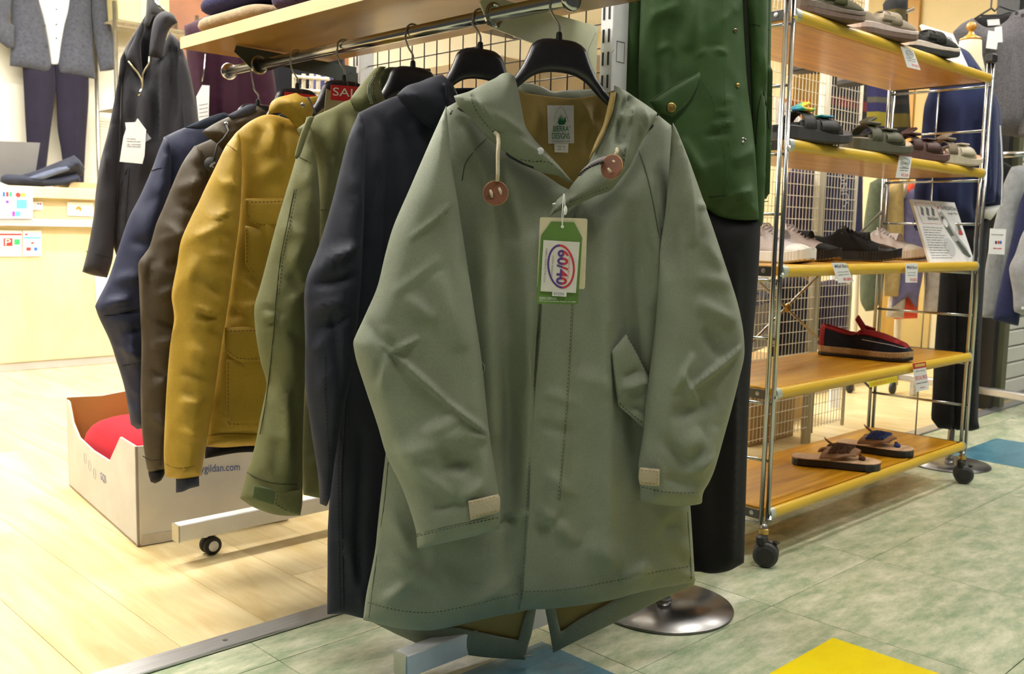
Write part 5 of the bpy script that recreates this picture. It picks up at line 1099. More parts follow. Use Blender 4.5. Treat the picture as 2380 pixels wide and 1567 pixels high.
# braided thong sandals
def thong(label, toe, heel, cb, group='braided thong sandals on the bottom shelf'):
    t, L = shoe_root('thong_sandal', label, toe, heel, LV[4] + .0142, group)
    sole(t, L, M['rub_b'], .021, .021, k=1.06, spring=.0); sole(t, L, M['bed_t'], .0245, .0245, z0=.020, k=1.055, spring=.0, name='footbed')
    ar = lambda s_, y_: .024 + .040 * math.sqrt(max(0, 1 - (y_ / .050) ** 2)) * ip(s_, [.30, .45, .62, .76], [.72, 1, .9, .5])
    rings = []
    for i in range(11):
        s_ = .30 + .38 * i / 10; out = []; inn = []
        for j in range(15):
            y_ = .048 * math.cos(math.pi * j / 14) * (1 if s_ < .5 else 1 - (s_ - .5) * 1.3); sk = .10 * (1 - abs(y_) / .048)
            out.append(((s_ + sk) * L, y_, ar(s_, y_))); inn.append(((s_ + sk) * L, y_ * .94, ar(s_, y_) - .004))
        rings.append(out + inn[::-1])
    V, Fc = loft(rings); mk('leather_strap', V, Fc, M['strap_t'], t, True, True)
    mb = MB()
    for i in range(6):
        for j in range(3, 14):
            s_ = .40 + .19 * i / 5; y_ = .047 * math.cos(math.pi * j / 16) * (1 if s_ < .5 else 1 - (s_ - .5) * 1.3); sk = .10 * (1 - abs(y_) / .048)
            a = rad(40 * (1 if (i + j) % 2 else -1)); mb.ball(((s_ + sk) * L, y_, ar(s_, y_) + .0025), .0058, 7, 5, (1.25, .85, .75), np.array([[math.cos(a), -math.sin(a), 0], [math.sin(a), math.cos(a), 0], [0, 0, 1]]))
    mb.build('braid', cb, t, True, True)
    MB().ball((.79 * L, -.006, .030), .008, 10, 8, (1.3, 1, 1)).tube([(.78 * L, 0, .022), (.77 * L, 0, .04)], .005, 7).build('toe_post', cb, t, True, True)
    MB().tube([(.44 * L, .0, .066), (.38 * L, -.01, .078), (.35 * L, -.016, .088)], [.004, .003, .001], 6).build('loose_tie', M['strap_t'], t, True, True)
    return t
M['bed_t'] = mat('tan footbed', (.60, .41, .25), .75, 0, .06, 60); M['strap_t'] = mat('tan leather', (.32, .18, .10), .7, 0, .15, 50); M['braid_b'] = fabric('dark brown braid', (.085, .036, .016), .8, .2); M['braid_u'] = fabric('blue braid', (.035, .06, .22), .8, .2)
zf = LV[4] + .0142
thong('tan thong sandal with dark brown braid at the front of the bottom shelf', atz(2046, 1092, zf), atz(1840, 1076, zf), M['braid_b'])
thong('tan thong sandal with blue braid behind the brown one', atz(2123, 1062, zf), atz(1945, 1040, zf), M['braid_u'])

# ------------------------------------------------------------------ price tags and boards
def ptag(label, pts, lines, head=None, Y=-.02, z=None):
    P = [aty(x, y, Y) for x, y in pts]; c = (P[0] + P[2]) / 2
    t = thing('price_tag', label, 'price tag', P[3], 'shelf price tags')
    quad('card', P[0], P[1], P[2], P[3], M['white'], t, .0008)
    A, B, D_ = P[3], P[2], P[0]
    def at(u, v): return A + (B - A) * u + (D_ - A) * v
    for s, u0, u1, v0, v1, m_ in lines:
        if s[0] == '–': v0, v1 = (v0 + v1) / 2 - .012, (v0 + v1) / 2 + .012   # print too small to read
        text(s, at(u0, v0), at(u1, v0), at(u0, v1), M[m_], t, .0016)
    return t, at
def ring_mark(t, at, u, v, r_, m_):
    MB().tube([at(u + r_ * math.cos(a), v + r_ * .62 * math.sin(a)) + np.array([0, -.0016, 0]) for a in np.linspace(0, 6.28, 18, endpoint=False)], .0005, 4, closed=True).build('round_logo', M[m_], t)
t, at = ptag('white price tag with a round logo hanging from the top shelf', [(2093, 108), (2122, 117), (2139, 163), (2108, 156)], [('Chaco', .32, .68, .66, .76, 'ink_grey'), ('––––– ––––', .15, .85, .44, .52, 'ink_grey'), ('––– –––', .2, .8, .34, .40, 'ink_grey'), ('¥9,800-', .4, .95, .08, .24, 'ink_red')]); ring_mark(t, at, .5, .72, .26, 'ink_grey')
t, at = ptag('white price tag with a round logo hanging from the second shelf', [(2090, 362), (2119, 365), (2112, 415), (2081, 413)], [('Chaco', .26, .74, .64, .76, 'ink'), ('–– ––––– ––––', .15, .85, .42, .50, 'ink'), ('––––– –––', .2, .8, .32, .38, 'ink_grey'), ('¥5,500-', .36, .96, .06, .22, 'ink_red')]); ring_mark(t, at, .5, .70, .32, 'ink')
for lab, pts, pr_ in (('white tilted price tag below the pale sneakers on the third shelf', [(1932, 611), (1965, 611), (1984, 655), (1948, 658)], '¥9,800-'), ('white upright price tag below the black sneaker toe on the third shelf', [(2104, 613), (2133, 612), (2131, 657), (2104, 657)], '¥10,800-')):
    t, at = ptag(lab, pts, [('Ball Band', .25, .96, .74, .90, 'ink'), ('–––– –– ––––', .15, .85, .48, .58, 'ink_grey'), ('–––– ––––', .15, .85, .34, .44, 'ink_grey'), (pr_, .36, .97, .05, .24, 'ink_red')])
    MB().prism([at(.10, .82) + np.array([0, -.0012, 0]), at(.17, .74) + np.array([0, -.0012, 0]), at(.24, .82) + np.array([0, -.0012, 0]), at(.17, .90) + np.array([0, -.0012, 0])], (0, -.0003, 0)).build('diamond_logo', M['ink_blue'], t)
t, at = ptag('tall special price tag with red header on the fourth shelf', [(2120, 845), (2150, 843), (2159, 905), (2129, 911)], [('––– ––––', .15, .85, .68, .73, 'ink_grey'), ('SPECIAL PRICE', .03, .97, .40, .54, 'ink_red'), ('–––– –––––', .08, .92, .24, .32, 'ink'), ('–––', .3, .7, .10, .13, 'ink_red')])
quad('red_header', at(.0, .80) + np.array([0, -.001, 0]), at(1, .80) + np.array([0, -.001, 0]), at(1, 1) + np.array([0, -.001, 0]), at(0, 1) + np.array([0, -.001, 0]), M['sale'], t, .0004)
text('–––––', at(.12, .86), at(.88, .86), at(.12, .96), mat('gold print', (.7, .45, .1), .5, 0, 0), t, .0026)
P = [aty(x, y, -.015) for x, y in ((2018, 888), (2084, 874), (2086, 887), (2021, 901))]
t = thing('shelf_notice', 'yellow notice strip with black writing under the fourth shelf', 'sign', P[3]); quad('strip', *P, mat('yellow strip', (.80, .68, .01), .5, 0, 0), t, .0008)
text('つま先を持たないで下さい', P[3] + (P[0] - P[3]) * .22 + (P[2] - P[3]) * .04, P[2] + (P[1] - P[2]) * .22 - (P[2] - P[3]) * .03, P[3] + (P[0] - P[3]) * .8 + (P[2] - P[3]) * .04, M['ink_red'], t, .0014)
def board(label, pts, Yb, Yt):
    P = [aty(*pts[0], Yt), aty(*pts[1], Yt), aty(*pts[2], Yb), aty(*pts[3], Yb)]
    t = thing('display_board', label, 'display board', P[3]); quad('foam_board', *P, M['white'], t, .007)
    A, B, D_ = P[3], P[2], P[0]; n = np.cross(B - A, D_ - A); n /= np.linalg.norm(n); n = n if n @ (CAM - A) > 0 else -n
    return t, (lambda u, v: A + (B - A) * u + (P[0] + (P[1] - P[0]) * u - A - (B - A) * u) * v + n * .0072), n
t, at, n = board('white foam board with a photo standing at the right of the top shelf', [(2137, 60), (2211, 83), (2248, 163), (2178, 140)], .05, .13)
MB().prism([at(.28, .42), at(.92, .42), at(.86, .86), at(.20, .86)], n * .0004).build('photo_print', mat('dim photograph', (.10, .10, .10), .4, 0, .7, 60), t)
for q in range(5): text('–– –––– –– ––– –––', at(.25, .30 - q * .05), at(.85, .30 - q * .05), at(.25, .310 - q * .05), M['ink_grey'], t, .0006)
t, at, n = board('white leaning board with a grey shoe diagram at the right of the third shelf', [(2113, 465), (2214, 473), (2261, 612), (2157, 612)], .03, .11)
MB().tube([at(.06, .95), at(.50, .95), at(.52, .62), at(.08, .62)], .0006, 4, closed=True).build('red_frame', M['ink_red'], t)
text('Ball-Band', at(.24, .68), at(.46, .68), at(.24, .73), M['ink'], t); text('Over BALLBAND Band', at(.60, .86), at(.98, .86), at(.60, .93), M['ink'], t); text('Sought Wear', at(.74, .78), at(.98, .78), at(.74, .83), M['ink'], t)
MB().lathe(at(.55, .89), [(.005, 0), (.005, .0005)], 16, n).build('red_seal', M['ink_red'], t)
for q in range(13): text(['–– ––– –––– –– –––', '–––– –– ––– ––––', '––– –––– ––– –'][q % 3], at(.06, .55 - q * .04), at([.5, .46, .42][q % 3], .55 - q * .04), at(.06, .557 - q * .04), M['ink_grey'], t)
for q in range(3): mb = MB().prism([at(.12 + q * .12, .76), at(.17 + q * .12, .74), at(.20 + q * .12, .86), at(.15 + q * .12, .90)], n * .0003).build('small_drawing', M['ink_grey'], t)
g1 = mat('diagram grey', (.42, .43, .42), .6, 0, 0); g2 = mat('diagram dark', (.09, .10, .085), .6, 0, 0)
MB().prism([at(.52, .80), at(.60, .84), at(.66, .74), at(.74, .52), at(.84, .36), at(.92, .24), at(.93, .16), at(.78, .14), at(.66, .36), at(.56, .56)], n * .0003).build('sole_drawing', g1, t)
MB().prism([at(.54, .74), at(.60, .76), at(.68, .56), at(.72, .44), at(.64, .42), at(.56, .58)], n * .0006).build('insole_drawing', g2, t); MB().prism([at(.70, .34), at(.78, .36), at(.88, .22), at(.96, .10), at(.90, .08), at(.80, .14)], n * .0006).build('outsole_drawing', g2, t)
MB().prism([at(.53 + .11 * math.cos(a), .25 + .15 * math.sin(a)) for a in np.linspace(0, 6.28, 26, endpoint=False)], n * .0004).build('lens_drawing', mat('diagram light', (.62, .63, .64), .6, 0, 0), t)
MB().prism([at(.60 + .05 * math.cos(a), .64 + .07 * math.sin(a)) for a in np.linspace(0, 6.28, 20, endpoint=False)], n * .0009).build('hole_drawing', M['white'], t)
MB().prism([at(.85, .48), at(.94, .46), at(.93, .66), at(.88, .66)], n * .0004).build('red_drawing', g2, t)
MB().prism([at(.84, .46), at(.92, .45), at(.91, .53), at(.86, .53)], n * .0008).build('red_drawing', M['ink_red'], t)
# ------------------------------------------------------------------ counter on the left
YC = 4.32
def zc(x, y, Y=YC): return aty(x, y, Y)[2]
M['maple'] = wood('pale maple laminate', (.60, .49, .26), (.70, .60, .38), (2.5, 6, 1.0), .4, 1.6)
M['grey_band'] = mat('grey metal band', (.50, .50, .52), .45, .3, .05, 8)
ct = thing('counter', 'pale maple sales counter with grey band and grey kickboard', 'counter', (-.6, 4.6, 0))
ZT = .994; XL, XR = -2.4, .75; xm = (XL + XR) / 2; xw = XR - XL
MB().bbox((xm, YC + .33, ZT - .03), (xw + .03, .70, .06), .003).build('worktop', M['maple'], ct)
MB().bbox((xm, YC + .345, (ZT - .06 + .822) / 2), (xw, .63, ZT - .06 - .822), .002).build('upper_front', M['maple'], ct)
MB().bbox((xm, YC + .325, .802), (xw + .02, .68, .04), .002).build('metal_band', M['grey_band'], ct)
MB().bbox((xm, YC + .345, .415), (xw, .63, .734), .002).build('lower_front', M['maple'], ct)
MB().bbox((xm, YC + .35, .024), (xw - .01, .62, .046), .002).build('kickboard', M['grey_band'], ct)
CP = PL((0, YC + .028), 0)
def poster(name, label, pts, d=0.0, cat='sticker'):
    t = thing(name, label, cat, CP.px(*pts[-1], d)); sheet('paper', CP, pts, M['white'], t, d, .0015); return t
def rect(t, x0, y0, x1, y1, c, d=.0, nm='printed_block'): return sheet(nm, CP, [(x0, y1), (x1, y1), (x1, y0), (x0, y0)], c, t, d, .0008)
cB = mat('print blue', (.02, .12, .5), .5, 0, 0); cR = mat('print red', (.65, .03, .03), .5, 0, 0); cG = mat('print green', (.03, .45, .15), .5, 0, 0); cO = mat('print orange', (.8, .25, .02), .5, 0, 0); cC = mat('print cyan', (.1, .55, .7), .5, 0, 0); cP = mat('print purple', (.18, .06, .4), .5, 0, 0); cY = mat('print amber', (.75, .45, .08), .5, 0, 0); cM = mat('print magenta', (.6, .05, .4), .5, 0, 0)
t = poster('card_notice', 'white notice of payment card logos on the counter edge', [(-30, 508), (75, 508), (76, 438), (-30, 434)], .05, 'notice')
for q, c in enumerate((cB, cR, cG)): rect(t, 6 + q * 8, 446, 12 + q * 8, 457, c, .0525)
for x, c in ((42, cR), (54, cY)): MB().lathe(CP.px(x, 453, .0525), [(.013, 0), (.013, .0006)], 20, CP.n).build('round_logo', c, t)
MB().lathe(CP.px(17, 469, .0525), [(.009, 0), (.009, .0006)], 18, CP.n).build('round_logo', cP, t)
rect(t, 38, 464, 63, 485, cC, .0525); rect(t, 28, 491, 48, 503, cM, .0525); rect(t, 35, 491, 48, 503, cC, .0535)
text_px('Rakuten', CP, (-18, 496), (14, 496), (-18, 489), M['ink_grey'], t, .0526)
t = poster('small_sticker', 'small white sticker with coloured letters beside the card notice', [(75, 488), (99, 488), (99, 469), (75, 469)], .004)
text_px('UC', CP, (77, 482), (86, 482), (77, 477), cB, t, .0056); rect(t, 87, 472, 90, 476, cB, .0058); rect(t, 92, 472, 96, 476, cR, .0058)
t = poster('round_logo_sticker', 'white sticker with an orange round mark on the counter front', [(156, 501), (216, 503), (217, 471), (156, 469)], .004)
MB().lathe(CP.px(183, 486, .0056), [(.0155, 0), (.0155, .0006)], 22, CP.n).build('orange_disc', cO, t); MB().lathe(CP.px(182, 490, .0064), [(.008, 0), (.008, .0005)], 16, CP.n).build('white_patch', M['white'], t)
t = poster('pay_poster', 'white poster with a red square letter mark below the grey band', [(-30, 596), (50, 596), (51, 536), (-30, 535)], .004, 'notice')
rect(t, -28, 543, 50, 547, cR, .0056); rect(t, 8, 554, 29, 572, cR, .0056); text_px('P', CP, (12, 570), (25, 570), (12, 556), M['white'], t, .0066); rect(t, 33, 556, 46, 569, cG, .0056); text_px('PayPay', CP, (1, 586), (35, 584), (1, 575), M['ink_grey'], t, .0058)
t = poster('pay_poster', 'white poster with a cyan stripe and small logos below the grey band', [(53, 596), (96, 595), (96, 536), (53, 536)], .004, 'notice')
rect(t, 54, 551, 95, 555, cC, .0056); rect(t, 61, 575, 72, 583, cR, .0056); rect(t, 79, 575, 87, 583, cB, .0056); rect(t, 72, 563, 79, 567, cR, .0056); rect(t, 58, 543, 64, 547, cR, .0056)
t = poster('white_notice', 'blank white notice on the counter front below the charcoal cuff', [(226, 716), (268, 714), (266, 640), (220, 642)], .004, 'notice')
# laptop, jeans, cardboard on the counter
zt_ = ZT
LPp = PL((-.3, 4.52), 2)
t = thing('laptop', 'silver laptop standing open on the counter, seen from behind', 'laptop', LPp.px(40, 430)); 
sheet('lid', LPp, [(-60, 436), (78, 424), (92, 332), (-60, 326)], mat('silver laptop lid', (.20, .195, .19), .35, .7, .08, 5), t, 0, .008)
sheet('base', LPp, [(-60, 434), (80, 428), (82, 422), (-60, 426)], M['silver'], t, -.10, .12)
M['denim'] = fabric('dark denim', (.020, .023, .040), .85, .25, .3, 400); M['denim_l'] = fabric('pale denim', (.085, .10, .15), .85, .2, .3, 400)
JP = PL((-.1, 4.40), 0)
t = thing('folded_jeans', 'crumpled dark blue jeans lying on the counter', 'jeans', JP.px(90, 432))
panel('lower_fold', JP, [(2, 424), (3, 411), (12, 405), (40, 406), (70, 410), (120, 414), (180, 404), (187, 420), (150, 430), (90, 434), (30, 433)], M['denim'], t, .01, .05, .08, .03, .012, creases=[(20, 412, 120, 424, 4, 10)], wr=.006)
panel('leg', JP, [(30, 412), (80, 398), (120, 382), (150, 370), (172, 361), (184, 372), (197, 392), (190, 408), (150, 412), (110, 424), (70, 424)], M['denim'], t, -.02, .07, .06, .05, .012, creases=[(60, 415, 180, 375, 6, 16), (90, 420, 190, 395, 5, -12), (150, 372, 195, 395, 4, 10)], wr=.006)
panel('pale_fold', JP, [(62, 414), (100, 400), (140, 388), (165, 384), (160, 396), (120, 410), (90, 420)], M['denim_l'], t, .05, .02, .02, .02, .012, wr=.004)  # fold in a paler denim colour than the rest
t = thing('cardboard_sheets', 'low stack of flattened cardboard on the counter beside the jeans', 'cardboard', JP.px(190, 440))
for q in range(5): MB().bbox((aty(185, 430, 4.45)[0] + .02 + q * .004, 4.50, zt_ + .004 + q * .0072), (.22, .26, .0062), .001).build('cardboard_sheet', M['cardboard'], t)

# ------------------------------------------------------------------ outfit on the back wall
WP = PL((0, 5.36), 0)
M['greywool'] = fabric('blue grey wool', (.060, .064, .082), .95, .22, .6, 260, .3, 60); M['shirt'] = fabric('white shirt cotton', (.80, .82, .82), .8, .04, .2, 300); M['plum'] = fabric('dark plum wool', (.011, .009, .022), .85, .15, .3, 300)
hg = thing('wall_outfit', 'blue-grey wool jacket over white shirt pinned to the back wall', 'outfit', WP.px(120, 150))
panel('shirt', WP, [(78, -90), (172, -90), (165, 0), (152, 60), (142, 110), (139, 150), (119, 150), (112, 100), (100, 40), (86, 0)], M['shirt'], hg, .03, .03, .03, .05, .02, wr=.004)
for y in (22, 57, 89): MB().lathe(WP.px(131, y, .064), [(.006, 0), (.006, .002)], 12, WP.n).build('button', M['rubber_grey'], hg)
panel('jacket_front', WP, [(20, -90), (70, -100), (90, 0), (100, 40), (108, 80), (114, 115), (119, 150), (114, 163), (104, 167), (60, 158), (23, 153), (26, 60)], M['greywool'], hg, .05, .04, .04, .06, .018, creases=[(36, 60, 74, 62, 3, 6), (36, 60, 36, 108, 3, 5)], wr=.004)
panel('jacket_front', WP, [(170, -100), (215, -90), (216, 0), (218, 120), (222, 184), (180, 176), (140, 170), (136, 152), (142, 110), (150, 60), (160, 20)], M['greywool'], hg, .05, .04, .04, .06, .018, wr=.004)
panel('sleeve', WP, [(212, -80), (240, -60), (248, 0), (262, 80), (273, 160), (255, 164), (232, 166), (224, 120), (215, 40)], M['greywool'], hg, .09, .04, .04, .06, .018, wr=.004)
panel('sleeve', WP, [(-30, -60), (10, -80), (26, -20), (24, 25), (20, 52), (34, 60), (32, 110), (18, 112), (-6, 92), (-40, 40)], M['greywool'], hg, .09, .04, .04, .06, .018, wr=.004)
for x, y in ((103, 60), (109, 106)): MB().lathe(WP.px(x, y, .096), [(.008, 0), (.008, .003)], 14, WP.n).build('dark_button', M['rubber'], hg)
tr_ = thing('wall_trousers', 'dark plum trousers hanging below the grey jacket on the back wall', 'trousers', WP.px(120, 420))
panel('left_leg', WP, [(52, 150), (126, 146), (130, 200), (127, 230), (118, 300), (110, 370), (102, 440), (80, 440), (66, 380), (60, 300), (56, 220)], M['plum'], tr_, .02, .035, .03, .06, .02, creases=[(86, 170, 92, 420, 5, 8)], wr=.004)
panel('right_leg', WP, [(126, 146), (206, 160), (206, 230), (200, 320), (194, 440), (152, 440), (142, 350), (134, 300), (131, 230)], M['plum'], tr_, .02, .035, .03, .06, .02, creases=[(172, 180, 176, 420, 5, 8)], wr=.004)
# wire shelving with cartons beside the wall outfit
wsx = aty(268, 100, 5.06); t = thing('wire_shelving', 'chrome wire shelving beside the wall outfit', 'shelving', (wsx[0], 5.06, 0))
zsh = aty(300, 50, 5.06)[2]
for X in (wsx[0], wsx[0] + .55):
    for Y in (5.06, 5.38): MB().cyl((X, Y, 0), (X, Y, 2.2), .013, 12).build('post', M['chrome_dull'], t, True)
for z_ in (zsh, zsh - .55, zsh - 1.1):
    mb = MB()
    for k in range(14): mb.tube([(wsx[0], 5.06 + k * .0245, z_), (wsx[0] + .55, 5.06 + k * .0245, z_)], .003, 4)
    for zz in (z_ - .005, z_ - .035): mb.tube([(wsx[0], 5.06, zz), (wsx[0] + .55, 5.06, zz)], .004, 5)
    for k in range(18): mb.tube([(wsx[0] + k * .031, 5.06, z_ - .035), (wsx[0] + (k + .5) * .031, 5.06, z_ - .005)], .002, 4)
    mb.build('wire_shelf', M['chrome_dull'], t).__setitem__('kind', 'stuff')
t = thing('carton', 'pale cardboard carton on the top wire shelf behind the charcoal jacket', 'carton', (wsx[0] + .2, 5.1, zsh))
MB().bbox((wsx[0] + .20, 5.22, zsh + .15), (.34, .28, .29), .004).build('box_body', mat('pale carton', (.62, .55, .27), .8, 0, .06, 5), t)
MB().box((wsx[0] + .20, 5.078, zsh + .15), (.05, .002, .29)).build('packing_tape', mat('tape', (.5, .42, .2), .3, 0, 0), t)
# red-brown panel behind
P0 = aty(388, 0, 5.44); tag(MB().box((P0[0] + .75, 5.44, 1.3), (1.5, .03, 2.6)).build('door_1', mat('red brown door', (.32, .13, .06), .5, 0, .15, 5)), 'red-brown door in the back wall', 'door', kind='structure')

# ------------------------------------------------------------------ charcoal zip jacket behind the rail
CJ = face_plane(330, 300, 2.95, 12)
M['charcoal'] = fabric('charcoal twill', (.026, .025, .031), .80, .12, .25, 700, .2, wrk=.5); M['char_d'] = fabric('charcoal inside', (.010, .010, .012), .9, .1, 0); M['zip'] = mat('pale brass zip', (.62, .55, .36), .3, .9, 0)
h = thing('coat_hanger', 'dark grey hanger with chrome hook holding the charcoal zip jacket', 'hanger', CJ.px(352, 40)); 
panel('hanger_body', CJ, [(334, 60), (339, 30), (343, -30), (352, -60), (362, -30), (372, 10), (392, 32), (395, 45), (375, 40), (358, 32), (346, 60)], mat('dark grey plastic', (.09, .09, .10), .35, 0, 0), h, -.02, .012, .012, .015, .01, wr=0)
MB().tube([CJ.px(360, 0, 0), CJ.px(368, 12, .01), CJ.px(384, 28, .01)], .005, 8).build('hook', M['chrome'], h, True)
cs_ = CJ.px(356, -40, -.10); st_ = thing('coat_stand', 'slim dark metal coat stand behind the charcoal zip jacket', 'coat stand', (cs_[0], cs_[1], 0))
MB().lathe((cs_[0], cs_[1], 0), [(.14, 0), (.14, .01), (.02, .014)], 30).build('base', M['rubber_grey'], st_, True)
hk = CJ.px(352, -48, 0); MB().tube([(cs_[0], cs_[1], .012), (cs_[0], cs_[1], hk[2] - .05), tuple((cs_ + hk) / 2 * np.array([1, 1, 0]) + np.array([0, 0, hk[2] - .01])), (hk[0], hk[1], hk[2] + .012)], .011, 10).build('pole', M['rubber_grey'], st_, True)
t = thing('zip_jacket', 'charcoal jacket with half-open brass zip, white tag at the chest', 'jacket', CJ.px(300, 600))
panel('inside', CJ, [(326, 60), (338, 36), (362, 32), (372, 60), (362, 140), (333, 190), (318, 150)], M['char_d'], t, -.04, .01, .01, .03, .014, wr=.002)
b = panel('body', CJ, [(332, 46), (338, 70), (328, 100), (330, 150), (333, 190), (340, 170), (347, 130), (372, 120), (395, 75), (414, 92), (433, 138), (447, 195), (462, 290), (470, 480), (440, 600), (340, 610), (272, 600), (262, 560), (268, 480), (274, 350), (276, 240), (276, 170), (282, 135), (300, 96)], M['charcoal'], t, 0, .06, .06, .07, .012,
      creases=[(300, 190, 290, 300, 8, 12), (345, 210, 352, 330, 12, 16), (372, 180, 366, 330, 10, -18), (385, 140, 384, 330, 9, 16), (405, 120, 408, 280, 9, -14), (430, 170, 440, 270, 8, 10), (320, 220, 316, 380, 8, -12), (300, 400, 290, 560, 6, 10), (340, 160, 330, 230, 5, 8)], wr=.006, seed=31)
stitch(b, [(392, 90), (398, 140), (396, 200)], M['char_d']); seam(b, [(301, 390), (294, 480), (290, 580)], M['char_d'], r=.0016); seam(b, [(296, 392), (280, 440), (272, 490)], M['char_d'], r=.0016)
b = panel('sleeve', CJ, [(290, 118), (280, 136), (276, 172), (266, 230), (252, 302), (234, 373), (222, 450), (218, 500), (204, 579), (191, 632), (215, 640), (249, 646), (262, 600), (270, 500), (274, 402), (278, 290), (282, 195), (292, 150)], M['charcoal'], t, .04, .05, .05, .05, .012, creases=[(262, 300, 240, 430, 8, 8), (245, 480, 235, 580, 7, -8)], wr=.006, seed=32)
seam(b, [(200, 584), (225, 592), (262, 600)], M['char_d'], r=.0014)
panel('sleeve', CJ, [(414, 92), (433, 138), (447, 195), (462, 280), (480, 400), (470, 500), (440, 480), (425, 300), (412, 180)], M['charcoal'], t, .03, .05, .05, .05, .012, wr=.006, seed=33)
b = panel('collar', CJ, [(355, 57), (360, 42), (367, 33), (378, 27), (388, 26), (398, 30), (405, 36), (413, 53), (400, 60), (390, 76), (384, 98), (376, 137), (360, 134), (346, 130), (349, 95)], M['charcoal'], t, .06, .03, .02, .03, .010, creases=[(390, 40, 380, 110, 6, 6)], wr=.003); stitch(b, [(402, 52), (388, 68), (378, 100), (372, 132)], M['char_d'])
panel('collar', CJ, [(332, 47), (322, 64), (312, 90), (298, 118), (292, 140), (300, 143), (312, 150), (322, 168), (330, 195), (332, 165), (327, 125), (328, 90), (336, 66)], M['charcoal'], t, .05, .015, .015, .02, .010, wr=.002)
MB().tube([CJ.px(x, y, .085) for x, y in ((298, 142), (308, 155), (320, 169), (328, 184), (331, 196), (330, 206))], .0032, 6).tube([CJ.px(x, y, .085) for x, y in ((347, 131), (346, 148), (338, 160), (332, 172), (331, 196))], .0026, 6).build('zip', M['zip'], t, True)
MB().tube([CJ.px(330, 205, .09), CJ.px(326, 214, .092), CJ.px(323, 223, .09)], [.003, .004, .005], 7).build('zip_pull', M['chrome'], t, True)
tg = thing('price_tag', 'large white paper tag hanging from the zip of the charcoal jacket', 'price tag', CJ.px(305, 380, .10))
sheet('card', CJ, [(278, 376), (331, 381), (336, 362), (340, 302), (320, 275), (313, 284), (291, 285), (293, 300), (287, 318)], M['white'], tg, .10, .0015)
for y, s in ((323, '–– –––––'), (329, '––––– –– –––'), (336, '– –––'), (341, '–––– ––– ––––')): text_px(s, CJ, (295, y), (327 if y > 325 else 315, y + 1), (295, y - 1.2), M['ink_grey'], tg, .1022)
MB().tube([CJ.px(323, 224, .095), CJ.px(320, 250, .10), CJ.px(315, 284, .104)], .0008, 4).build('string', M['ink'], tg)
sheet('clear_corner', CJ, [(338, 330), (352, 322), (341, 308)], mat('clear film', (.25, .25, .27), .2, 0, 0), tg, .098, .0005)
# maroon garment beyond
MG = face_plane(540, 200, 3.35, 10); M['maroon'] = fabric('maroon wool', (.028, .004, .015), .9, .15, .3, 400, .1)
t = thing('maroon_coat', 'maroon wool coat hanging beyond the end of the rail', 'coat', MG.px(540, 600))
panel('body', MG, [(428, 60), (520, 20), (620, 60), (650, 300), (640, 700), (460, 700), (445, 300)], M['maroon'], t, 0, .06, .06, .08, .02, creases=[(470, 100, 500, 600, 7, 16), (510, 100, 530, 600, 7, -18), (560, 100, 560, 600, 8, 16), (590, 100, 600, 600, 7, -14)], wr=.006)
MB().tube([MG.px(478, 125, .07), MG.px(474, 165, .075), MG.px(470, 190, .075)], .003, 5).build('zip', M['chrome'], t, True)
tg = thing('price_tag', 'white printed tag hanging on the maroon coat', 'price tag', MG.px(472, 280, .08)); sheet('card', MG, [(462, 282), (485, 275), (487, 199), (470, 198), (456, 225)], M['white'], tg, .085, .0015)
for q, s in enumerate(('––––', '––– –– –––', '–––', '–––– ––')): text_px(s, MG, (463, 246 + q * 9), (483, 242 + q * 9), (463, 244.6 + q * 9), M['ink_grey'], tg, .0868)

# ------------------------------------------------------------------ white carton with a red garment, on the floor
A = np.array([-1.094, 1.115, 0]); B = np.array([-1.014, 1.81, 0]); C_ = np.array([-.689, 1.071, 0]); D_ = B + C_ - A
M['carton_w'] = mat('white printed carton', (.66, .63, .57), .7, 0, .07, 9, .1, 60); M['carton_in'] = mat('carton inside', (.46, .24, .06), .85, 0, .1, 6)
bx_ = thing('carton', 'open white cardboard carton with cut-down side on the wood floor', 'carton', (A + D_) / 2)
LPn = PL(A, math.degrees(math.atan2(B[1] - A[1], B[0] - A[0])) + 180)
def wall(name, P, Q, prof, off):
    d = Q - P; MB().prism([P + d * s + np.array([0, 0, z]) for s, z in prof], off).build(name, M['carton_w'], bx_)
    n = off / np.linalg.norm(off); MB().prism([P + d * s * .995 + off * 1.01 + np.array([0, 0, max(z - .002, .002)]) for s, z in prof], n * .001).build(name + '_lining', M['carton_in'], bx_)
uA = (C_ - A) / np.linalg.norm(C_ - A); uB = (B - A) / np.linalg.norm(B - A); H = .262
nAB = np.array([-uB[1], uB[0], 0])
def onwall(x, y):
    r_ = ray(x, y); P = CAM + r_ * (((A - CAM) @ nAB) / (r_ @ nAB)); return ((P - A) @ uB / np.linalg.norm(B - A), P[2])
cp_ = [onwall(*p) for p in ((160, 935), (169, 983), (183, 1017), (215, 1047), (254, 1072), (279, 1016))]
wall('cut_side', A, B, [(0, .002), (1, .002), (1, cp_[0][1] + .004)] + [(min(max(s_, .04), .985), z_) for s_, z_ in cp_] + [(0, cp_[-1][1])], uA * .005)
H = cp_[-1][1]
wall('long_side', A, C_, [(0, .002), (1, .002), (1, H - .02), (0, H)], uB * .005)
wall('far_side', C_, D_, [(0, .002), (1, .002), (1, H + .02), (0, H - .02)], -uA * .005)
wall('back_side', B, D_, [(0, .002), (1, .002), (1, H + .03), (.75, H + .022), (.5, H + .028), (.25, H + .016), (0, H + .02)], -uB * .005)
MB().prism([A + np.array([0, 0, .003]), C_ + np.array([0, 0, .003]), D_ + np.array([0, 0, .003]), B + np.array([0, 0, .003])], (0, 0, .004)).build('bottom', M['carton_in'], bx_)
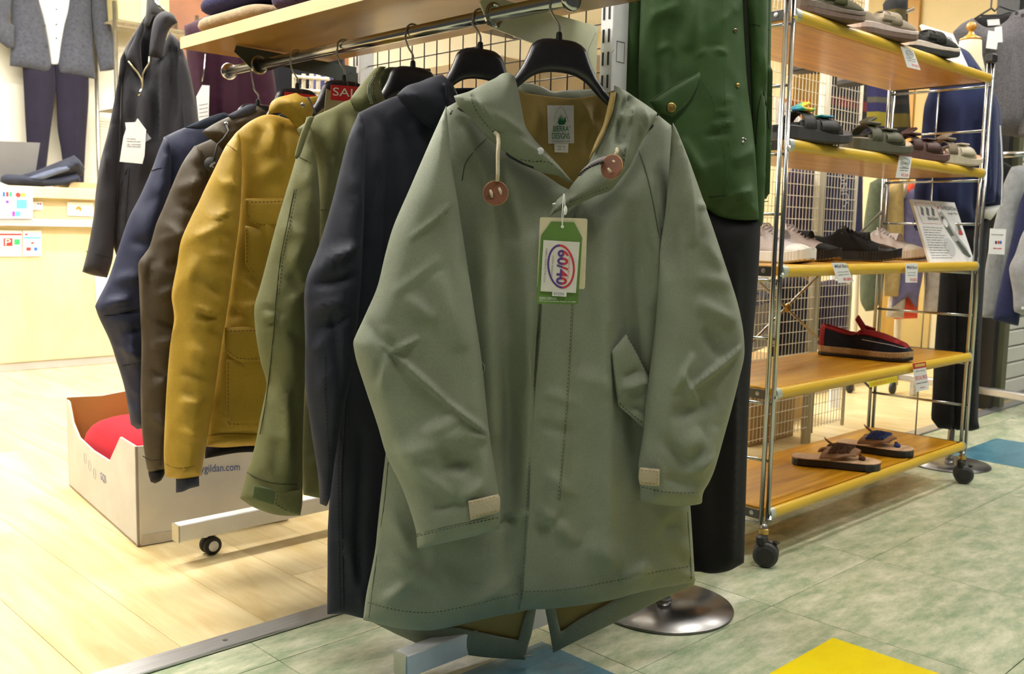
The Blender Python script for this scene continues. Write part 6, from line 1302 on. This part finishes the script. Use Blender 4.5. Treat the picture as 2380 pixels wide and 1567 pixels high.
def onAC(s, z): return A + (C_ - A) * s + np.array([0, 0, z]) - uB * .0008
def onBA(s, z): return B + (A - B) * s + np.array([0, 0, z]) - uA * .0008
text('mygildan.com', onAC(.36, .165), onAC(.66, .155), onAC(.36, .192), M['ink_blue'], bx_)
text('GQS', onBA(.53, .10), onBA(.61, .10), onBA(.53, .125), M['ink_blue'], bx_)
for q in range(3): MB().tube([onBA(.30 + q * .07 + .018 * math.cos(a), .13 - q * .012 + .016 * math.sin(a)) for a in np.linspace(0, 6.28, 12, endpoint=False)], .0007, 4, closed=True).build('faint_mark', mat('faint print', (.5, .5, .5), .8, 0, 0), bx_)
MB().prism([onAC(.02, .003), onAC(.98, .003), onAC(.98, .022), onAC(.03, .03)], -uB * .0006).build('packing_tape', mat('clear tape', (.55, .5, .42), .15, 0, .1, 30), bx_)
M['red'] = fabric('bright red knit', (.50, .003, .018), .85, .08, .3, 500, .2)
# ------------------------------------------------------------------ knitwear folded on the plank
def folded(name, label, c, d, mt, yaw=0.0, cat='sweater', e=.35):
    t = thing(name, label, cat, (c[0], c[1], c[2]))
    V = []; Fc = []; n, m = 40, 14
    sp = lambda v, p: math.copysign(abs(v) ** p, v)
    for i in range(m + 1):
        ph = -math.pi / 2 + math.pi * i / m
        for k in range(n):
            th = 2 * math.pi * k / n
            p = np.array([sp(math.cos(ph), .55) * sp(math.cos(th), e) * d[0] / 2, sp(math.cos(ph), .55) * sp(math.sin(th), e) * d[1] / 2, (sp(math.sin(ph), .8) + 1) * d[2] / 2])
            p += np.array([0, 0, .004 * noise.noise(Vector((p[0] * 14, p[1] * 14, p[2] * 9 + c[1] * 7)))]) * (1 if i > 2 else 0)
            V.append(np.array(c) + p)
    for i in range(m):
        for k in range(n): Fc.append((i * n + k, i * n + (k + 1) % n, (i + 1) * n + (k + 1) % n, (i + 1) * n + k))
    mk('folded_knit', V, Fc, mt, t, True); return t
zp = 1.268
folded('red_garment', 'folded bright red garment lying in the white carton', (-.862, 1.50, .009), (.34, .46, .238), M['red'], cat='garment', e=.45)
M['kn_beige'] = fabric('oatmeal knit', (.42, .31, .19), .95, .15, .6, 350, .4, 60); M['kn_navy'] = fabric('navy knit', (.022, .020, .085), .95, .15, .6, 350, .1, 60); M['kn_purple'] = fabric('purple marl knit', (.060, .036, .13), .95, .35, .6, 350, .4, 200); M['kn_dark'] = fabric('black knit', (.008, .008, .012), .95, .1, .4)
folded('folded_sweater', 'oatmeal folded sweater at the far end of the plank', (-.80, .925, zp), (.30, .33, .050), M['kn_beige'])
folded('folded_sweater', 'navy folded sweater on top of the oatmeal one', (-.79, .935, zp + .047), (.29, .34, .055), M['kn_navy'])
folded('folded_sweater', 'purple marl folded sweater in the middle of the plank', (-.80, .575, zp), (.30, .34, .080), M['kn_purple'])
folded('folded_sweater', 'black folded sweater between the navy and purple knits', (-.74, .76, zp), (.20, .20, .105), M['kn_dark'])
t = thing('lace_trim', 'grey drawstring lying on the navy folded sweater', 'drawstring', (-.9, 1.02, zp + .10))
MB().tube([(-.93 + .012 * math.sin(k * 1.7), 1.06 - k * .012, zp + .107 + .006 * math.cos(k * 2.3)) for k in range(16)], .005, 7).build('cord', fabric('grey cord', (.16, .16, .18), .9), t, True)
t = thing('wooden_beads', 'string of pale wooden beads on the purple sweater', 'beads', (-.88, .58, zp + .08))
for k in range(7): MB().ball((-.915 + .01 * (k % 2), .68 - k * .034, zp + .086), .012, 12, 8).build('bead', mat('bead', (.45, .42, .34) if k % 3 else (.62, .5, .25), .5, 0, .2, 60), t, True)
# ------------------------------------------------------------------ cream wire panel behind the shoe rack
YM = .645
m_ = thing('display_grid', 'cream coated wire display panel with a cream pole, behind the shoe rack', 'wire panel', (1.0, YM, 0))
XP = aty(1880, 1000, YM)[0]
MB().cyl((XP, YM + .012, 0), (XP, YM + .012, 2.1), .019, 18).build('pole', M['cream_metal'], m_, True)
for X0, X1 in ((.10, XP - .022), (XP + .022, 1.66)):
    mb = MB()
    k = 0
    while X0 + k * .0245 < X1: mb.tube([(X0 + k * .0245, YM, .06), (X0 + k * .0245, YM, 2.05)], .0015, 4); k += 1
    for k in range(47): mb.tube([(X0, YM - .003, .07 + k * .0425), (X1, YM - .003, .07 + k * .0425)], .0015, 4)
    mb.build('wire_grid', M['cream_metal'], m_).__setitem__('kind', 'stuff')
    for X in (X0, X1): MB().tube([(X, YM, .04), (X, YM, 2.06)], .0075 if X > 1.6 else .004, 8).build('frame_bar', M['cream_metal'], m_, True)
for k in range(4): MB().tube([(XP - .03, YM - .012, .35 + k * .42), (XP, YM - .022, .352 + k * .42), (XP + .03, YM - .012, .35 + k * .42)], .003, 6).build('cable_tie', M['cream_metal'], m_)
# goods hanging behind the cream panel
GB = PL((1.3, .70), 0)
def goods(name, label, cat, pts, mt, d0=0.0, bulge=.03, **kw):
    t = thing(name, label, cat, GB.px(*pts[len(pts) // 2], d0)); o = panel('body', GB, pts, mt, t, d0, bulge, .02, .04, .014, **kw)
    top = min(pts, key=lambda p: p[1]); c = GB.px(top[0], top[1] + 4, d0); MB().tube([(c[0], YM - .006, c[2] + .03), (c[0], YM - .008, c[2] + .04), (c[0], YM + .02, c[2] + .04), (c[0], YM + .05, c[2] + .02), tuple(c)], .002, 5).build('hook', M['chrome_dull'], t); return t, o
M['amber'] = wood('amber wood', (.42, .22, .03), (.58, .34, .07), (4, 4, 1), .4, 2)
t = thing('wood_board', 'amber wooden board behind the cream wire panel', 'board', GB.px(1860, 300)); sheet('board', GB, [(1805, 1025), (1870, 1010), (1905, 168), (1835, 175)], M['amber'], t, -.25, .02)
t = thing('orange_card', 'orange card behind the wire panel beside the rainbow slide', 'card', GB.px(1850, 300)); sheet('card', GB, [(1822, 320), (1882, 310), (1884, 232), (1824, 230)], mat('orange card', (.75, .22, .01), .5, 0, .05, 8), t, -.231, .003)
t = thing('paper_bag', 'white paper with orange lines leaning behind the rainbow slide', 'paper', GB.px(1830, 300)); sheet('sheet', GB, [(1800, 300), (1868, 282), (1820, 235), (1800, 225)], M['white'], t, .035, .002)
for q in range(3): MB().tube([GB.px(1815 + q * 4, 250 + q * 14, .038), GB.px(1850 - q * 4, 280 + q * 6, .038)], .0012, 4).build('orange_line', cO, t)
M['plaid_r'] = None
def plaid(name, base, stripe, thin, sx, sz):
    m = bpy.data.materials.new(name); m.use_nodes = True; N, L = nt(m); p = N['Principled BSDF']; p.inputs['Roughness'].default_value = .9
    tc = N.new('ShaderNodeTexCoord'); sp = N.new('ShaderNodeSeparateXYZ'); L.new(tc.outputs['Object'], sp.inputs[0])
    def bands(out, per, lo, w_):
        a = N.new('ShaderNodeMath'); a.operation = 'MULTIPLY'; L.new(out, a.inputs[0]); a.inputs[1].default_value = 1 / per
        f = N.new('ShaderNodeMath'); f.operation = 'FRACT'; L.new(a.outputs[0], f.inputs[0])
        r_ = N.new('ShaderNodeValToRGB'); L.new(f.outputs[0], r_.inputs[0]); e = r_.color_ramp.elements
        e[0].position = lo; e[0].color = (0, 0, 0, 1); e[1].position = lo + .02; e[1].color = (1, 1, 1, 1); k = e.new(lo + w_); k.color = (1, 1, 1, 1); k = e.new(min(lo + w_ + .02, 1)); k.color = (0, 0, 0, 1); return r_.outputs[0]
    hx = bands(sp.outputs[0], sx, .1, .35); hz = bands(sp.outputs[2], sz, .2, .3); hz2 = bands(sp.outputs[2], sz, .7, .12)
    m1 = N.new('ShaderNodeMix'); m1.data_type = 'RGBA'; L.new(hz, m1.inputs[0]); m1.inputs[6].default_value = (*base, 1); m1.inputs[7].default_value = (*stripe, 1)
    m2 = N.new('ShaderNodeMix'); m2.data_type = 'RGBA'; L.new(hx, m2.inputs[0]); L.new(m1.outputs[2], m2.inputs[6]); m2.inputs[7].default_value = (base[0] * .25, base[1] * .25, base[2] * .25, 1); 
    mm = N.new('ShaderNodeMath'); mm.operation = 'MULTIPLY'; L.new(hx, mm.inputs[0]); mm.inputs[1].default_value = .55; L.new(mm.outputs[0], m2.inputs[0])
    m3 = N.new('ShaderNodeMix'); m3.data_type = 'RGBA'; L.new(hz2, m3.inputs[0]); L.new(m2.outputs[2], m3.inputs[6]); m3.inputs[7].default_value = (*thin, 1)
    L.new(m3.outputs[2], p.inputs['Base Color']); return m
M['plaid_r'] = plaid('red and black plaid', (.012, .011, .016), (.16, .012, .012), (.03, .02, .03), .16, .13)
M['plaid_n'] = plaid('navy and yellow plaid', (.025, .022, .085), (.30, .24, .02), (.10, .09, .06), .24, .20); M['plaid_k'] = plaid('black and amber plaid', (.012, .012, .014), (.12, .085, .012), (.03, .025, .02), .22, .20)
goods('plaid_shirt', 'red and black plaid shirt hanging behind the wire panel', 'shirt', [(1918, 130), (1960, 110), (2010, 130), (2005, 340), (1915, 340)], M['plaid_r'], -.03, wr=.005)
goods('dark_shirt', 'black shirt hanging behind the left wire panel, above the amber board', 'shirt', [(1838, 60), (1880, 50), (1915, 70), (1915, 172), (1838, 172)], M['blackwool'], -.05, wr=.005)
t, o = goods('navy_jersey', 'navy jersey with pale vertical lettering behind the wire panel', 'jersey', [(1912, 380), (1950, 372), (1998, 385), (1996, 590), (1905, 590)], fabric('navy jersey', (.018, .018, .06), .7), -.03, wr=.005)
text_px('SUNO', GB, (1974, 480), (1966, 398), (1958, 482), mat('pale print', (.45, .43, .5), .6, 0, 0), t, .004)
goods('purple_bag', 'glossy dark purple bag behind the left wire panel', 'bag', [(1835, 395), (1850, 385), (1885, 388), (1882, 600), (1825, 600)], mat('purple nylon', (.025, .016, .06), .35, 0, .3, 20), -.03, wr=.008)
goods('purple_bag', 'dark purple bag behind the right wire panel, above the loafer', 'bag', [(1905, 655), (1940, 650), (1975, 660), (1965, 790), (1898, 800)], mat('violet nylon', (.03, .016, .055), .35, 0, .5, 20), -.03, wr=.008)
goods('dark_garment', 'black garment hanging behind the left wire panel above the fourth shelf', 'garment', [(1800, 650), (1850, 640), (1890, 660), (1880, 820), (1790, 830)], M['plum'], -.06, wr=.006)
t, o = goods('sport_bag', 'pale plastic bag with blue letters behind the rack post', 'bag', [(1735, 650), (1775, 640), (1800, 660), (1798, 800), (1720, 830)], mat('grey plastic bag', (.32, .31, .29), .5, 0, .15, 15), -.02, wr=.005)
text_px('GIUD', GB, (1745, 716), (1793, 702), (1752, 682), M['ink_blue'], t, .012)
t = thing('carton', 'brown cardboard carton on the floor behind the wire panel', 'carton', aty(1800, 1050, .8)); q0 = aty(1745, 1065, .75); q1 = aty(1848, 1040, .75)
MB().bbox(((q0[0] + q1[0]) / 2, .92, .165), (q1[0] - q0[0], .32, .33), .004).build('box_body', mat('brown carton', (.34, .21, .07), .85, 0, .1, 5), t)
MB().box(((q0[0] + q1[0]) / 2, .758, .165), (.05, .002, .33)).build('packing_tape', mat('tape', (.5, .42, .2), .3, 0, 0), t)
# ------------------------------------------------------------------ garments and fittings further right
FP = face_plane(2000, 200, 4.3, 0)
for nm, lab, pts, mt, d in (('plaid_shirt', 'navy and yellow plaid shirt hanging left of the rack end', [(1955, 100), (2000, 90), (2066, 110), (2070, 250), (2062, 300), (2050, 318), (2010, 312), (1990, 318), (1985, 300), (1950, 330), (1948, 200)], M['plaid_n'], 0), ('plaid_shirt', 'black and amber plaid shirt hanging behind the rack end rails', [(2065, 30), (2085, -10), (2110, -10), (2110, 60), (2112, 200), (2118, 320), (2070, 330), (2062, 200)], M['plaid_k'], -.08)):
    t = thing(nm, lab, 'shirt', FP.px(*pts[5], d)); panel('body', FP, pts, mt, t, d, .05, .05, .06, .018, creases=[(2020, 120, 2030, 320, 6, 12), (2090, 20, 2095, 320, 5, 12)], wr=.006)
t = thing('dress_form', 'dark plaid dress form at the top beyond the shoe rack', 'dress form', FP.px(2080, 100)); panel('torso', FP, [(2052, 10), (2062, -6), (2100, -8), (2108, 10), (2105, 35), (2110, 75), (2060, 72), (2056, 40)], M['plaid_k'], t, .15, .06, .06, .06, .014, wr=.004)
t = thing('white_post', 'white steel post between the wire panel and the plaid shirts', 'post', FP.px(1938, 800)); sheet('post', FP, [(1925, 1000), (1948, 1000), (1962, -80), (1938, -80)], M['white_paint'], t, -.2, .03)
MB().cyl(FP.px(1945, 92, -.18), FP.px(2125, 20, -.04), .010, 10).build('hanging_arm', M['chrome'], t)
MB().cyl(FP.px(2040, 58, -.12), FP.px(2030, 100, .0), .005, 8).build('arm_hook', M['chrome'], t)
# wall panels
P0 = atx(2078, 200, 5.24); P1 = atx(2128, 200, 5.24); y0, y1 = sorted((P0[1], P1[1]))
tag(MB().box((5.24, (y0 + y1) / 2, 1.3), (.04, y1 - y0, 2.6)).build('trim_2', M['amber']), 'amber wooden column on the right wall', 'trim', kind='structure')
P0 = atx(2130, 100, 5.25); P1 = atx(2205, 100, 5.25); y0, y1 = sorted((P0[1], P1[1]))
tag(MB().box((5.25, (y0 + y1) / 2, .6), (.02, y1 - y0, 2.7)).build('trim_3', mat('honey panel', (.60, .42, .14), .4, 0, .1, 3)), 'honey coloured panel on the right wall', 'trim', kind='structure')
# sweaters on a low rack
SP = face_plane(2090, 560, 4.9, 0)
rr = thing('sweater_rail', 'chrome garment rail carrying the coloured sweaters, on castors', 'clothes rail', SP.px(2090, 900, -.1))
MB().cyl(SP.px(1960, 402, -.12), SP.px(2420, 352, -.12), .014, 12).build('rail', M['chrome'], rr, True)
for x, y in ((1975, 908), (2075, 895)):
    MB().cyl(SP.px(x + 5, y, -.12), SP.px(x + 25, 400, -.12), .016, 10).build('leg', M['cream_metal'], rr, True)
    c = SP.px(x, y, -.1); MB().lathe((c[0], c[1], .03), [(.02, -.012), (.03, -.008), (.03, .008), (.02, .012)], 18, (0, 1, 0)).build('wheel', M['rubber'], rr, True)
MB().bbox((2.95, 1.42, .10), (1.0, .30, .07), .01).build('base', M['silver'], rr)
for lab, pts, c, d in (('olive green fleece sweater at the left of the row', [(2022, 425), (2045, 412), (2062, 430), (2052, 560), (2046, 700), (2030, 722), (2012, 724), (2000, 700), (2000, 620), (2008, 520)], (.085, .10, .06), .06), ('camel sweater next to the olive one', [(2062, 440), (2078, 425), (2100, 418), (2100, 560), (2088, 690), (2055, 688), (2056, 560)], (.40, .29, .12), .02),
      ('oatmeal sweater between the camel and blue ones', [(2085, 470), (2108, 424), (2112, 600), (2100, 740), (2060, 738), (2078, 600)], (.42, .37, .30), -.02), ('orange red sweater behind the blue one', [(2098, 440), (2125, 420), (2140, 600), (2132, 740), (2078, 742), (2092, 600)], (.62, .07, .03), -.06),
      ('lilac blue sweater in front of the orange red one', [(2096, 470), (2118, 440), (2150, 440), (2150, 600), (2130, 718), (2110, 690), (2072, 716), (2084, 600)], (.13, .12, .23), 0), ('pale grey sweater at the right of the row', [(2140, 470), (2175, 450), (2195, 500), (2190, 640), (2182, 730), (2150, 728), (2148, 620)], (.42, .39, .36), -.04)):
    t = thing('sweater', lab, 'sweater', SP.px(*pts[len(pts) // 2], d), 'sweaters hanging behind the shoe rack'); panel('body', SP, pts, fabric('knit', c, .95, .15, .6, 300, .3, 40), t, d, .035, .05, .04, .016, wr=.006, seed=d * 50)
# grey sweater on a hanger, top right
KP = face_plane(2320, 180, 4.2, 8)
M['grey_knit'] = fabric('grey marl knit', (.115, .108, .118), .95, .25, .7, 250, .3, 120)
t = thing('grey_sweater', 'grey marl crew-neck sweater on a black wire hanger, top right', 'sweater', KP.px(2340, 316))
panel('body', KP, [(2216, 74), (2234, 56), (2259, 42), (2275, 56), (2295, 64), (2320, 60), (2342, 46), (2357, 28), (2385, 20), (2440, 60), (2440, 316), (2380, 320), (2326, 313), (2300, 312), (2270, 300), (2262, 180), (2230, 130)], M['grey_knit'], t, 0, .06, .06, .08, .016, creases=[(2330, 120, 2335, 300, 10, 10), (2290, 130, 2300, 300, 10, -10)], wr=.006)
panel('sleeve', KP, [(2420, 60), (2470, 150), (2440, 318), (2368, 318), (2372, 250), (2400, 150)], M['grey_knit'], t, .05, .05, .05, .06, .016, wr=.006); panel('sleeve', KP, [(2216, 74), (2230, 120), (2228, 300), (2200, 300), (2205, 150)], M['grey_knit'], t, -.02, .05, .05, .06, .02, wr=.006)
panel('neck_inside', KP, [(2258, 45), (2300, 34), (2357, 30), (2340, 55), (2300, 66)], fabric('dark knit', (.05, .047, .05), .95), t, -.05, .01, .01, .02, .014, wr=0)
sheet('neck_label', KP, [(2296, 60), (2324, 58), (2322, 44), (2294, 46)], M['white'], t, -.03, .002)
for lab, pts in (('white tag hanging at the front of the grey sweater', [(2291, 112), (2316, 115), (2322, 75), (2297, 71)]), ('second white tag behind the first on the grey sweater', [(2310, 99), (2330, 98), (2328, 61), (2312, 64)])):
    tg = thing('price_tag', lab, 'price tag', KP.px(*pts[0], .1)); sheet('card', KP, pts, M['white'], tg, .09 if pts[0][0] < 2300 else .085, .0015)
h = thing('coat_hanger', 'thin black wire hanger holding the grey sweater', 'hanger', KP.px(2310, 20))
MB().tube([KP.px(x, y, -.02) for x, y in ((2306, -18), (2304, 6), (2303, 20), (2280, 34), (2262, 46))], .004, 6).tube([KP.px(x, y, -.02) for x, y in ((2303, 18), (2312, 26), (2322, 14), (2345, 22), (2372, 28), (2400, 40))], .004, 6).tube([KP.px(x, y, -.02) for x, y in ((2280, 36), (2320, 36), (2350, 28))], .004, 6).build('wire', M['black'], h, True)
MB().lathe(KP.px(2362, 31, .06), [(.008, 0), (.008, .004)], 12, KP.n).build('shoulder_button', M['rubber'], t); MB().lathe(KP.px(2376, 36, .06), [(.008, 0), (.008, .004)], 12, KP.n).build('shoulder_button', M['rubber'], t)
# sweatshirts at the right edge
EP = face_plane(2350, 560, 3.9, 0)
er = thing('garment_rail', 'chrome rail at the right edge carrying sweatshirts', 'clothes rail', EP.px(2350, 360)); MB().cyl(EP.px(2328, 360, 0), EP.px(2470, 354, 0), .012, 12).build('rail', M['chrome'], er, True); MB().cyl(EP.px(2440, 360, -.02), EP.px(2400, 905, -.02), .014, 12).build('leg', M['chrome'], er, True)
for lab, nm, pts, c, d in (('light grey sweatshirt with a white card, left at the right edge', 'sweatshirt', [(2352, 388), (2372, 384), (2400, 400), (2400, 735), (2340, 740), (2284, 738), (2288, 660), (2300, 580), (2318, 500), (2334, 430)], (.28, .29, .30), -.04), ('navy sweatshirt between two grey ones at the right edge', 'sweatshirt', [(2395, 420), (2372, 470), (2352, 560), (2330, 650), (2308, 744), (2366, 758), (2376, 700), (2400, 640)], (.022, .026, .075), .03),
      ('pale grey buttoned sweatshirt sleeve cut by the right edge', 'sweatshirt', [(2420, 480), (2380, 540), (2362, 590), (2348, 624), (2356, 680), (2358, 725), (2380, 732), (2430, 730)], (.36, .36, .37), .09), ('black jacket collar under the chrome rail at the right edge', 'jacket', [(2326, 375), (2340, 380), (2356, 392), (2345, 430), (2326, 450)], (.012, .012, .012), -.1)):
    t = thing(nm, lab, nm, EP.px(*pts[len(pts) // 2], d), 'sweatshirts at the right edge' if nm == 'sweatshirt' else None); panel('body', EP, pts, fabric('sweatshirt', c, .95, .12, .5, 300, .3, 40), t, d, .035, .05, .04, .014, creases=[(2345, 450, 2330, 700, 6, 8)], wr=.005, seed=d * 40)
    if d > .05: MB().lathe(EP.px(2377, 716, d + .04), [(.006, 0), (.006, .002)], 12, EP.n).build('button', M['white'], t)
tg = thing('price_tag', 'white card with small coloured mark on the light grey sweatshirt', 'price tag', EP.px(2318, 592, .04)); sheet('card', EP, [(2297, 590), (2334, 592), (2338, 533), (2301, 531)], M['white'], tg, .045, .002)
for x, c in ((2313, M['ink']), (2319, cR), (2324, cB)): sheet('small_mark', EP, [(x, 560), (x + 4, 560), (x + 4, 567), (x, 567)], c, tg, .0475, .0006)
text_px('–––– ––– –––––', EP, (2304, 546), (2332, 547), (2304, 544.5), M['ink_grey'], tg, .0476); text_px('––– ––––', EP, (2308, 578), (2328, 579), (2308, 576), M['ink_red'], tg, .0476)
# neighbouring shutter, frame and pillar
M['shutter'] = mat('white shutter', (.72, .72, .66), .5, 0, .04, 6); M['pillar'] = mat('green grey pillar', (.13, .13, .075), .5, 0, .1, 6)
sx0 = 2.92
tag(MB().box((sx0 - .02, .50, 1.3), (.06, .10, 2.6)).build('trim_4', M['pillar']), 'dark green-grey shutter frame on the right', 'trim', kind='structure')
tag(MB().box((sx0 - .10, .52, 1.3), (.05, .10, 2.6)).build('trim_5', M['black']), 'black strip beside the shutter frame', 'trim', kind='structure')
w2 = tag(MB().box((4.1, .56, 1.3), (2.3, .02, 2.6)).build('wall_shutter', M['shutter']), 'closed white slatted shutter of the neighbouring shop', 'wall', kind='structure')
for k in range(26): MB().bbox((4.1, .54, .06 + k * .085), (2.3, .022, .078), .006).build('shutter_slat', M['shutter'], w2)
MB().bbox((4.1, .535, .012), (2.3, .04, .024), .003).build('bottom_rail', M['aluminium'], w2)
tag(MB().bbox((2.745, .60, .9), (.14, .05, 1.8), .004).build('trim_6', mat('tan board', (.40, .31, .14), .5, 0, .08, 4)), 'tan board beside the shutter', 'trim', kind='structure')
fb = thing('floor_bar', 'silver floor bar leading to the shutter frame', 'floor bar', (2.9, .7, 0)); MB().bbox((0, 0, 0), (1.3, .05, .035), .004).build('bar', M['aluminium'], fb, False, True); fb.location = tuple((atz(2272, 905, .09) + atz(2395, 926, .09)) / 2)
dd = atz(2395, 926, .09) - atz(2272, 905, .09); fb.rotation_euler = (0, 0, math.atan2(dd[1], dd[0])); OFF[fb] = np.array(fb.location)
for s in (-.5, .5): MB().bbox((s, 0, -.05), (.03, .04, .075), .004).build('foot', M['aluminium'], fb, False, True)
# goods seen through the dark grid behind the jackets
bs = thing('stock_shelf', 'white steel stock shelf behind the dark wire grid', 'shelf', (.35, 1.1, 0))
for X in (-.2, .95):
    for Y in (.78, 1.22): MB().bbox((X, Y, .55), (.03, .03, 1.1), .002).build('leg', M['white_paint'], bs)
for z_ in (.35, .95): MB().bbox((.375, 1.0, z_), (1.2, .48, .025), .003).build('shelf_board', M['white_paint'], bs)
for lab, X, wd, hh, c in (('beige carton seen through the dark grid beside the hanger', .02, .36, .34, (.30, .21, .10)), ('tan carton seen through the dark grid, in the middle', .40, .34, .40, (.24, .16, .075)), ('pale carton seen through the dark grid, at the right', .76, .30, .36, (.36, .27, .14))):
    t = thing('carton', lab, 'carton', (X, 1.0, .9625), 'cartons on the stock shelf'); MB().bbox((X, 1.0, .9635 + hh / 2), (wd, .38, hh), .004).build('box_body', mat('carton board', c, .85, 0, .06, 5), t); MB().box((X, .808, .9635 + hh / 2), (.045, .003, hh)).build('packing_tape', mat('tape', tuple(v * .8 for v in c), .3, 0, 0), t)
t = thing('black_case', 'black box with a small white label under the plank', 'box', XU * np.array([1, 0, 0]) + np.array([.2, .5, 1.2])); MG2 = PL((-.30, .45), -60)
sheet('box_face', MG2, [(1120, 76), (1194, 92), (1206, 90), (1206, 63), (1190, 60), (1140, 58)], M['black'], t, 0, .12); sheet('label', MG2, [(1193, 88), (1203, 87), (1203, 64), (1193, 64)], mat('label', (.4, .3, .28), .6, 0, .3, 200), t, .121, .001)
rg = thing('cream_rack', 'cream ladder rack seen far off below the hanging rail', 'rack', atd(710, 300, 3.6)); RP = face_plane(710, 200, 3.6, -20)
for x in (684, 706, 724, 740, 760): MB().cyl(RP.px(x, 172, 0), RP.px(x - 4, 420, 0), .008, 8).build('bar', M['cream_metal'], rg)
for y in (178, 208, 300): MB().cyl(RP.px(682, y, .01), RP.px(765, y + 6, .01), .006, 8).build('rung', M['cream_metal'], rg)
DP = face_plane(680, 300, 3.8, 0); t = thing('dark_coats', 'dark coat hanging beyond the rail, left of the dark grid', 'coat', DP.px(680, 700)); panel('body', DP, [(600, 100), (700, 60), (800, 110), (820, 600), (820, 1010), (620, 1012), (600, 600)], M['navy_seam'], t, 0, .08, .08, .1, .03, wr=.008)
DP2 = face_plane(760, 300, 3.75, 0); t = thing('blue_coat', 'blue coat glimpsed behind the cream ladder rack', 'coat', DP2.px(760, 700)); panel('body', DP2, [(725, 170), (745, 150), (775, 160), (780, 500), (725, 500)], fabric('blue cloth', (.05, .05, .16), .8), t, .04, .05, .05, .06, .03, wr=.008)
